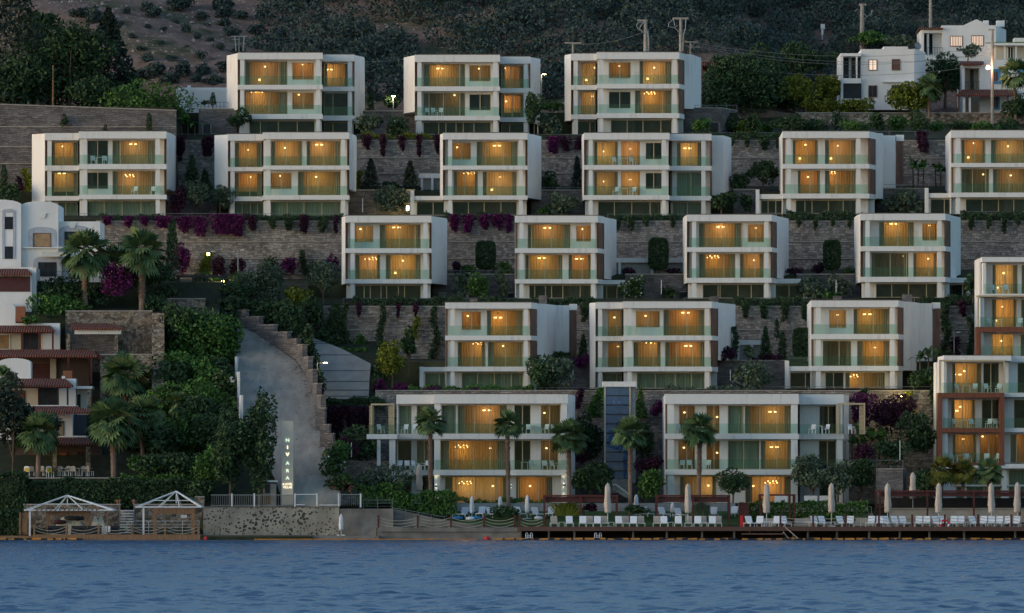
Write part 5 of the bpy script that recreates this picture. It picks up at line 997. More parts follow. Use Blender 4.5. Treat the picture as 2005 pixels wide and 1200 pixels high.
y0 = 140; Q = empty('white_house', P(1890, 150, y0), 'white gabled house with two barred windows and chimney, highest on the hill', 'house')
wq(Q, 1845, 1950, 49.5, 160, y0, 9); MB().xz([(X(1886, y0), Z(49.4, y0)), (X(1939, y0), Z(49.4, y0)), (X(1911.5, y0), Z(37.5, y0))], y0, y0 + 9).build('gable', 'plaster', Q); MB().prism([(X(1950, y0) + .003, y0 + .1), (X(1970, y0 + 7), y0 + 7), (X(1970, y0 + 7), y0 + 9), (X(1950, y0) + .003, y0 + 9)], Z(160, y0), Z(50, y0)).build('wall', 'plaster', Q)
wq(Q, 1952, 1967, 40, 52, y0 + 4, 1.5, 'plaster', 'chimney'); wq(Q, 1926, 1936, 40, 52, y0 + 5, 1, 'plaster', 'chimney')
wq(Q, 1804, 1809, 58, 160, y0, 8); wq(Q, 1809.1, 1844.9, 58, 64, y0, 8); wq(Q, 1809.1, 1844.9, 107, 160, y0, 8); wq(Q, 1815, 1819, 64.1, 106.9, y0 + .5, .4); wq(Q, 1826, 1844.9, 64.1, 106.9, y0 + 1.5, .3, 'plaster'); wq(Q, 1809.1, 1826, 64.1, 106.9, y0 + 3, .3, 'dark_room', 'loggia_wall'); MB().box(X(1801, y0), X(1846, y0), y0 - .5, y0 + 8, Z(57.5, y0), Z(54.5, y0)).build('tiled_roof', 'tile', Q)
house_window(Q, 1861.5, 1883, 71.5, 89.5, y0, 'lit_blind', 'shutter', bars=6); house_window(Q, 1903.5, 1924, 70.5, 89, y0, 'lit_blind', 'shutter', bars=6); railing(1816, 1845, 93, y0 - .1, 1, 'iron balcony railing on the gabled house', 'dark_metal', .3, 0, group='house balcony railings')
y0 = 122; Q = empty('white_house', P(1950, 222, y0), 'white house with blue-framed windows and a red verandah roof at the right edge', 'house')
wq(Q, 1926.1, 2060, 117, 225, y0, 8); wq(Q, 1884, 1926, 126.5, 133, y0, 8); wq(Q, 1884, 1889, 133.1, 225, y0, 8); wq(Q, 1918, 1926, 133.1, 225, y0, 8); wq(Q, 1889.1, 1917.9, 133.1, 225, y0 + 2.4, 1, 'cream'); wq(Q, 1900, 1906, 135, 174, y0 + 2.2, .15, DG, 'door'); troof(1877, 1926, 119.5, 127, y0 - .7, y0 + .5, Q, 2, 0); troof(1872, 1992, 175, 188, y0 - 3, y0 - .02, Q, 12, 2)
[post(a, b, 188, 222, y0 - 2.7, mt, 'post', Q) for a, b, mt in ((1876, 1879, 'shutter'), (1885, 1890, 'plaster'), (1897, 1901, 'plaster'), (1972, 1975, 'shutter'))]; house_window(Q, 1944, 1954, 140, 159, y0, 'shutter', 'blue_frame', .28); house_window(Q, 1998, 2016, 140, 159, y0, 'shutter', 'blue_frame', .28); house_window(Q, 1945, 1954, 191, 211, y0, 'shutter', 'blue_frame', .2)
railing(1890, 1918, 160, y0 + .1, .8, 'iron balcony railing on the blue-framed house', 'dark_metal', .3, 0, group='house balcony railings'); rwall(1830, 2100, 222, 114, 38, [], 'rubble stone wall below the blue-framed house', 'rubble_tan', .5); rwall(1560, 1832, 222, 113.6, 38, [], 'low rough stone wall below the clipped hedge', 'rubble', .5)
y0 = 136; Q = empty('white_house', P(2000, 130, y0), 'white house with flat green roof edge cut by the picture edge', 'house')
wq(Q, 1950, 2060, 90, 150, y0 + 1.5, 6, 'cream'); MB().box(X(1946, y0), X(2060, y0), y0, y0 + 8, Z(88.5, y0), Z(84, y0)).build('roof', 'white', Q); MB().box(X(1948, y0), X(2060, y0), y0 + .3, y0 + 8, Z(83.8, y0), Z(82, y0)).build('roof_edge', 'green', Q); wq(Q, 1986, 2060, 74, 81.8, y0 + 3, 3); [post(a, b, 88.6, 116, y0 + .4, 'plaster', 'post', Q) for a, b in ((1966, 1969), (1988, 1991))]; house_window(Q, 1974, 1983, 92, 114, y0 + 1.5, DG, 'white')
y0 = 112; Q = tag(MB().box(X(345, y0), X(446, y0), y0, y0 + 6, Z(225, y0), Z(175, y0)).box(X(345, y0) + .1, X(446, y0) - .1, y0 + .2, y0 + 5.8, Z(174.9, y0), Z(171, y0)).build('shed', 'plaster', org=P(395, 225, y0)), 'low white plastered shed left of the leftmost top-row villa', 'shed'); MB().box(X(366, y0), X(372, y0), y0 + 1, y0 + 1.5, Z(170.9, y0), Z(166, y0)).build('chimney', 'plaster', Q)
railing(386, 446, 200, 98, .9, 'dark iron railing on the stone annex roof', 'dark_metal', .4, 1, group='house balcony railings'); railing(1342, 1443, 206, 100.3, .5, 'thin railing on the right stone annex roof', 'metal', 1.2, 0)
tr = empty('red_roof_pergola', P(1395, 200, 122), 'timber shelter with red roof behind the rightmost top-row villa', 'shelter'); MB().box(X(1372, 122), X(1411, 122), 121, 126, Z(130, 122), Z(122, 122)).build('tiled_roof', 'tile', tr); [post(a, a + 2, 130, 200, 121.2, mt, 'post', tr) for a, mt in ((1374, 'shutter'), (1392, 'shutter'), (1406, 'shutter'))]
# ---- utility poles and wires
def pole(px, pt, pb, y, r, label, arms=(), mat='pole', cables=()):
    root = empty('utility_pole', P(px, pb, y), label, 'utility pole', 'utility poles on the hill'); a, b = P(px, pb, y), P(px, pt, y); MB().tube([a - Vector((0, 0, 1)), b], r * 1.2, 8, r * .8).build('shaft', mat, root)
    for (dx0, dx1, py, th) in arms: MB().box(X(px + dx0, y), X(px + dx1, y), y - .08, y + .08, Z(py, y) - th, Z(py, y) + th).build('crossarm', mat, root)
    if cables:
        for c in cables: MB().tube([P(px + q[0], q[1], y - .15) for q in c], .055, 5).build('cable_loop', 'metal', root)
    return root
pole(1122, 84, 140, 125, .14, 'T-shaped pole left of the rightmost top-row villa roof', ((-16, 16, 84, .08),))
pole(1264, 40, 140, 118, .22, 'leaning double pole with looped cables above rightmost top-row villa', ((-16, 4, 40, .10),), cables=(((-2, 44), (-14, 44), (-18, 50), (-14, 57), (-5, 63), (0, 68)), ((0, 42), (-8, 48), (-12, 56), (-5, 62)), ((3, 60), (6, 75), (5, 100))))
MB().tube([P(1271, 140, 118), P(1268, 60, 118)], .14, 6).build('brace', 'pole', bpy.data.objects['utility_pole.001'])
pole(1333, 36, 140, 118, .20, 'taller pole with T top and looped cables above rightmost top-row villa', ((-16, 15, 36, .10),), cables=(((-14, 37), (-24, 46), (-24, 52), (-14, 54), (-6, 50)), ((-12, 54), (0, 66)), ((10, 38), (9, 55), (5, 70), (4, 100)), ((-14, 38), (-12, 50))))
pole(1352, 82, 140, 119, .10, 'short frame pole at right end of rightmost top-row villa roof', ((-12, 14, 82, .07), (-4, 18, 92, .05)), cables=(((0, 84), (8, 98)), ((8, 84), (-2, 100))))
pole(1688, 8, 120, 150, .26, 'tall concrete pole with broken cable arm behind the white cubic house', ((-6, 8, 9, .12),), cables=(((2, 40), (10, 32), (18, 28), (20, 20)), ((10, 33), (4, 27)), ((-16, 22), (-8, 18))))
pole(1822, -15, 110, 155, .2, 'plain pole beside the gabled house cut by the top edge'); pole(1943, 58, 262, 112, .17, 'tall pole with lit pink street lamp in front of blue-framed house', ((-8, 4, 58, .08), (-14, 4, 84, .07)))
pl = bpy.data.objects[[o.name for o in COL.objects if o.name.startswith('utility_pole') and o.type == 'EMPTY'][-1]]; MB().ball(P(1935, 132, 111.7), .22, 8).build('lamp_head', 'pink_lamp', pl); ld = bpy.data.lights.new('lamp_light', 'POINT'); ld.energy = 120; ld.color = (1, .55, .35); ld.shadow_soft_size = .15; lo = bpy.data.objects.new('lamp_light', ld); COL.objects.link(lo); lo.parent = pl; lo.location = P(1935, 132, 111.2) - pl.location
pole(104, 128, 212, 100, .09, 'thin timber pole above the tall grey retaining wall', mat='timber'); pole(468, 70, 110, 118, .05, 'small metal trestle behind leftmost top-row villa roof', ((-16, 14, 71, .05), (-14, 2, 77, .04)), 'metal', cables=(((-8, 72), (-6, 100)), ((10, 72), (8, 100)), ((-8, 88), (10, 84)))); pole(1610, 48, 130, 160, .06, 'slim mast with meter boxes in the trees', ((-3, 5, 52, .3), (-2, 2, 62, .35)), 'white_metal')
def wire(a, b, sag, ya, yb, label, r=.018):
    pts = [P(a[0] + (b[0] - a[0]) * t, a[1] + (b[1] - a[1]) * t + sag * 4 * t * (1 - t), ya + (yb - ya) * t) for t in [i / 14 for i in range(15)]]
    tag(MB().tube(pts, r, 4).build('overhead_wire', 'metal', org=pts[0]), label, 'wire', 'overhead wires across the hillside')
for k, (a, b, sg_, ya, yb) in enumerate((((1358, 84), (1942, 92), 22, 118, 112), ((1362, 88), (1942, 106), 24, 118, 112), ((1370, 92), (1944, 100), 30, 118, 112), ((1345, 118), (1942, 125), 26, 118, 112), ((1362, 124), (1680, 148), 6, 118, 116), ((1122, 86), (1262, 62), 8, 125, 118), ((1040, 118), (1122, 86), 5, 122, 125), ((-20, 96), (470, 117), 6, 104, 110), ((712, 120), (812, 112), 3, 112, 112))):
    wire(a, b, sg_, ya, yb, 'thin overhead wire strung across the hillside')
# ------------------------------------------------------------ shore
# quay, sea wall, concrete landing
quay = tag(MB().box(X(398, 0), X(742, 0), -.6, 5, -1.5, Z(1049, 0)).build('quay', 'concrete'), 'low concrete quay along the water', kind='structure')
def seawall_mat():
    mm, t, b = nodes("pitted_sea_wall"); b.inputs["Roughness"].default_value = .95
    tc = N(t, "TexCoord"); n = N(t, "TexNoise"); n.inputs["Scale"].default_value = .5; n.inputs["Detail"].default_value = 8; v = N(t, "TexVoronoi"); v.inputs["Scale"].default_value = 3.3; n3 = N(t, "TexNoise"); n3.inputs["Scale"].default_value = .35
    ad = N(t, "VectorMath", operation='MULTIPLY_ADD'); ad.inputs[1].default_value = (.35,) * 3; nn = N(t, "TexNoise"); nn.inputs["Scale"].default_value = 3; L(t, tc.outputs["Object"], nn.inputs["Vector"]); L(t, nn.outputs["Color"], ad.inputs[0]); L(t, tc.outputs["Object"], ad.inputs[2])
    L(t, tc.outputs["Object"], n.inputs["Vector"]); L(t, ad.outputs[0], v.inputs["Vector"]); L(t, tc.outputs["Object"], n3.inputs["Vector"])
    base = ramp(t, n.outputs["Fac"], [(.3, (.22, .20, .165)), (.6, (.40, .365, .30))]); mx = N(t, "Mix", data_type='RGBA')
    sub = N(t, "Math", operation='MULTIPLY_ADD'); sub.inputs[1].default_value = -.85; L(t, n3.outputs["Fac"], sub.inputs[0]); ad2 = N(t, "Math", operation='ADD'); ad2.inputs[1].default_value = .17; L(t, v.outputs["Distance"], ad2.inputs[0]); L(t, ad2.outputs[0], sub.inputs[2])
    L(t, ramp(t, sub.outputs[0], [(.0, (1, 1, 1)), (.08, (0, 0, 0))]), mx.inputs["Factor"]); L(t, base, mx.inputs["A"]); mx.inputs["B"].default_value = (.055, .05, .042, 1); L(t, mx.outputs["Result"], b.inputs["Base Color"]); return mm
SW = seawall_mat()
sw = tag(MB().box(X(398, 5), X(664, 5), 5, 5.6, .2, Z(993, 5)).build('sea_wall', SW, org=(X(398, 5), 5, .4)), 'pitted concrete sea wall with embedded dark stones', 'sea wall'); MB().box(X(397, 5), X(665, 5), 4.93, 5.7, Z(993, 5) + .003, Z(991.5, 5)).build('coping', 'concrete', sw)
tag(MB().box(X(664.3, 5), X(770, 5), 5.05, 5.7, .2, Z(996, 5)).build('sea_wall', 'concrete', org=(X(664, 5), 5, .4)), 'plain grey concrete sea wall section beside the ramp', 'sea wall')
land = tag(MB().box(X(740, 1), X(1018, 1), 1, 5.9, -1.5, Z(1041, 1)).box(X(740, 1), X(1016, 1), .85, 5.9, Z(1041, 1) + .003, Z(1033, 1)).build('landing', 'concrete'), 'raised concrete landing between the ramp and the deck', kind='structure')
m = MB(); rp = [(768, 996, 1004), (800, 1003, 1030), (860, 1016, 1032), (925, 1027, 1033), (960, 1031, 1033)]
m.xz([(X(a, 5.95), Z(b, 5.95)) for a, b, c in rp] + [(X(960, 5.95), 1), (X(768, 5.95), 1)], 5.95, 8.2)
tag(m.build('ramp', 'concrete', org=P(768, 1030, 5.95)), 'sloping concrete ramp down to the landing', kind='structure')
railing(711, 768, 979, 6.5, .85, 'short metal railing on top of the plain sea wall', 'metal', 1.2, 2); railing(769, 870, 994, 5.9, .9, 'metal handrail descending beside the ramp', 'metal', 1.2, 1, 1012)
# white gate fence
fn = empty('fence', P(560, 992, 6.2), 'white vertical-bar fence with two gates in front of the road', 'fence'); y = 6.2; m = MB(); z0, z1 = Z(990, y), Z(969, y)
for x in np.arange(415, 708, 4.2):
    if 578 < x < 622: continue
    m.box(X(x, y) - .013, X(x, y) + .013, y, y + .04, z0, z1 - .03)
m.box(X(413, y), X(577, y), y - .01, y + .05, z1 - .03, z1 + .03).box(X(622, y), X(707, y), y - .01, y + .05, z1 + .02, z1 + .08).box(X(413, y), X(577, y), y - .01, y + .05, z0, z0 + .05).build('bars', 'metal', fn)
MB().box(X(578, y), X(620, y), y - .01, y + .05, z1 + .02, z1 + .09).box(X(578, y), X(597, y), y - .01, y + .05, z0 + .05, z0 + .13).box(X(625, y), X(662, y), y - .01, y + .05, z0 + .02, z0 + .1).build('gate', 'white_metal', fn)
for px in (454, 498, 577.5, 620.5, 663, 706): MB().box(X(px, y) - .07, X(px, y) + .07, y - .06, y + .08, z0 - .15, z1 + .14).build('post', 'white_metal', fn)
# covered white figure-like parasol standing on the quay
def folded_parasol(name, mat, h, r, base=True, pole_h=None):
    root = empty(name, (0, 0, 0)); pole_h = pole_h or h * .32
    m = MB().lathe([(.02, h), (.05, h - .02), (r * .45, h - .10), (r * .62, h - .3), (r * .70, h - .33), (r * .72, h * .7), (r * .95, h * .5), (r * .80, h * .42), (r * .85, pole_h + .15), (r * .7, pole_h), (.05, pole_h + .05)], 16, (0, 0, 0), .16, 5); m.build('canopy', mat, root, smooth=True)
    q = MB().tube([(0, 0, 0), (0, 0, h + .06)], .03, 7); q.build('pole', 'white_metal', root)
    MB().lathe([(r * .5, h * .47), (r * .86, h * .48), (r * .86, h * .50), (r * .5, h * .51)], 12, (0, 0, 0), .16, 5).build('tie_strap', mat, root)
    if base: MB().box(-.42, .42, -.06, .06, 0, .07).box(-.06, .06, -.42, -.061, 0, .07).box(-.06, .06, .061, .42, 0, .07).build('base', 'white_metal', root)
    return root
# deck
dk = tag(MB().box(X(1014, 0), X(2300, 0), 0, 6, Z(1037, 0), Z(1031.5, 0)).build('deck', 'decking'), 'long brown timber sun deck over the water', kind='structure'); ZD = Z(1031.5, 0)
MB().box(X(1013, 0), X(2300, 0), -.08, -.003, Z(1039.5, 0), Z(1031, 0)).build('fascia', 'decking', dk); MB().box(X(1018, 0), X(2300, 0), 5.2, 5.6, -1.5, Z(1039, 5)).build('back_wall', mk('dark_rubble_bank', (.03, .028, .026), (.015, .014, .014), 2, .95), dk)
for px in (1020, 1075, 1125, 1240, 1306, 1375, 1438, 1582, 1639, 1702, 1762, 1820, 1888, 1988): MB().tube([(X(px, .4), .4, -1.5), (X(px, .4), .4, Z(1037.5, .4))], .11, 7).build('deck_leg', 'coping', dk)
# jetty rope fence posts
fp = None
def rope_run(xs_, pt, pb, y, label, n, mat='red_timber', sag=7):
    root = empty('rope_fence', P(xs_[0], pb, y), label, 'rope fence', 'rope and post fences on the shore')
    for x in xs_: MB().box(X(x, y) - .085, X(x, y) + .085, y - .085, y + .085, Z(pb, y), Z(pt, y)).box(X(x, y) - .1, X(x, y) + .1, y - .1, y + .1, Z(pt, y) + .002, Z(pt, y) + .06).build('post', mat, root)
    for a, b in zip(xs_, xs_[1:]):
        for k in range(n):
            py = pt + 3 + k * 6.0; pts = [P(a + (b - a) * t, py + sag * 4 * t * (1 - t), y) for t in [i / 10 for i in range(11)]]; MB().tube(pts, .028, 5).build('rope', 'rope', root)
    return root
rope_run([741, 818, 883, 948, 1008], 1010, 1038, 1.2, 'rope fence with four drooping ropes on the concrete landing', 4); rope_run([1017, 1065], 1010, 1031.5, .25, 'short rope fence at left end of the deck', 4)
rope_run([1528, 1592, 1656, 1721, 1786, 1850, 1915, 1980, 2045], 1008.5, 1031.5, .25, 'long rope fence along the deck in front of white loungers', 3, sag=4.5)
# loungers
def lounger(mat):
    r = empty('sun_lounger', (0, 0, 0)); f = MB()
    for x in (-.33, .33):
        f.box(x - .025, x + .025, -.95, .95, .30, .35)
    f.box(-.304, .304, -.95, -.90, .30, .35).box(-.304, .304, .90, .95, .30, .35).build('frame', 'white_metal', r)
    for x in (-.33, .33):
        for y in (-.85, .8): MB().box(x - .024, x + .024, y - .03, y + .03, 0, .299).build('leg', 'white_metal', r)
    MB().box(-.30, .30, -.93, .2, .352, .375).build('seat', mat, r)
    b = MB(); b.add([(-.31, .22, .37), (.31, .22, .37), (.31, .62, .98), (-.31, .62, .98), (-.31, .26, .36), (.31, .26, .36), (.31, .66, .965), (-.31, .66, .965)], [(0, 1, 2, 3), (7, 6, 5, 4), (0, 4, 5, 1), (2, 6, 7, 3), (1, 5, 6, 2), (0, 3, 7, 4)]); b.build('backrest', mat, r); return r
LG = {}
def put_lounger(px, y, z, mat, label, rz, group):
    loc = Vector((X(px, y), y, z)); rz += random.uniform(-.06, .06)
    if mat not in LG: LG[mat] = lounger(mat); o = LG[mat]; o.location = loc; o.rotation_euler = (0, 0, rz)
    else: o = copy_tree(LG[mat], loc, rz=rz)
    tag(o, label, 'sun lounger', group)
W1 = [1115, 1141, 1169.5, 1212, 1240, 1300, 1328, 1366, 1394.6]; B1 = [1085, 1154, 1184, 1225, 1255, 1286, 1348, 1377, 1406]
for x in W1: put_lounger(x, 1.9, ZD, 'sling', 'white sling sun lounger on the deck edge facing the sea', 0, 'white loungers on the central deck edge')
for x in B1: put_lounger(x, 2.6, ZD, 'beige_sling', 'beige sling sun lounger among white ones on the deck', 0, 'beige loungers on the central deck')
for x in [1469, 1486.5, 1520, 1537, 1598, 1613, 1648.5, 1664.5, 1705, 1722, 1738, 1755.5, 1771, 1799, 1814, 1836, 1851, 1867, 1881, 1908, 1925, 1941, 1956, 1972.5, 1990]: put_lounger(x, 2.3, ZD, 'sling', 'white lounger in the right deck row behind the rope fence', .35 if random.random() < .4 else -.15, 'white loungers on the right deck')
def lawn_z(y): return float(np.interp(y, [6.05, 13.3], [1.26, 2.56]))
for x, y in ((885, 10), (908, 10), (942, 10.3), (963, 10), (1017, 10.2), (1051, 10), (1078, 10.2), (1267, 10.2), (1299, 10), (1331, 9.6), (1396, 10), (1436, 10.4)): put_lounger(x, y, lawn_z(y) + .01, 'sling', 'white lounger on the sloping lawn above the deck', .4 if x % 2 else -.2, 'white loungers on the lawn')
# side tables
def small_table():
    r = MB().box(-.25, .25, -.25, .25, .40, .43); [r.box(x - .02, x + .02, y - .02, y + .02, 0, .399) for x in (-.22, .22) for y in (-.22, .22)]; return r.build('side_table', 'white_metal')
TB = None
for x in (1100, 1197, 1313, 1379.5, 1502, 1630, 1690, 1785, 1895):
    if TB is None: TB = o = small_table()
    else: o = TB.copy(); COL.objects.link(o)
    o.location = (X(x, 2.1), 2.1, ZD); tag(o, 'small white side table between loungers on the deck', 'side table', 'side tables on the deck')
# parasols
PB = folded_parasol('parasol', 'parasol', 4.0, .34); first = True
for px, pt, y, z, lab in ((1190, 945, 2.6, ZD, 'large folded beige parasol in front of the left deck pergola'), (1347, 946, 2.6, ZD, 'large folded beige parasol in front of the right deck pergola'), (1501, 946, 2.8, ZD, 'large folded beige parasol left of rope fence by the black frame'), (1628, 945, 4.2, ZD, 'large folded beige parasol before the olive trees'), (1738, 945, 4.2, ZD, 'large folded beige parasol at left end of the bar'),
                          (1838, 945, 2.8, ZD, 'large folded beige parasol beside the orange lifebuoy'), (1941, 945, 2.8, ZD, 'large folded beige parasol near the right end of the bar'), (1992, 943, 2.8, ZD, 'large folded beige parasol at the right picture edge'), (1787.5, 924, 11, 2.6, 'folded beige parasol behind the bar pergola'), (821, 907, 15, 3.25, 'folded beige parasol in front of left bottom villa terrace')):
    hh = Z(pt, y) - z
    if first: o = PB; first = False; o.location = (X(px, y), y, z)
    else: o = copy_tree(PB, (X(px, y), y, z), rz=random.uniform(0, 6))
    o.scale = (1, 1, hh / 4.06); tag(o, lab, 'parasol', 'large folded beige parasols')
PW = folded_parasol('parasol', 'white_cloth', 2.1, .24, True, .5); first = True
for px, pt, y, lab in ((868, 970, 12.5, 'small folded white parasol beside the left lawn grass clump'), (924, 970, 9.5, 'small folded white parasol left of the dark lawn shrub'), (979.5, 971, 12, 'small folded white parasol above the dark lawn shrub'), (1032.5, 968, 9.5, 'small folded white parasol beside the left deck pergola'), (1246, 967, 11.5, 'small folded white parasol right of fourth palm'), (1317, 983, 11, 'small folded white parasol inside the right deck pergola'), (1382, 983, 11, 'small folded white parasol by the grass tuft in right pergola')):
    z = lawn_z(y)
    if first: o = PW; first = False; o.location = (X(px, y), y, z)
    else: o = copy_tree(PW, (X(px, y), y, z), rz=random.uniform(0, 6))
    o.scale = (1, 1, (Z(pt, y) - z) / 2.16); tag(o, lab, 'parasol', 'small folded white parasols')
o = copy_tree(PW, (X(668, 3.8), 3.8, Z(1049, 0)), rz=1); o.scale = (1, 1, .93); tag(o, 'tall folded white parasol standing against the concrete sea wall', 'parasol', 'small folded white parasols')
# pergolas on deck/lawn
def pergola(x0, x1, pt, pb, y, posts, band, label, back=3.0, mat='red_timber', pz=None):
    r = empty('pergola', P(x0, pb, y), label, 'pergola'); a, b, zt = X(x0, y), X(x1, y), Z(pt, y); zb = pz if pz is not None else Z(pb, y); bh = M(band, y)
    MB().box(a, b, y, y + .14, zt - .16, zt).box(a, b, y + back, y + back + .14, zt - .16, zt).box(a, a + .14, y + .142, y + back - .002, zt - .16, zt).box(b - .14, b, y + .142, y + back - .002, zt - .16, zt).build('top_frame', mat, r)
    for px in posts: MB().box(X(px, y) - .08, X(px, y) + .08, y + .01, y + .15, zb, zt - .162).build('post', mat, r)
    for px in (x0 + 2, x1 - 2): MB().box(X(px, y) - .08, X(px, y) + .08, y + back, y + back + .14, zb, zt - .162).build('post', mat, r)
    m = MB(); n = int((b - a) / .35)
    for i in range(n): x = a + (b - a) * (i + .5) / n; m.box(x - .03, x + .03, y + .2, y + back - .05, zt - .12, zt - .03)
    m.build('slats', mat, r)
    if band: MB().box(a + .15, b - .15, y + .3, y + .34, zt - bh, zt - .18).build('roller_blind', 'maroon', r)
    return r
pergola(1064, 1210, 969, 1010, 7.0, (1066, 1137, 1208), 14, 'brown pergola with rolled maroon blind on left part of the lawn', 3, pz=1.3); pergola(1284, 1430, 969, 1031, 6.2, (1286, 1357, 1428), 14, 'brown pergola with rolled maroon blind on right part of the lawn', 3, pz=1.25)
pergola(1487, 1558, 967.5, 1012, 6.5, (1489, 1546, 1556), 0, 'small thin dark pergola left of the long hedge', 2.5, pz=1.2); pergola(1719, 2110, 960, 1031, 7.5, (1723, 1816, 1907, 1997, 2060), 12, 'long brown bar pergola with maroon blind at right', 5, pz=1.2)
# bar and terrace at right
b = tag(MB().box(X(1742, 8), X(2110, 8), 8, 9, 1.2, Z(996, 8)).build('bar_counter', 'bar', org=P(1742, 1031, 8)), 'long beige stone bar counter under the bar pergola', 'bar counter'); MB().box(X(1741, 8), X(2110, 8), 7.85, 9.1, Z(996, 8) + .003, Z(994.5, 8)).build('counter_top', 'bar', b)
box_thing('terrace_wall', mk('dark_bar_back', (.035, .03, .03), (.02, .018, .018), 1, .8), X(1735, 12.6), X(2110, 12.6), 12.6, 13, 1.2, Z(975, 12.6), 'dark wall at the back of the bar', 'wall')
stone_box([(1715, 0), (1768, 0), (1775, 3), (1775, 5), (1715, 5)], 919, 985, 14, 'grey stone podium behind the left end of the bar pergola')
def stool_mb():
    m = MB().box(-.2, .2, -.2, .2, .70, .75).box(-.2, .2, .16, .2, .751, 1.05)
    for x in (-.17, .17):
        for y in (-.17, .17): m.box(x - .02, x + .02, y - .02, y + .02, 0, .699)
    return m.box(-.15, .15, -.18, -.15, .25, .28).build('bar_stool', 'bar')
ST = None
for x in (1765, 1778, 1787, 1796, 1850, 1862, 1872, 1884, 1892):
    if ST is None: ST = o = stool_mb()
    else: o = ST.copy(); COL.objects.link(o)
    o.location = (X(x, 7.3), 7.3, 1.2); o.rotation_euler = (0, 0, math.pi); tag(o, 'beige bar stool pulled up to the long bar counter', 'bar stool', 'bar stools at the counter')
m = MB()
for i in range(9): m.box(X(1672 + i * 1.2, 6.5), X(1712, 6.5), 6.2 + i * .3, 6.5 + i * .3, 1.2, 1.32 + i * .13)
tag(m.build('steps', 'bar', org=P(1690, 1031, 6.3)), 'flight of beige stone steps left of the bar', 'steps'); railing(1680, 1706, 992, 9, 1.1, 'pale metal stair railing left of the bar', 'white_metal', .3, 0)
box_thing('planter_wall', 'ledge', X(1445, 13.4), X(1700, 13.4), 13.35, 13.7, 1.2, Z(985, 13.4), 'grey planter wall behind the lawn hedge', 'wall')
box_thing('planter_wall', 'metal', X(885, 13.4), X(1440, 13.4), 13.35, 13.7, 1.2, Z(985, 13.4), 'low blue-grey wall at the top of the lawn', 'wall')
box_thing('screen', 'red_timber', X(1446, 7), X(1466, 7), 7, 7.2, 1.2, Z(984, 7), 'short brown timber screen left of the long hedge', 'screen')
for x0, x1, y, lab in ((1492, 1520, 5, 'low white corner sofa under the thin dark pergola'), (1556, 1596, 3.4, 'low long white daybed on the deck behind the rope fence')):
    r = tag(MB().box(X(x0, y), X(x1, y), y, y + .8, ZD + .02, ZD + .38).build('daybed', 'bar', org=(X(x0, y), y, ZD)), lab, 'daybed'); MB().box(X(x0, y) + .02, X(x1, y) - .02, y + .62, y + .8, ZD + .383, ZD + .75).build('backrest', 'beige_sling', r); MB().box(X(x0, y) + .03, X(x1, y) - .03, y + .02, y + .6, ZD + .383, ZD + .47).build('cushion', 'sling', r)
# white dining tables on the upper lawn
for x0, x1, lab in ((1517, 1542, 'white cloth-covered table on the lawn terrace behind the black frame'), (1575, 1600, 'white cloth-covered table beside the olive tree trunk'), (1605, 1622, 'small white cloth-covered table right of the olive trunk')):
    y = 14.8; r = tag(MB().box(X(x0, y), X(x1, y), y, y + .9, 3.95, 4.0).build('dining_table', 'white_cloth', org=(X(x0, y), y, 3.25)), lab, 'table'); MB().box(X(x0, y) - .02, X(x1, y) + .02, y - .02, y - .003, 3.3, 3.99).build('tablecloth_front', 'white_cloth', r)
# beanbags on the lawn
def bag(px, y, w_, mat, lab, h=.35):
    m = MB().lathe([(.01, 0), (.42 * w_, .03), (.5 * w_, h * .4), (.38 * w_, h * .85), (.05, h)], 14, (0, 0, 0), .06, 3); o = m.build('beanbag', mat, smooth=True); o.location = (X(px, y), y, lawn_z(y)); tag(o, lab, 'beanbag')
for px, y, w_, mt, lab in ((895, 9, 1.1, 'blue', 'blue beanbag at left end of the lawn'), (921, 8.7, 1.0, 'sling', 'white beanbag under the small parasol left of the dark shrub'), (932, 9, 1.2, 'blue', 'blue beanbag right of the white beanbag on the lawn'), (1054, 9, .9, 'sling', 'white beanbag beside the left pergola post'), (1172, 8.4, 1.1, 'blue', 'blue beanbag behind the beige lounger under left pergola'), (1299, 8.2, 1.2, 'blue', 'blue beanbag behind the loungers in right pergola'), (915, 12.6, 1.5, 'white_cloth', 'pale covered beanbag by the glowing lounge window')): bag(px, y, w_, mt, lab)
# lifebuoys, ladders, stairs, fire post
def lifebuoy(px, py, y, r, lab):
    m = MB(); n = 20
    for i in range(n):
        m.cur = 1 if (i // 2) % 5 == 4 else 0; a0, a1 = 2 * math.pi * i / n, 2 * math.pi * (i + 1) / n; m.tube([(r * math.cos(a0), 0, r * math.sin(a0)), (r * math.cos(a1), 0, r * math.sin(a1))], r * .26, 8, cap=False)
    o = m.build('lifebuoy', ['red', 'sling']); o.location = P(px, py, y); tag(o, lab, 'lifebuoy')
lifebuoy(1850, 1026, .05, .36, 'orange-red lifebuoy hung on the deck rope fence'); r = tag(MB().box(X(1449, .4), X(1455, .4), .3, .5, ZD, Z(1009, .4)).build('lifebuoy_stand', 'red', org=P(1452, 1031, .3)), 'red lifesaving post at the break in the deck', 'stand'); 
for px in (1036, 1171):
    m = MB()
    for dx in (-4.5, 4.5):
        for q in (-1.8, 1.8): pass
        pts = [P(px + dx - 2, 1057, -.5), P(px + dx - 2, 1046, -.5), P(px + dx - 1.2, 1043.5, -.35), P(px + dx + 1.2, 1043.5, -.2), P(px + dx + 2, 1046, -.1), P(px + dx + 2, 1057, -.1)]; m.tube(pts, .035, 5)
    for k in range(3): m.tube([P(px - 5, 1049 + 3 * k, -.4), P(px + 5, 1049 + 3 * k, -.4)], .02, 4)
    tag(m.build('swim_ladder', 'white_metal', org=P(px, 1057, -.4)), f"shiny looped swim ladder at {'left end of' if px < 1100 else 'the right end of'} the white pontoon", 'ladder')
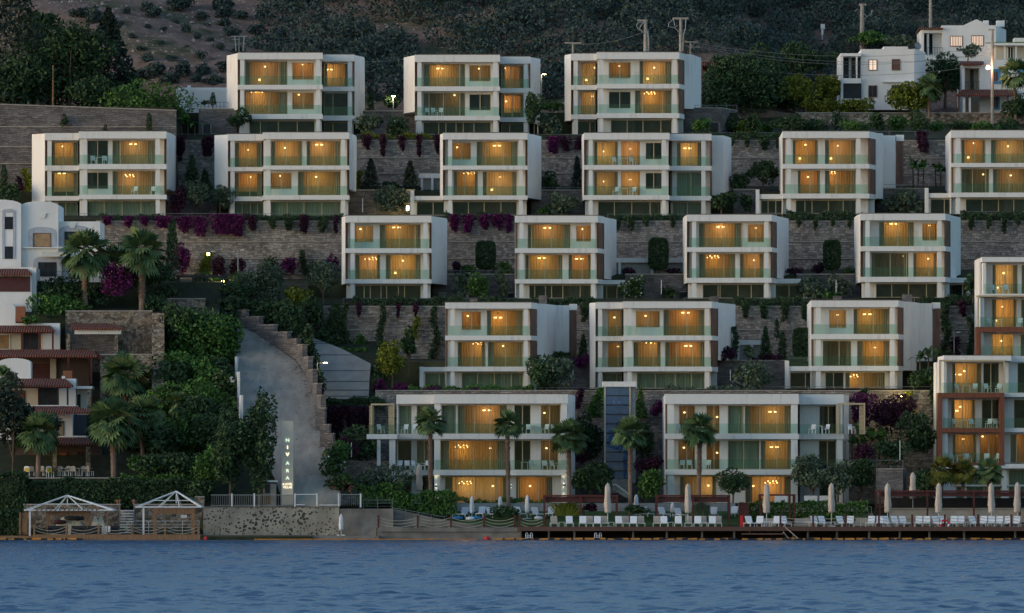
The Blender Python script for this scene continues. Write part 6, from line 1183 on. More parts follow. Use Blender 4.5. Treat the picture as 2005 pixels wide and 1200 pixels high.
for x0, x1, lab in ((1022, 1117, 'long white swim pontoon at the waterline below the deck'), (1124, 1164, 'short white swim pontoon at the waterline below the deck')): box_thing('pontoon', 'sling', X(x0, -.8), X(x1, -.8), -1.4, -.2, -.05, .16, lab, 'pontoon')
m = MB(); m.tube([P(1534, 1029, .1), P(1566, 1057, -1.2)], .04, 5).tube([P(1534, 1042, .1), P(1546, 1057, -1.2)], .05, 5).tube([P(1553, 1046, -.6), P(1553, 1057, -.6)], .03, 4).tube([P(1534, 1029, .1), P(1534, 1042, .1)], .035, 5)
tag(m.build('swim_stairs', 'bar', org=P(1540, 1057, -.6)), 'metal swim stairs with sloping rails down into the sea', 'stairs'); m = MB().box(X(1452, -.4), X(1533, -.4), -1.1, -.1, Z(1046.5, -.4), Z(1044, -.4)); m.tube([P(1455, 1018, -.2), P(1468, 1030, -.2), P(1468, 1044, -.2)], .03, 5)
tag(m.build('swim_platform', 'decking', org=P(1490, 1046, -.4)), 'low timber swim platform hung below the deck', 'platform')
m = MB()
for i in range(5): m.box(X(712 + i * 5, 2), X(717 + i * 5, 2), 1.2, 3, .3, .55 + i * .14)
r = tag(m.build('steps', 'concrete', org=P(725, 1049, 2)), 'short concrete steps from quay up to the landing', 'steps'); m = MB()
for d in (0, 4.5, 9): m.tube([P(711, 1034 + d, 1.1), P(738, 1013 + d, 1.1)], .03, 5)
m.tube([P(711, 1049, 1.1), P(711, 1034, 1.1)], .03, 5); m.build('handrail', 'metal', r)
# floats
fa = MB().tube([(-.42, 0, 0), (.42, 0, 0)], .13, 8)
fa1 = fa.build('orange_float', 'orange'); fb = MB().tube([(-.42, 0, 0), (.42, 0, 0)], .12, 8).build('dark_float', 'black'); n = 0
small = MB().ball((0, 0, 0), .10, 7).build('round_float', 'orange')
for i, px in enumerate(np.arange(500, 935, 4.4)):
    if i == 0: o = small
    else: o = small.copy(); COL.objects.link(o)
    o.location = (X(px, -1.5), -1.5 + .05 * math.sin(i), .03); o.scale = (1, 1, 1.1); tag(o, 'small round orange float in the string along the quay', 'float', 'round orange floats along the quay')
fs = [(px, k % 2) for k, px in enumerate(np.arange(975, 1445, 11.2))] + [(px, k % 2) for k, px in enumerate(np.arange(1462, 2012, 11.2))] + [(px, k % 2) for k, px in enumerate(np.arange(2, 160, 11.6))]
ua = ub = False
for px, k in fs:
    src = fb if k else fa1; used = ub if k else ua
    if not used: o = src
    else: o = src.copy(); COL.objects.link(o)
    if k: ub = True
    else: ua = True
    o.location = (X(px, -1.6), -1.6 + random.uniform(-.1, .1), .05 + random.uniform(-.03, .04)); o.rotation_euler = (0, random.uniform(-.05, .05), random.uniform(-.12, .12))
    tag(o, ('black' if k else 'orange') + ' sausage float in the barrier line on the water', 'float', ('black' if k else 'orange') + ' sausage floats')
def buoy(px, w_, lab): o = MB().lathe([(.01, -.18), (w_ * .5, -.05), (w_ * .5, .15), (w_ * .3, .26), (.02, .3)], 12).build('buoy', 'red', smooth=True); o.location = (X(px, -1.4), -1.4, .05); tag(o, lab, 'buoy')
buoy(954, .62, 'large red buoy floating beside the concrete landing'); buoy(403, .3, 'small red buoy floating right of the gazebo deck')
# gazebo deck at left
gd = tag(MB().box(X(64, -1), X(392, -1), -1, 5, Z(1052, -1), Z(1047, -1)).box(X(-200, -.5), X(63.8, -.5), -.5, 5, Z(1056, 0), Z(1049, 0)).build('gazebo_deck', 'timber'), 'weathered timber deck under the two gazebos', kind='structure'); MB().box(X(64, -1), X(392, -1), -1.06, -1.003, Z(1057, -1), Z(1046.5, -1)).build('fascia', 'timber', gd); ZG = Z(1047, -1)
for px in (100, 150, 190, 250, 262, 307, 342, 375): MB().tube([(X(px, -.6), -.6, -1.5), (X(px, -.6), -.6, Z(1052.5, -1))], .1, 6).build('deck_leg', 'timber', gd)
rope_run([67, 130, 193, 258, 323, 388], 1028, 1047, -.8, 'pine rope fence along the gazebo deck', 2, 'timber', 8)
def gazebo(xc, x0, x1, pe, pa, y, d, lab):
    r = empty('gazebo', P(xc, 1047, y), lab, 'gazebo', 'white framed gazebos'); ze, za = Z(pe, y), Z(pa, y + d / 2); ap = Vector((X(xc, y + d / 2), y + d / 2, za)); m = MB(); a, b = X(x0, y), X(x1, y); cs = [(a, y), (b, y), (b, y + d), (a, y + d)]; mids = [((a + b) / 2, y), (b, y + d / 2), ((a + b) / 2, y + d), (a, y + d / 2)]
    for x, yy in cs: m.tube([(x, yy, ze), ap], .07, 6)
    for k in (1 / 3, 2 / 3):
        m.tube([(a + (b - a) * k, y, ze), ap], .04, 5); m.tube([(a + (b - a) * k, y + d, ze), ap], .04, 5)
    for i in range(4): p, q = cs[i], cs[(i + 1) % 4]; m.tube([(p[0], p[1], ze), (q[0], q[1], ze)], .06, 6)
    h = .42; cc = [tuple(Vector((x, yy, ze)).lerp(ap, h)) for x, yy in cs]
    m.tube([cc[0], cc[1]], .04, 5); m.tube([tuple(ap), (ap.x, ap.y, ze + .35)], .05, 5); m.build('roof_frame', 'white_metal', r)
    return r, ze
r, ze = gazebo(132, 48, 222, 999, 970, -.2, 4.4, 'larger white-framed gazebo with slatted timber top over covered furniture')
for px in (58.5,): MB().box(X(px, 0) - .08, X(px, 0) + .08, -.1, .06, ZG - .3, ze).build('post', 'white_metal', r)
MB().box(X(210, 0) - .05, X(210, 0) + .05, -.1, .02, ZG - .6, ze).build('post', 'timber', r); MB().box(X(90, 1), X(178, 1), 1, 1.25, Z(1009, 1), Z(1001, 1)).build('beam', 'timber', r)
m = MB(); 
for i in range(14): x = X(73 + i * 9, .6); m.box(x - .05, x + .05, -.3, 3.4, Z(1000.5, .6), Z(997, .6))
m.build('slats', 'timber', r)
for px in (93, 97, 168, 175): MB().box(X(px, 1) - .09, X(px, 1) + .09, 1.02, 1.2, ZG, Z(1009, 1) - .003).build('post', 'timber', r)
r, ze = gazebo(345, 266, 394, 993, 962, -.2, 4.4, 'smaller white-framed gazebo with brown timber portal right of the steps')
MB().box(X(281, 0) - .08, X(281, 0) + .08, -.1, .06, ZG, ze).build('post', 'white_metal', r); MB().box(X(300, 1), X(382, 1), 1, 1.25, Z(1006, 1), Z(995, 1)).build('beam', 'timber', r)
for px in (303, 378): MB().box(X(px, 1) - .16, X(px, 1) + .16, .95, 1.3, ZG, Z(1006, 1) - .003 if px < 350 else Z(994, 1)).build('post', 'timber', r)
railing(258, 390, 1020, 3.6, 1.2, 'white metal railing behind the smaller gazebo', 'white_metal', 1.6, 3)
o = box_thing('notice_board', 'sling', X(354, 3.3), X(366, 3.3), 3.3, 3.34, Z(1014, 3.3), Z(1008, 3.3), 'small white notice board in the smaller gazebo', 'notice board')
rwall(46, 236, 989, 6.6, .5, [], 'rubble stone wall behind the larger gazebo', 'rubble_tan', .5); rwall(262, 398, 989, 6.6, .5, [], 'rubble stone wall behind the smaller gazebo', 'rubble_tan', .5); rwall(382, 400, 974, 6.0, .5, [], 'rough stone gate pier at left end of the sea wall', 'rubble_tan', .5)
m = MB()
for i in range(9): m.box(X(235, 4), X(261, 4), 3.2 + i * .35, 3.26 + i * .35, ZG + .12 + i * .25, ZG + .2 + i * .25)
r = tag(m.build('steps', 'white_metal', org=P(248, 1047, 4)), 'open white steps between the two gazebos', 'steps'); MB().box(X(236, 7), X(260, 7), 6.4, 9, ZG, Z(998, 7)).build('landing', 'rubble', r)
for px, dx in ((234, -1), (262, 1)): MB().tube([(X(px, 3), 3.1, ZG + 1), (X(px, 6), 6.4, ZG + 3.2)], .035, 5).tube([(X(px, 3), 3.1, ZG), (X(px, 3), 3.1, ZG + 1)], .03, 5).build('handrail', 'metal', r)
for px, lab in ((232, 'terracotta pot left of the white steps'), (263, 'terracotta pot right of the white steps')):
    o = MB().lathe([(.16, 0), (.24, .3), (.27, .34), (.22, .36)], 10).build('flower_pot', 'terracotta', smooth=True); o.location = (X(px, 6.8), 6.8, Z(989, 6.8) + .12); tag(o, lab, 'pot')
# covered furniture, dark armchairs
def heap(x0, x1, pt, y, mat, lab, z0):
    a, b, zt = X(x0, y), X(x1, y), Z(pt, y); n, k = 14, 7; vs = []; rr = random.Random(int(x0))
    for i in range(n + 1):
        for j in range(k + 1):
            u, v = i / n, j / k; hh = (zt - z0) * (math.sin(math.pi * min(1, max(0, u))) ** .45) * (math.sin(math.pi * v) ** .5) * (.86 + .14 * math.sin(u * 17 + v * 5)) ; vs.append((a + (b - a) * u, y + 1.5 * v, z0 + hh + rr.uniform(-.03, .03)))
    m = MB().add(vs, [(i * (k + 1) + j, (i + 1) * (k + 1) + j, (i + 1) * (k + 1) + j + 1, i * (k + 1) + j + 1) for i in range(n) for j in range(k)]); o = m.build('covered_furniture', mat, org=(a, y, z0)); return tag(o, lab, 'covered furniture')
heap(99, 170, 1009, 2.6, 'tarp', 'furniture stack under a cream tarpaulin inside the larger gazebo', ZG); heap(172, 210, 1008, 2.8, 'tarp', 'smaller tarpaulin-covered heap at right of the larger gazebo', ZG)
for px, py, lab, mt in ((116, 1022, 'dark red cushion bundle on the cream tarpaulin', 'maroon'), (138, 1014, 'dark blue bundle on top of the cream tarpaulin', 'dark_curtain'), (152, 1015, 'second dark bundle right of the blue one', 'dark_metal')):
    o = MB().lathe([(.02, -.25), (.42, -.15), (.5, .02), (.3, .2), (.02, .26)], 12, (0, 0, 0), .08, 3).build('cushion_bundle', mt, smooth=True); o.location = P(px, py, 2.7); o.scale = (1.3, .8, .9); tag(o, lab, 'cushion bundle')
def armchair(mat):
    r = empty('armchair', (0, 0, 0)); MB().box(-.4, .4, -.4, .4, .05, .42).build('seat', mat, r); MB().box(-.4, .4, .28, .4, .422, .82).build('backrest', mat, r)
    for x in (-.4, .3): MB().box(x, x + .1, -.4, .278, .422, .62).build('armrest', mat, r)
    return r
AR = armchair('dark_metal')
for i, (px, y) in enumerate(((102, .6), (113, .6), (124, .6), (148, .5), (160, .5), (180, .6), (190, .6), (225, .8))):
    o = AR if i == 0 else copy_tree(AR, (0, 0, 0)); o.location = (X(px, y), y, ZG); tag(o, 'low dark wicker armchair on the gazebo deck', 'armchair', 'dark wicker armchairs on the gazebo deck')
box_thing('cabinet', 'sling', X(207, .4), X(216, .4), .3, .6, ZG + .25, Z(1030, .4), 'small white board beside right post of the larger gazebo', 'board')
c = tag(MB().box(X(38, 1), X(56, 1), 1.6, 1.9, ZG, Z(1004, 1)).build('changing_cabin', 'timber', org=P(47, 1047, 1)), 'timber changing cabin left of the larger gazebo', 'cabin'); MB().box(X(41, 1), X(53, 1), 1.5, 1.597, ZG + .2, Z(1016, 1)).build('door', 'timber', c); MB().box(X(37, 1), X(40, 1), 1.4, 1.59, ZG, Z(1003, 1)).build('post', 'timber', c)
# cafe chairs and tables under the red roofed house
def cafe_chair(mat):
    r = empty('cafe_chair', (0, 0, 0)); MB().box(-.24, .24, -.24, .24, .42, .47).build('seat', mat, r); MB().xz([(-.26, .471), (.26, .471), (.24, .85), (.12, .93), (-.12, .93), (-.24, .85)], .2, .25).build('backrest', 'white_metal' if mat == 'yellow' else mat, r)
    if mat == 'yellow': MB().xz([(-.19, .50), (.19, .50), (.17, .80), (-.17, .80)], .15, .197).build('cushion', mat, r)
    for x in (-.22, .22):
        for y in (-.21, .21): MB().box(x - .02, x + .02, y - .02, y + .02, 0, .419).build('leg', 'white_metal', r)
    return r
ZC = Z(935, 12.5)
for i, (px, lab) in enumerate(((50, 'yellow-cushioned white chair left of the palm trunk on cafe terrace'), (98, 'yellow-cushioned white chair right of the palm trunk on cafe terrace'))):
    if i == 0: YC = o = cafe_chair('yellow')
    else: o = copy_tree(YC, (0, 0, 0))
    o.location = (X(px, 12.9), 12.9, ZC); o.rotation_euler = (0, 0, .5 if i else -.4); o.scale = (1.15,) * 3; tag(o, lab, 'chair', 'cafe terrace chairs')
WC = None
for px, rz in ((120, .5), (132, -.4), (145, 2.8), (165, .3), (177, 2), (62, .2), (85, 2.6)):
    if WC is None: WC = o = cafe_chair('beige_sling')
    else: o = copy_tree(WC, (0, 0, 0))
    o.location = (X(px, 14.2), 14.2, ZC + .15); o.rotation_euler = (0, 0, rz); tag(o, 'plain white chair on the dark cafe terrace', 'chair', 'plain white cafe chairs')
for px in (128, 155, 172): o = MB().lathe([(.22, 0), (.22, .03), (.03, .05), (.03, .7), (.45, .71), (.45, .74)], 12).build('cafe_table', 'white_metal'); o.location = (X(px, 14.4), 14.4, ZC + .15); tag(o, 'round white pedestal table on the dark cafe terrace', 'table', 'cafe tables')
# balcony chairs and tables
def bal_chair():
    m = MB().box(-.24, .24, -.24, .24, .40, .44); m.add([(-.24, .2, .441), (.24, .2, .441), (.24, .3, .88), (-.24, .3, .88), (-.24, .24, .441), (.24, .24, .441), (.24, .34, .88), (-.24, .34, .88)], [(0, 1, 2, 3), (7, 6, 5, 4), (2, 6, 7, 3), (1, 5, 6, 2), (0, 3, 7, 4)])
    for x in (-.22, .22):
        for y in (-.22, .22): m.box(x - .02, x + .02, y - .02, y + .02, 0, .399)
        m.box(x - .02, x + .02, -.24, .2, .60, .63)
    return m.build('balcony_chair', 'sling')
def bal_table():
    m = MB().box(-.35, .35, -.35, .35, .70, .73)
    for x in (-.3, .3):
        for y in (-.3, .3): m.box(x - .02, x + .02, y - .02, y + .02, 0, .699)
    return m.build('balcony_table', 'sling')
BCH = BTB = None
def set_chairs(y0, py, xs_, tabs, where):
    global BCH, BTB
    z = Z(py, y0) + .012; y = y0 + .75
    for k, x in enumerate(xs_):
        if BCH is None: BCH = o = bal_chair()
        else: o = BCH.copy(); COL.objects.link(o)
        o.location = (X(x, y), y, z); o.rotation_euler = (0, 0, random.uniform(-.9, .9)); tag(o, f'white chair on the {where} balcony', 'chair', f'white chairs, {where} balcony')
    for x in tabs:
        if BTB is None: BTB = o = bal_table()
        else: o = BTB.copy(); COL.objects.link(o)
        o.location = (X(x, y), y, z); tag(o, f'small white table on the {where} balcony', 'table', f'white tables, {where} balcony')
set_chairs(76, 323, [1206, 1239], [1223], 'upper floor, fourth second-row villa'); set_chairs(76, 382, [1206, 1239], [1223], 'middle floor, fourth second-row villa'); set_chairs(96, 226.5, [836, 850, 862], [], 'middle floor, middle top-row villa'); set_chairs(76, 321, [183, 207], [195], 'upper floor, leftmost second-row villa'); set_chairs(76, 381, [263, 300], [], 'middle floor, leftmost second-row villa')
set_chairs(18, 849, [746, 792, 812, 1035, 1067, 1087], [1045], 'upper floor, bottom left villa'); set_chairs(18, 920, [781, 798, 813, 832, 1043, 1067, 1085], [1027], 'middle floor, bottom left villa'); set_chairs(18, 849, [1330, 1590, 1617, 1668], [1603], 'upper floor, bottom right villa'); set_chairs(18, 919, [1335, 1350, 1385], [], 'middle floor, bottom right villa')
set_chairs(34, 575, [1944, 1970], [1957], 'upper floor, upper balconied block'); set_chairs(34, 640, [1940, 1996], [1955], 'middle floor, upper balconied block'); set_chairs(20, 769, [1877, 1907, 1934, 1955], [1892], 'upper floor, lower balconied block'); set_chairs(20, 838, [1872, 1904, 1936, 1952], [1888], 'middle floor, lower balconied block'); set_chairs(20, 906, [1867, 1896, 1932, 1953], [1881], 'lower floor, lower balconied block')
# gold lattice frames on the bottom villas
def lattice(xs0, xs1, p0, p1, y, lab, flip=False):
    r = empty('slatted_frame', P(xs0, p1, y), lab, 'slatted frame'); a, b, zt, zb = X(xs0, y), X(xs1, y), Z(p0, y), Z(p1, y)
    MB().box(a, b, y, y + .25, zt - .16, zt).box(a, a + .14, y + .01, y + .2, zb, zt - .163).box(b - .14, b, y + .01, y + .2, zb, zt - .163).build('frame', 'gold', r)
    for q in ((a - .15, a + .3), (b - .55, b - .15)):
        m = MB()
        for i in range(22): z = zb + (zt - zb - .2) * i / 22; m.box(q[0], q[1], y + .26, y + .31, z, z + .09)
        m.build('slat_panel', 'gold', r)
    return r
lattice(726, 772, 790, 850, 18.3, 'champagne metal slatted frame at left end of the bottom left villa'); lattice(1640, 1694, 789, 850, 18.6, 'champagne metal slatted frame at right end of the bottom right villa')
y = 18.2; r = tag(MB().box(X(718, y), X(778, y), y, y + 6, Z(859.5, y), Z(850, y)).build('terrace_slab', 'white', org=P(718, 859, y)), 'white cantilevered terrace slab at left end of bottom left villa', 'terrace'); MB().box(X(738, y), X(745, y), y + .3, y + .7, Z(912, y), Z(859.6, y)).box(X(762, y), X(774, y), y + .3, y + .7, Z(990, y), Z(859.6, y)).build('pillar', 'white', r); MB().box(X(720, y), X(776, y), y + .05, y + .065, Z(850, y) + .003, Z(850, y) + .9).build('glass_railing', 'rail_glass', r)
# street lamps and garden lights
def lamp_post(px, pt, pb, y, lab, lit=None, arm=6, mat='metal', en=22):
    r = empty('lamp_post', P(px, pb, y), lab, 'lamp post'); m = MB().tube([P(px, pb + 4, y), P(px, pt, y)], .07, 6, .05); m.tube([P(px, pt + 1, y), P(px + arm, pt, y)], .035, 5); m.build('post', mat, r)
    MB().box(X(px + arm, y) - .05, X(px + arm, y) + .3, y - .12, y + .12, Z(pt, y) - .06, Z(pt, y) + .04).build('lamp_head', lit or 'white_metal', r)
    if lit: ld = bpy.data.lights.new('lamp_light', 'POINT'); ld.energy = en; ld.color = (1, .85, .5); ld.shadow_soft_size = .1; lo = bpy.data.objects.new('lamp_light', ld); COL.objects.link(lo); lo.parent = r; lo.location = P(px + arm, pt + 3, y - .3) - r.location
    return r
lamp_post(621, 710, 780, 33, 'street lamp with one lit arm at the driveway edge', 'cool_lamp', 14); lamp_post(1868, 650, 705, 44, 'plain grey lamp post in the shrubs behind the lower block'); lamp_post(466, 489, 545, 60, 'unlit twin lamp post before the third-row stone wall'); lamp_post(799, 648, 720, 40, 'dark lamp post glowing softly above the olive-yellow tree', 'cool_lamp', -3, 'dark_metal', 50)
lamp_post(1060, 145, 190, 106, 'thin lamp post right of the middle top-row villa', 'bulb_dim', 4, 'metal', 30); lamp_post(770, 188, 222, 106, 'lit lamp post between leftmost and middle top-row villas', 'cool_lamp', -2, 'metal', 60); lamp_post(414, 492, 560, 58, 'square dark bollard lamp beside the yellow-flowering shrub', None, 0, 'dark_metal')
for px, pt, pb, y, en, lab in ((798, 391, 412, 80, 90, 'bright yellow wall lantern left of the third second-row villa'), (436, 546, 552, 55, 60, 'flat lit path lamp above the top of the road'), (1584, 672, 690, 45, 60, 'garden floodlight at foot of the third row wall'), (1766, 770, 778, 30, 90, 'lit garden lamp on wall left of lower balconied block'), (408, 488, 500, 64, 60, 'garden spotlight lighting the yellow shrub')):
    r = tag(MB().box(-.12, .12, -.08, .08, 0, M(pb - pt, y) * .45).build('garden_lamp', 'yellow_lamp'), lab, 'garden lamp'); r.location = P(px, pb, y); ld = bpy.data.lights.new('lamp_light', 'POINT'); ld.energy = en; ld.color = (1, .78, .3); ld.shadow_soft_size = .1; lo = bpy.data.objects.new('lamp_light', ld); COL.objects.link(lo); lo.parent = r; lo.location = (0, -.5, .5)
for i, (px, pt, pb, y, lab) in enumerate(((266, 230, 252, 92, 'beside the banana plants'), (773, 232, 258, 97, 'between the shrubs of the top row'), (1053, 236, 262, 97, 'left of rightmost top-row villa'), (1100, 386, 415, 77, 'in front of olive left of fourth second-row villa'), (710, 388, 415, 77, 'right of second second-row villa'), (1496, 540, 565, 57, 'near olive left of rightmost third-row villa'), (1637, 548, 575, 57, 'in the olive of the third row'), (1295, 548, 575, 57, 'beside white-flowering shrub'), (1430, 724, 745, 37, 'left of rightmost fourth-row villa'), (1122, 725, 745, 37, 'in big olive of fourth row'), (1762, 862, 900, 16, 'above the stone podium'), (688, 866, 895, 15, 'right of the stone piers'))):
    m = MB().box(-.035, .035, -.035, .035, 0, M(pb - pt, y)); o = m.build('garden_light_post', 'white_metal'); o.location = P(px, pb, y); tag(o, f'slim white garden light post {lab}', 'light post', 'slim white garden light posts')

# dark garden pergola and path above the ivy slope
r = empty('garden_pergola', P(385, 590, 50), 'dark timber pergola and rails above the ivy-covered wall', 'pergola'); y = 50
for px in (350, 378, 406, 436): MB().box(X(px, y) - .09, X(px, y) + .09, y, y + .18, Z(592, y), Z(540, y)).build('post', 'dark_metal', r)
MB().box(X(346, y), X(440, y), y - .05, y + .1, Z(543, y), Z(539, y)).build('beam', 'dark_metal', r); m = MB()
for i in range(16): m.box(X(348 + i * 6, y), X(349.3 + i * 6, y), y + .12, y + 3, Z(539, y), Z(537, y))
m.build('rafters', 'dark_metal', r)
wq(r, 345, 412, 556, 592, 52, .3, 'stone_dark')
m = MB(); a = [(422, 556), (470, 556), (462, 574), (424, 574)]; m.add([(X(q[0], 56 if q[1] < 560 else 51), 56 if q[1] < 560 else 51, Z(q[1], 56 if q[1] < 560 else 51)) for q in a], [(0, 3, 2, 1)]); tag(m.build('path', 'lane'), 'small pale path lit by the path lamp above the road', kind='structure')
railing(312, 440, 572, 47.1, .9, 'dark iron railing on the low parapet above the ivy', 'dark_metal', .35, 1, group='house balcony railings')
m = MB()
for i in range(12): m.box(X(300 + i * 4, 49), X(306 + i * 4, 49), 48.2, 49.4, Z(560 - i * 2.5, 49), Z(556 - i * 2.5, 49))
tag(m.build('stairs', 'ledge', org=P(320, 560, 49)), 'dim stone stairs rising right behind the tall cypress', 'stairs')
# ------------------------------------------------------------ planting
PL = plant
# upper left big trees
PL('cone', 'pine', 28, 215, 104, 190, 300, 'huge dark pine filling the top left corner', .3); PL('tree', 'dark', 135, 208, 103, 150, 160, 'broad dark green tree right of the huge corner pine', .26); PL('cone', 'pine', 212, 205, 108, 140, 190, 'pointed dark cedar on the dry hillside, left', .3)
PL('bush', 'dark', 45, 210, 101, 140, 115, 'dark bush mass under the huge corner pine', .25); PL('bush', 'dark', 190, 212, 101, 110, 60, 'low dark bushes under the pointed cedar', .22); PL('bush', 'green', 290, 248, 97, 150, 88, 'wide bright green creeper mound left of the white shed', .2)
banana(368, 272, 94.5, 55, 62, 'tall banana plants left of the stone annex'); banana(332, 268, 94.8, 40, 48, 'shorter banana plants behind the leftmost second-row villa roof'); PL('cypress', 'dark', 417, 205, 98.5, 12, 24, 'tiny cypress pot plant on the stone annex roof', .12); PL('bush', 'dark', 402, 205, 98.4, 18, 12, 'small dark pot plants on the stone annex roof', .12)
PL('tree', 'dark', 467, 262, 94.8, 44, 46, 'small round tree in front of the leftmost top-row villa', .17); PL('bush', 'green', 268, 262, 91, 36, 14, 'low green shrub behind slim white post, upper left', .15)
for cx, b_, w_, h_, y, lab in ((246, 262, 10, 26, 89, 'left'), (206, 262, 8, 18, 87, 'far left'), (292, 262, 14, 40, 87.2, 'right')): PL('cypress', 'dark', cx, b_, y, w_, h_, f'small dark cypress, {lab} of three against the tall grey wall', .13)
PL('bush', 'dark', 125, 247, 87.5, 14, 22, 'small dark climber under the tall grey wall top', .13)
for i, (px, hh) in enumerate(((8, 62), (38, 40), (50, 55))): PL('cypress' if i == 0 else 'climb', ('dark', 'wine', 'yellow_leaf')[i], px, 385, 84, (18, 14, 20)[i], hh, ('dark young conifer at left edge beside arched house roof', 'thin wine-red climber on the left stone wall', 'yellow-green shrub left of the leftmost second-row villa')[i])
PL('bush', 'dark', 15, 395, 80, 50, 35, 'dark bushes at left edge above the arched house roof'); 
# top row gardens
PL('bush', 'olive', 722, 265, 94.6, 50, 44, 'grey-green olive bush right of the leftmost top-row villa'); PL('bush', 'dark', 777, 264, 94.8, 46, 40, 'round dark bush left of the middle top-row villa'); PL('cypress', 'dark', 726, 224, 103, 15, 40, 'small cypress right of the leftmost top-row villa', .14); PL('bush', 'dark', 765, 212, 107, 30, 30, 'dark shrub behind the lit lamp post in the top row')
PL('tree', 'dark', 1046, 262, 94.2, 36, 88, 'thin sparse tree left of the rightmost top-row villa', .15); PL('bush', 'olive', 1078, 264, 94.8, 42, 42, 'olive bush left of the rightmost top-row villa'); PL('bush', 'green', 1375, 264, 96.6, 34, 34, 'round bush before the black doorway right of top row'); PL('bush', 'green', 1076, 216, 104, 60, 16, 'low shrubs on the terrace between middle and right top-row villas')
PL('hedge', 'yellow_leaf', 790, 274, 93.6, 165, 9, 'low yellow-green hedge strip under the middle top-row villa', .12); PL('hedge', 'dark', 1440, 272, 93.6, 185, 10, 'low dark hedge strip above wall right of the top row', .12)
# upper right
PL('tree', 'yellow_leaf', 1565, 222, 116, 75, 78, 'yellow-green conifer-like tree left of the clipped hedge', .2); PL('tree', 'yellow_leaf', 1622, 218, 118, 62, 88, 'second yellow-green tree just left of the white cubic house', .2)
for i, (a, b_) in enumerate(((1575, 1612), (1608, 1645), (1641, 1676), (1664, 1706))): PL('topiary' if False else 'bush', 'yellow_leaf', (a + b_) / 2, 224, 114.6, b_ - a + 6, 34, f"clipped yellow-green hedge ball, {('first', 'second', 'third', 'fourth')[i]} of four below the white cubic house", .15, nm='hedge', cat='hedge')
for cx, b_, y, w_, h_, mt, lab in ((1430, 215, 117, 90, 110, 'dark', 'dark tree just right of the red-roofed shelter'), (1490, 210, 120, 95, 125, 'dark', 'tall dark tree left of the yellow-green trees'), (1550, 170, 128, 110, 80, 'dark', 'dark tree behind the yellow-green trees'), (1600, 150, 132, 90, 55, 'dark', 'dark treetop left of the white cubic house roof'), (1850, 205, 126, 90, 95, 'dark', 'dark tree between the cubic and blue-framed houses'), (1815, 215, 119, 65, 55, 'dark', 'dark lower tree right of the cubic house'), (1785, 240, 113, 95, 88, 'yellow_leaf', 'yellow-green tree hiding a corner of the white cubic house'), (1990, 252, 112.5, 60, 70, 'dark', 'dark tree at the right picture edge below the blue-framed house'), (1895, 118, 130, 50, 34, 'olive', 'sparse grey shrub behind the red verandah roof'), (1830, 150, 141, 60, 40, 'dark', 'dark tree in front of the gabled house'), (1440, 180, 125, 90, 60, 'green', 'mid green tree above the red-roofed shelter'), (1760, 105, 145, 60, 40, 'olive', 'grey-green tree behind the cubic house roof'), (1690, 100, 148, 90, 40, 'green', 'green tree round the tall broken-arm pole')): PL('tree', mt, cx, b_, y, w_, h_, lab, .22)
palm(1820, 172, 32, 240, 112, 'small palm right of the yellow-green tree, upper right', nf=26, tw=.14); palm(1988, 150, 40, 235, 112, 'palm at the right edge before the blue-framed house', nf=30, tw=.16)
for i, (cx, w_, h_, mt) in enumerate(((1475, 26, 42, 'dark'), (1500, 30, 20, 'green'), (1460, 50, 22, 'yellow_leaf'), (1545, 60, 34, 'dark'), (1595, 50, 26, 'dark'), (1640, 30, 44, 'olive'), (1672, 50, 24, 'green'), (1715, 36, 38, 'dark'), (1750, 48, 30, 'green'), (1795, 40, 36, 'dark'), (1835, 44, 20, 'green'), (1880, 60, 22, 'dark'), (1925, 50, 20, 'green'), (1970, 50, 26, 'dark'), (1420, 36, 30, 'dark'), (1560, 24, 40, 'dark'))): PL('bush', mt, cx, 258, 98 + (i % 3) * 2, w_, h_, 'garden shrub in the upper right terraces below the white houses', group='shrubs in the upper right terraces', s=.17)
# second row
PL('tree', 'olive', 385, 425, 78.5, 62, 72, 'grey-green olive left half of the pair before second second-row villa', .17); PL('tree', 'olive', 430, 425, 79, 58, 68, 'grey-green olive right half of the pair before second second-row villa', .17); PL('cone', 'dark', 376, 372, 84, 38, 68, 'dark conifer behind the olive pair, second row'); PL('cone', 'dark', 401, 372, 84.4, 28, 40, 'smaller dark conifer behind the olive pair, second row'); PL('bush', 'wine', 348, 425, 77.5, 34, 62, 'wine-red bougainvillea right of the leftmost second-row villa', .16)
PL('cone', 'pine', 726, 373, 83.5, 40, 62, 'left dark conifer on the second-row garden wall'); PL('cone', 'pine', 803, 373, 83.5, 38, 58, 'right dark conifer on the second-row garden wall'); PL('bush', 'olive', 762, 418, 78, 66, 56, 'olive bush under the two second-row conifers'); PL('climb', 'yellow_leaf', 703, 372, 84, 20, 38, 'yellow-green climber lit beside the left conifer'); PL('bush', 'dark', 765, 374, 83.6, 40, 20, 'low dark shrubs between two second-row conifers')
PL('bush', 'dark', 1075, 372, 83.5, 40, 36, 'dark bush left of fourth second-row villa'); PL('cone', 'pine', 1130, 372, 83.5, 26, 66, 'narrow dark conifer beside fourth second-row villa'); PL('bush', 'olive', 1100, 419, 78, 70, 44, 'olive bush left of fourth second-row villa'); PL('tree', 'dark', 1412, 419, 77.5, 60, 48, 'round dark tree right of fourth second-row villa', .17); PL('bush', 'green', 1064, 419, 77.5, 24, 14, 'low green shrub beside olive, second row')
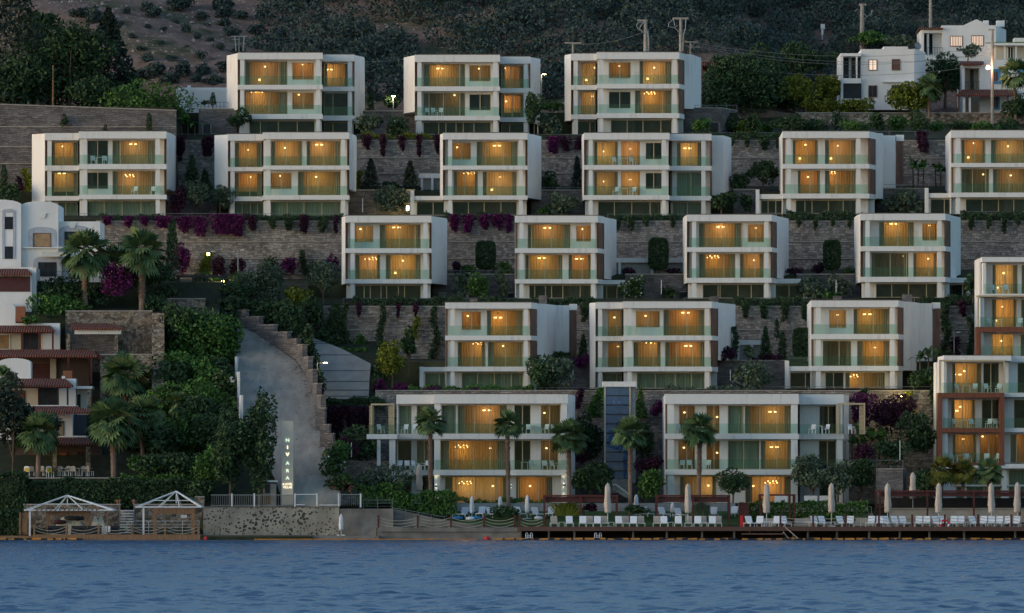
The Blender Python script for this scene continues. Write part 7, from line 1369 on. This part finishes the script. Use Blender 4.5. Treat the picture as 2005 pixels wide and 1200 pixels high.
PL('tree', 'dark', 1494, 372, 84, 70, 58, 'broad-leaved dark tree left of fifth second-row villa', .2); PL('bush', 'dark', 1450, 372, 84, 40, 36, 'dark shrub in corner right of fourth second-row villa'); PL('bush', 'olive', 1766, 417, 78.5, 72, 48, 'olive bush right of fifth second-row villa'); banana(1798, 362, 84, 44, 70, 'banana plants right of fifth second-row villa'); banana(1842, 362, 85, 44, 62, 'banana plants left of sixth second-row villa'); PL('bush', 'wine', 1808, 300, 90.5, 18, 36, 'wine-red creeper at end of the top wall', .15); PL('bush', 'dark', 1460, 412, 79, 22, 36, 'upright dark shrub left of the terrace wing, second row')
# third row
for cx, b_, pt, w_, lab in ((951, 533, 472, 38, 'dark clipped square topiary left of second third-row villa'), (1289, 535, 466, 38, 'tall dark clipped topiary right of second third-row villa'), (1629, 535, 470, 33, 'tall dark clipped topiary left of rightmost third-row villa')): PL('topiary', 'dark', cx, b_, 63.5, w_, b_ - pt, lab)
PL('bush', 'olive', 912, 586, 58.5, 44, 50, 'left olive bush between first and second third-row villas'); PL('bush', 'green', 937, 586, 58, 40, 50, 'right greener bush between first and second third-row villas'); PL('bush', 'olive', 982, 586, 59, 30, 62, 'tall thin grey shrub left of second third-row villa', .16)
for i, (cx, w_, h_, mt) in enumerate(((920, 32, 22, 'green'), (970, 30, 14, 'olive'), (988, 34, 24, 'green'), (895, 24, 24, 'wine'), (1236, 30, 14, 'wine'), (1320, 30, 12, 'wine'), (1560, 30, 14, 'wine'), (1600, 24, 26, 'wine'), (1660, 30, 16, 'dark'))): PL('bush', mt, cx, 537, 63 + i % 2, w_, h_, f"{('green', 'grey', 'wine-red', 'dark')[['green', 'olive', 'wine', 'dark'].index(mt)]} low shrub at the foot of a third-row stone wall", group=f'{mt} shrubs on third-row walls', s=.14)
PL('bush', 'flower', 1242, 586, 57.5, 58, 44, 'bush with white flowers left of third third-row villa', .17); PL('bush', 'dark', 1310, 586, 59, 36, 26, 'dark shrub left of third third-row villa'); PL('bush', 'olive', 1595, 586, 58, 60, 52, 'wide olive bush, left of pair by rightmost third-row villa'); PL('bush', 'olive', 1645, 586, 58.6, 46, 50, 'olive bush, right of pair by rightmost third-row villa'); PL('bush', 'green', 1615, 586, 57, 40, 14, 'low round green shrub before the olive pair'); PL('tree', 'dark', 1905, 586, 50, 36, 48, 'round dark tree left of the upper balconied block', .17)
# hedges along terrace fronts
for x0, x1, pt, pb, y, mt, lab in ((195, 345, 424, 433, 73.2, 'vine', 'dark hedge strip under the leftmost second-row villa'), (440, 672, 424, 433, 73.2, 'vine', 'dark hedge strip under second second-row villa'), (868, 1010, 421, 436, 73.2, 'vine', 'hedge strip above five purple cascades'), (1205, 1345, 424, 435, 73.2, 'vine', 'hedge strip right of second third-row villa roof'), (1540, 1690, 418, 433, 73.2, 'vine', 'hedge strip right of third third-row villa roof'), (1880, 2030, 418, 432, 73.2, 'vine', 'hedge strip at right edge of second row'),
                            (692, 1010, 586, 601, 53.2, 'vine', 'dark hedge strip under the left third-row villas'), (1040, 1180, 586, 600, 53.2, 'vine', 'dark hedge strip under second third-row villa'), (1435, 1600, 586, 600, 53.2, 'vine', 'dark hedge strip under third third-row villa'), (1800, 1916, 583, 598, 53.2, 'vine', 'dark hedge strip left of upper balconied block'),
                            (800, 1045, 758, 768, 33.2, 'green', 'planted roof-edge hedge above left bottom villa'), (1300, 1480, 760, 768, 33.2, 'olive', 'sparse planted edge above right bottom villa')): PL('hedge', mt, (x0 + x1) / 2, pb, y, x1 - x0, pb - pt, lab, .13)
# cascades over the walls
def hangs(xs_, pt, y, mat, lab, grp, hs=(26, 44), ws=(13, 22)):
    for i, x in enumerate(xs_): PL('hang', mat, x, pt, y, random.uniform(*ws), random.uniform(*hs), lab, group=grp)
hangs([352, 406], 272, 91.8, 'wine', 'wine-red creeper hanging over the wall between two left second-row villas', 'wine creepers, left second row', (40, 55), (22, 26)); hangs([716, 750, 787, 819, 856], 268, 91.8, 'wine', 'dark wine creeper hanging below the middle top-row villa', 'wine creepers under the middle top-row villa', (30, 46)); PL('hang', 'purple', 1083, 272, 91.8, 28, 36, 'bright purple creeper hanging left of fourth second-row villa'); hangs([1108, 1134], 272, 91.8, 'wine', 'wine creeper hanging just left of fourth second-row villa', 'wine creepers left of fourth second-row villa', (28, 34), (20, 24)); hangs([1435, 1466, 1495, 1528], 270, 91.8, 'vine', 'dark creeper hanging on wall left of fifth second-row villa', 'dark creepers, right top wall', (20, 34)); PL('hang', 'wine', 1806, 262, 91.8, 26, 44, 'wine creeper at right end of the top wall')
hangs([207, 252, 284], 428, 71.8, 'purple', 'short purple bougainvillea under leftmost second-row villa', 'short purple bougainvilleas', (18, 24), (20, 26)); PL('hang', 'purple', 320, 427, 71.8, 34, 24, 'wide purple bougainvillea left of the cypress'); PL('hang', 'purple', 362, 428, 71.8, 34, 36, 'purple and green cascade right of the cypress'); PL('hang', 'purple', 440, 424, 71.7, 92, 40, 'widest purple bougainvillea cascade on the second-row wall'); PL('hang', 'purple', 393, 430, 71.8, 26, 42, 'long purple strand left of the widest cascade'); PL('hang', 'purple', 466, 432, 71.7, 22, 40, 'long purple strand right end of the widest cascade')
hangs([496, 655, 594], 426, 71.8, 'wine', 'dark wine creeper hanging left of leftmost third-row villa', 'wine creepers, second-row wall', (30, 46)); hangs([533, 566, 632], 428, 71.8, 'vine', 'green creeper hanging left of leftmost third-row villa', 'green creepers, second-row wall', (18, 34)); hangs([891, 916, 946, 974, 1000], 424, 71.8, 'purple', 'purple bougainvillea cascade in the row of five right of leftmost third-row villa', 'row of five purple cascades', (34, 42), (20, 25)); hangs([1208, 1234, 1267, 1316], 426, 71.8, 'vine', 'dark creeper hanging right of second third-row villa roof', 'dark creepers, right of second third-row villa', (18, 34)); hangs([1564, 1597, 1632, 1663], 428, 71.8, 'vine', 'thin dark creeper hanging right of third third-row villa', 'thin dark creepers, right of third third-row villa', (20, 30), (9, 13)); hangs([1900, 1936, 1964, 1992], 424, 71.8, 'vine', 'dark creeper hanging over wall at right edge', 'dark creepers at right edge', (22, 44))
hangs([704, 814, 779], 598, 51.8, 'wine', 'wine creeper hanging below leftmost third-row villa', 'wine creepers below leftmost third-row villa', (26, 36), (10, 14)); hangs([1461, 1497, 1536, 1575], 594, 51.8, 'vine', 'dark creeper hanging left of rightmost fourth-row villa', 'dark creepers left of rightmost fourth-row villa', (32, 46)); PL('hang', 'vine', 1850, 594, 51.8, 18, 66, 'long dark creeper right of rightmost fourth-row villa'); PL('hang', 'wine', 1884, 594, 51.8, 18, 34, 'wine creeper right of the long dark creeper'); PL('hang', 'vine', 1908, 594, 51.8, 14, 32, 'dark creeper beside the upper balconied block'); PL('hang', 'vine', 1144, 598, 51.8, 20, 40, 'dark creeper right of leftmost fourth-row villa')
for cx, pt, pb, w_, mt, lab in ((628, 600, 680, 26, 'olive', 'grey-green climber, leftmost on the driveway wall'), (646, 605, 665, 16, 'vine', 'short dark climber on the driveway wall'), (660, 595, 678, 24, 'vine', 'broad dark climber on the driveway wall'), (675, 595, 682, 15, 'vine', 'thin tall dark climber on the driveway wall'), (700, 655, 695, 24, 'green', 'compact green shrub at foot of driveway wall'), (748, 595, 690, 16, 'vine', 'very long dark climber left of the olive-yellow tree'), (814, 620, 665, 14, 'yellow_leaf', 'yellow-green climber above the dark lamp post'), (852, 600, 705, 17, 'vine', 'tall climber in pot left of leftmost fourth-row villa'), (608, 620, 650, 20, 'wine', 'small wine climber at top of the driveway'), (1170, 760, 815, 26, 'green', 'bright green climber left of the lift tower'), (1852, 600, 690, 16, 'vine', 'dark climber against wall behind lower block'), (1902, 620, 700, 16, 'vine', 'dark climber beside upper balconied block'), (1872, 660, 700, 20, 'wine', 'wine climber between the two right creepers'), (595, 490, 540, 14, 'vine', 'green creeper strand on the second-row wall, left part'), (418, 520, 553, 20, 'yellow_leaf', 'yellow climbing shrub lit by the garden lamp'), (403, 495, 550, 22, 'yellow_leaf', 'yellow-flowering shrub lit on the wall')): PL('climb', mt, cx, pb, 71.7 if pb < 560 else 51.5 if pb < 740 else 31.5, w_, pb - pt, lab)
# left middle garden
PL('cypress', 'dark', 337, 564, 56, 31, 134, 'tall slim dark cypress against the stone wall', .15)
palm(168, 500, 58, 590, 44, 'shaggy fan palm before the white arched house, left', smooth_px=575, tw=.32); palm(277, 497, 56, 615, 43, 'shaggy fan palm left of the tall cypress', smooth_px=585, tw=.32)
PL('bush', 'dark', 135, 600, 45, 140, 62, 'dark vine mass on the pergola under arched house'); PL('bush', 'dark', 275, 565, 47, 100, 60, 'dark foliage behind the two shaggy palms'); PL('bush', 'purple', 232, 578, 43.4, 66, 56, 'large purple bougainvillea between the two shaggy palms', .17); PL('bush', 'dark', 215, 520, 48.6, 50, 40, 'dark round bush between shaggy palm crowns'); PL('bush', 'green', 115, 625, 42, 100, 52, 'green bushes below the vine pergola'); PL('bush', 'green', 60, 636, 38.4, 42, 20, 'small green potted plants on the arched parapet', .14)
for px, lab in ((196, 'left'), (222, 'right')): MB
PL('tree', 'olive', 480, 605, 54, 66, 76, 'olive tree in the garden above the road, left', .17); PL('tree', 'olive', 522, 612, 53, 76, 92, 'larger olive tree in the garden above the road', .17); PL('tree', 'olive', 632, 592, 53.5, 66, 78, 'slender olive tree left of leftmost third-row villa', .15); PL('bush', 'yellow_leaf', 587, 602, 52.6, 56, 42, 'yellow-green bush beside the slender olive'); PL('bush', 'green', 430, 556, 60, 56, 12, 'low lit green hedge above the path lamp'); PL('bush', 'dark', 505, 640, 50, 110, 52, 'dark shrubs behind stepped road wall'); PL('bush', 'dark', 570, 660, 47, 60, 66, 'dark shrubs right end of the stepped road wall'); PL('bush', 'dark', 610, 640, 50.5, 40, 60, 'dark bush at top of the driveway'); PL('bush', 'vine', 440, 630, 48.4, 80, 50, 'dark garden shrubs above the road top')
for i, (px, py, w_, h_, mt) in enumerate(((430, 545, 34, 46, 'wine'), (465, 545, 30, 42, 'wine'), (565, 540, 34, 34, 'purple'), (655, 552, 34, 50, 'purple'), (355, 540, 30, 64, 'purple'), (530, 545, 26, 44, 'vine'), (625, 545, 36, 40, 'dark'))): PL('bush', mt, px, py, 70.5, w_, h_, ('wine-red bougainvillea left of the twin lamp post', 'wine-red bougainvillea behind the twin lamp post', 'purple bougainvillea above yellow-green bush', 'purple bougainvillea left of leftmost third-row villa', 'tall purple bougainvillea right of the cypress', 'green climber at foot of the second-row wall', 'dark shrub above the slender olive')[i], .16)
# steps/pergola dark between
# ivy slope
PL('bush', 'green', 385, 722, 39.2, 165, 120, 'ivy mass covering the wall left of the road top', .2); PL('bush', 'dark', 345, 665, 39.5, 80, 70, 'dark ivy at left end of the road-top wall'); PL('bush', 'green', 440, 712, 39.0, 56, 100, 'ivy curtain at road edge', .2)
for i, (cx, pb, y, w_, h_, mt) in enumerate(((350, 770, 34, 110, 80, 'green'), (420, 780, 33, 90, 80, 'dark'), (335, 830, 27, 100, 80, 'green'), (400, 840, 26, 110, 90, 'green'), (440, 800, 29, 50, 70, 'flower'), (360, 890, 20, 130, 80, 'green'), (310, 900, 18, 90, 70, 'dark'), (420, 900, 19, 110, 90, 'dark'), (370, 945, 13, 120, 66, 'dark'), (300, 940, 13, 80, 50, 'dark'), (415, 965, 10.4, 70, 90, 'green'), (330, 740, 38, 70, 50, 'green'), (300, 800, 31, 60, 50, 'dark'), (265, 880, 22, 70, 70, 'dark'), (455, 880, 21, 50, 80, 'dark'), (280, 930, 13.5, 60, 40, 'green'), (395, 985, 8, 60, 44, 'dark'))):
    PL('bush', mt, cx, pb, y, w_, h_, f"{('bright green', 'dark green', 'white-flowering')[['green', 'dark', 'flower'].index(mt)]} shrub on the overgrown slope between the red-roofed house and the road", group=f"{mt} shrubs on the overgrown slope", s=.2)
palm(245, 742, 56, 830, 29, 'fan palm before the rubble wall below the pavilion', smooth_px=800, tw=.22); palm(222, 832, 60, 938, 13.5, 'large fan palm right of the cafe terrace', smooth_px=890, tw=.30); palm(75, 852, 50, 938, 13.2, 'fan palm with thick trunk on the cafe terrace', smooth_px=890, tw=.26); palm(280, 815, 48, 905, 17, 'fan palm half hidden behind the large one', tw=.2); palm(350, 795, 34, 860, 25, 'small yellowish fan palm in the slope shrubs', nf=30); palm(2, 745, 34, 840, 23, 'palm crown at the left picture edge', nf=30)
PL('tree', 'pine', 25, 942, 14, 90, 205, 'dark feathery pine at left edge before the terraced house', .22); PL('tree', 'olive', 100, 870, 18.5, 44, 62, 'grey feathery shrub in front of the terraced house', .18)
PL('tall', 'dark', 512, 994, 6.42, 84, 248, 'tall dark eucalyptus-like tree just left of the pylon sign', .2); PL('tall', 'dark', 450, 994, 6.45, 92, 205, 'broad dark tree left of the tall roadside tree', .2)
PL('hedge', 'dark', 215, 996, 9.2, 360, 54, 'long thick dark hedge behind the gazebos', .17, depth=2.0); PL('hedge', 'dark', 17, 1000, 7.4, 70, 72, 'taller hedge block at the left edge', .17, depth=1.6); PL('hedge', 'dark', 5, 1048, 3.2, 66, 44, 'dark clipped hedge at left edge beside the cabin', .17, depth=1.2)
PL('hedge', 'green', 312, 945, 11.6, 150, 12, 'low shrub strip along the cafe terrace wall', .16)
# right of road
PL('climb', 'vine', 603, 765, 37, 22, 100, 'creeper covering the driveway retaining edge, upper part', cat='creeper'); PL('climb', 'vine', 616, 800, 32.4, 22, 70, 'creeper covering the driveway retaining edge, lower part'); PL('bush', 'purple', 628, 800, 30, 28, 40, 'purple bougainvillea at bottom of the driveway edge', .15)
PL('hedge', 'green', 665, 700, 49.4, 120, 14, 'dark green strip along the driveway wall foot', .14); PL('bush', 'flower', 655, 935, 10, 44, 62, 'green shrub beside lower road with pale flowers', .17); PL('bush', 'green', 662, 905, 11.5, 50, 40, 'bright green shrub at foot of stone piers', .17); PL('bush', 'pinkflower', 668, 970, 9, 58, 48, 'pink-flowering oleander beside the road bottom', .17); PL('bush', 'olive', 747, 975, 11, 92, 68, 'big round grey-green bush left of bottom left villa', .17)
PL('hedge', 'green', 830, 1008, 9.4, 130, 42, 'green hedge left of the lawn above ramp', .16); PL('hedge', 'green', 745, 985, 9.6, 90, 34, 'green hedge under the big round bush', .16)
PL('tree', 'yellow_leaf', 768, 758, 34.6, 66, 92, 'olive-yellow feathery tree left of leftmost fourth-row villa', .17); PL('cone', 'dark', 743, 745, 36, 26, 75, 'dark shrub between driveway and olive-yellow tree'); PL('bush', 'purple', 744, 775, 33.4, 30, 34, 'purple bougainvillea at right edge of the driveway', .15); PL('bush', 'purple', 783, 776, 33.2, 42, 26, 'purple bougainvillea under the olive-yellow tree', .15); PL('hedge', 'purple', 840, 772, 33, 50, 11, 'purple planter strip above left bottom villa', .13); PL('hedge', 'purple', 925, 771, 33, 24, 8, 'short purple planter strip above left bottom villa roof', .12)
PL('hedge', 'dark', 690, 800, 31.2, 130, 18, 'clipped dark hedge at bottom of the driveway', .14); hangs([648, 665, 688, 706, 718], 800, 30.6, 'wine', 'wine creeper hanging below the driveway hedge', 'wine creepers below driveway hedge', (36, 80), (14, 22)); rwall(632, 735, 795, 30.9, 3, [], 'stone wall below the driveway hedge', 'stone', .5); rwall(632, 775, 905, 19.5, 3, [], 'low stone wall left of bottom left villa', 'stone', .5)
PL('bush', 'dark', 700, 905, 20.2, 90, 70, 'dark shrubs above low stone wall left of bottom left villa'); PL('bush', 'wine', 685, 890, 18, 40, 36, 'wine shrub beside the stone piers', .16); PL('tree', 'dark', 800, 730, 38, 34, 90, 'dark broadleaf plant left of leftmost fourth-row villa')
PL('bush', 'dark', 1062, 763, 34.8, 78, 64, 'big olive bush between first and middle fourth-row villas, left half'); PL('bush', 'olive', 1096, 763, 34.4, 66, 58, 'big olive bush between first and middle fourth-row villas, right half'); PL('bush', 'purple', 1138, 720, 41, 30, 26, 'lilac bush right of big olive, fourth row', .15); PL('cone', 'dark', 1142, 705, 43.5, 20, 50, 'dark conifer beside brown rear screen'); PL('bush', 'dark', 1090, 703, 43, 50, 16, 'low hedge on wall behind big olive')
PL('bush', 'wine', 1418, 715, 41, 40, 34, 'wine bush right of middle fourth-row villa', .16); PL('bush', 'olive', 1470, 763, 34.6, 84, 56, 'olive bush left of rightmost fourth-row villa'); PL('cone', 'dark', 1499, 706, 43.5, 26, 66, 'left conifer of three on fourth-row wall'); PL('cypress', 'dark', 1532, 706, 43.6, 18, 56, 'slim middle conifer on fourth-row wall'); PL('topiary', 'dark', 1571, 706, 43.5, 36, 64, 'round-topped dark tree left of rightmost fourth-row villa'); palm(1466, 688, 14, 706, 43, 'tiny palm beside garage, fourth row', nf=20, tw=.1); PL('cypress', 'vine', 1521, 660, 50.8, 10, 34, 'thin climber above the three conifers'); PL('hedge', 'wine', 1500, 707, 42.6, 60, 9, 'wine shrub strip below the three conifers', .13); PL('climb', 'dark', 1437, 700, 43.6, 14, 60, 'dark climber right of middle fourth-row villa')
banana(1818, 735, 36, 70, 72, 'large banana plants right of rightmost fourth-row villa', 'dark'); PL('bush', 'dark', 1806, 760, 34.6, 56, 46, 'green bush under the large banana plants'); banana(1850, 730, 38, 50, 60, 'second banana clump left of lower balconied block', 'dark')
# bottom row planting
PL('cone', 'green', 1254, 818, 31.2, 24, 60, 'green cypress climber right of the lift tower', .15); PL('bush', 'purple', 1288, 815, 30.8, 28, 32, 'purple bougainvillea left of right bottom villa', .15); PL('bush', 'dark', 1153, 900, 27, 56, 90, 'dark creeper mass left of the lift tower'); PL('bush', 'dark', 1158, 975, 17, 80, 72, 'round grey-green bush at foot of lift tower'); PL('bush', 'dark', 1262, 905, 27, 44, 80, 'dark creeper mass right of the lift tower'); PL('bush', 'wine', 1272, 925, 22, 60, 40, 'wine bougainvillea right of the lift tower', .16); PL('bush', 'green', 1275, 975, 17, 60, 52, 'green broadleaf shrub left of right bottom villa'); PL('bush', 'wine', 1138, 905, 26, 30, 30, 'wine creeper left of the lift tower', .16); PL('climb', 'wine', 1133, 800, 31.5, 16, 40, 'thin wine climber right of left bottom villa')
banana(1705, 905, 20, 90, 95, 'tall banana plants right of right bottom villa', 'green'); banana(1680, 900, 22, 50, 60, 'shorter banana plants at the end of right bottom villa'); PL('bush', 'wine', 1755, 850, 27, 100, 72, 'large wine-purple bougainvillea left of lower balconied block', .16); PL('bush', 'purple', 1690, 830, 29, 50, 60, 'purple bougainvillea behind the slatted frame, right', .16); PL('bush', 'dark', 1800, 880, 22, 70, 80, 'dark shrubs beside the lower balconied block'); PL('bush', 'dark', 1745, 905, 20, 70, 50, 'dark shrubs above stone podium'); PL('climb', 'yellow_leaf', 1780, 810, 31.4, 24, 44, 'yellow-green lit climber on fourth-row wall'); PL('climb', 'vine', 1692, 800, 31.4, 20, 40, 'green climber above slatted frame, right'); PL('climb', 'vine', 1830, 830, 31, 16, 80, 'dark climber at left edge of lower block'); PL('bush', 'wine', 1700, 925, 17, 60, 56, 'wine bougainvillea over the stone podium', .16)
PL('tree', 'olive', 1590, 985, 15, 86, 92, 'left feathery olive tree before right bottom villa', .15); PL('tree', 'olive', 1640, 985, 14.6, 76, 84, 'middle feathery olive tree before right bottom villa', .15); PL('tree', 'dark', 1688, 985, 15.2, 66, 84, 'right feathery dark tree beside stone podium', .15); PL('tree', 'dark', 1435, 985, 15, 62, 68, 'round dark tree before right bottom villa windows', .14)
for cx, cy, r, b_, y, sp, lab in ((842, 828, 36, 1002, 10.5, 945, 'tall slim palm, leftmost before the left bottom villa'), (995, 834, 34, 995, 13, 940, 'tall slim palm before middle of the left bottom villa'), (1113, 858, 42, 985, 15, 930, 'palm at right end of the left bottom villa'), (1235, 852, 40, 1000, 11, 928, 'tall palm in front of the lift tower'), (1369, 845, 40, 985, 15, 928, 'tall palm before the right bottom villa')): palm(cx, cy, r, b_, y, lab, smooth_px=sp, tw=.21, nf=44)
for cx, cy, r, lab in ((1845, 925, 36, 'yellowish small palm, left of pair before lower block'), (1885, 928, 30, 'yellowish small palm, right of pair before lower block'), (1935, 925, 32, 'dark small palm before lower block')): palm(cx, cy, r, 985, 14.5, lab, 'gold_palm' if cx < 1900 else 'palm_leaf', tw=.15, nf=34)
reeds(866, 1012, 9.6, 44, 42, 'tuft of tall grass at left end of the lawn', 'olive'); reeds(1113, 1010, 8.6, 56, 30, 'tuft of tall grass under the left deck pergola', 'yellow_leaf'); reeds(1372, 1010, 9, 36, 30, 'tuft of tall grass under right deck pergola', 'olive')
PL('bush', 'dark', 991, 1019, 8.2, 58, 30, 'dark spiky shrub in middle of the lawn', .14); PL('bush', 'dark', 1238, 1010, 8.6, 56, 22, 'dark low shrub between the two deck pergolas', .14); PL('bush', 'wine', 1157, 1003, 9.8, 34, 16, 'wine low shrub behind blue beanbag', .13); PL('bush', 'dark', 1008, 984, 14.4, 22, 10, 'small dark clipped ball before the glowing lounge', .12)
PL('hedge', 'green', 1575, 1018, 8.6, 250, 32, 'long low green hedge behind the right deck loungers', .15); PL('hedge', 'green', 980, 985, 14.2, 190, 6, 'low strip of plants before the glowing lounge', .12); PL('bush', 'dark', 1812, 985, 15, 60, 66, 'dark shrub left of the yellowish palms')
# dark pergola / deck clutter above ivy slope
# ---------------- hillside vegetation
HC, HR = [], []
rr = random.Random(5)
def dens(px, py):
    if px < 480: return 0
    a = min(1, (px - 480) / 160)
    if 690 < px < 930 and abs((py - 55) - (px - 800) * .28) < 17: a *= .12
    if px > 1330: a *= .55
    return a
for i in range(2600):
    px = rr.uniform(470, 2200); y = rr.uniform(117, 215); x = X(px, y); z = hill_z(x, y); py = HY - (z - CH) * F / (CD + y)
    if rr.random() > dens(px, py) * .62: continue
    if 1640 < px < 2100 and y < 150: continue
    if px > 1330 and y < 124: continue
    r = rr.uniform(1.0, 2.5) * (.75 + (y - 115) / 160); HC.append((x, y, z + r * .55)); HR.append((r * 1.15, r, r * .85))
pts = blob_pts(RNG, len(HC) * 330, HC, np.array(HR), .7); me = leaf_mesh('hillside_forest', pts, .21, 'hill_leaf', RNG, .6); o = bpy.data.objects.new('hillside_forest', me); COL.objects.link(o); tag(o, 'dense dark scrub forest covering the upper hillside', kind='stuff')
SP = []
for k in range(4):
    C, R = clumps(RNG, 2.4, 2.2, 1.7, 0, 7, .42); me = leaf_mesh('hillside_shrub', blob_pts(RNG, 420, C, R), .19, 'hill_leaf', RNG, .6); SP.append(me)
spots = [(295, 15, 40), (345, 10, 44), (185, 30, 46), (155, 25, 40), (245, 20, 22), (360, 5, 46), (425, 8, 40), (300, 25, 30), (395, 30, 30), (365, 58, 26), (384, 68, 20), (312, 82, 18), (260, 70, 20), (275, 94, 20), (292, 112, 32), (335, 112, 20), (352, 138, 44), (392, 108, 22), (400, 135, 40), (300, 140, 46), (440, 45, 30), (455, 65, 40), (415, 155, 40), (330, 155, 40), (380, 155, 30), (270, 145, 30), (440, 20, 44), (470, 30, 34), (410, 76, 20), (430, 92, 22), (345, 40, 18), (230, 45, 26), (362, 92, 16), (440, 130, 34), (465, 95, 30), (320, 55, 14), (290, 50, 16), (405, 50, 20), (450, 8, 30), (500, 60, 36), (520, 30, 34), (545, 70, 40)]
def hill_y(px, py):
    for k in range(0, 1200):
        y = 116 + k * .1
        if HY - (hill_z(X(px, y), y) - CH) * F / (CD + y) <= py: return y
    return 220
for i, (px, py, w_) in enumerate(spots):
    y = hill_y(px, py + w_ * .25); x = X(px, y); o = bpy.data.objects.new('hillside_shrub', SP[i % 4]); COL.objects.link(o); s = M(w_, y) / 2.4; o.location = (x, y, hill_z(x, y) - .2); o.scale = (s, s, s * random.uniform(.85, 1.15)); o.rotation_euler = (0, 0, random.uniform(0, 6)); tag(o, 'dark round shrub scattered on the dry rocky hillside, upper left', 'shrub', 'shrubs scattered on the dry hillside')

PL('bush', 'dark', 95, 214, 103.5, 190, 130, 'dense dark foliage between the corner pine and the broad tree', .26); PL('tree', 'dark', 75, 150, 112, 110, 130, 'dark treetop behind the broad dark green tree', .26); PL('bush', 'dark', 245, 205, 109, 70, 60, 'dark bush at foot of the pointed cedar, right side', .22)
for i, (cx, w_, h_, mt) in enumerate(((1400, 90, 70, 'dark'), (1455, 90, 62, 'green'), (1515, 90, 74, 'dark'), (1480, 120, 110, 'dark'), (1550, 70, 50, 'dark'), (1420, 90, 110, 'dark'))): PL('bush', mt, cx, 222, 114.5 + (i % 3) * 2.5, w_, h_, f"dense {'green' if mt == 'green' else 'dark'} bush right of the red-roofed shelter below the wires", group=f'{mt} bushes below the wires', s=.2)
for cx, pb, y, w_, h_ in ((600, 702, 40.4, 30, 62), (612, 742, 36.2, 28, 60), (622, 782, 32.4, 26, 56)): PL('bush', 'vine', cx, pb, y, w_, h_, 'dark creeper mound on the edge between road wall and driveway', group='creeper mounds by the driveway', s=.17)
for cx, pb, y, w_, h_, lab in ((320, 598, 47.6, 60, 40, 'dark bush under the tall cypress'), (465, 600, 50, 70, 44, 'dark bush beside the small pale path'), (300, 612, 44, 60, 34, 'dark bush at foot of the right shaggy palm'), (550, 640, 49.5, 80, 60, 'dark shrub mass before the yellow-green bush'), (640, 680, 50.4, 40, 30, 'dark shrub at head of the driveway'), (480, 570, 58, 60, 40, 'dark shrubs behind the upper olive trees'), (400, 560, 55, 40, 30, 'dark shrub under the yellow-flowering shrub')): PL('bush', 'dark', cx, pb, y, w_, h_, lab)

for cx, pb, y, w_, h_, mt, lab in ((335, 800, 30.6, 80, 95, 'dark', 'leafy dark tree in the middle of the overgrown slope, left'), (405, 790, 31.6, 80, 90, 'green', 'green tree near the top of the overgrown slope'), (380, 880, 20.6, 90, 110, 'dark', 'dark tree low on the overgrown slope'), (310, 915, 15.5, 70, 90, 'dark', 'dark tree right of the large fan palm'), (425, 870, 21.4, 70, 100, 'dark', 'dark tree beside the lower road edge')): PL('tree', mt, cx, pb, y, w_, h_, lab, .22)
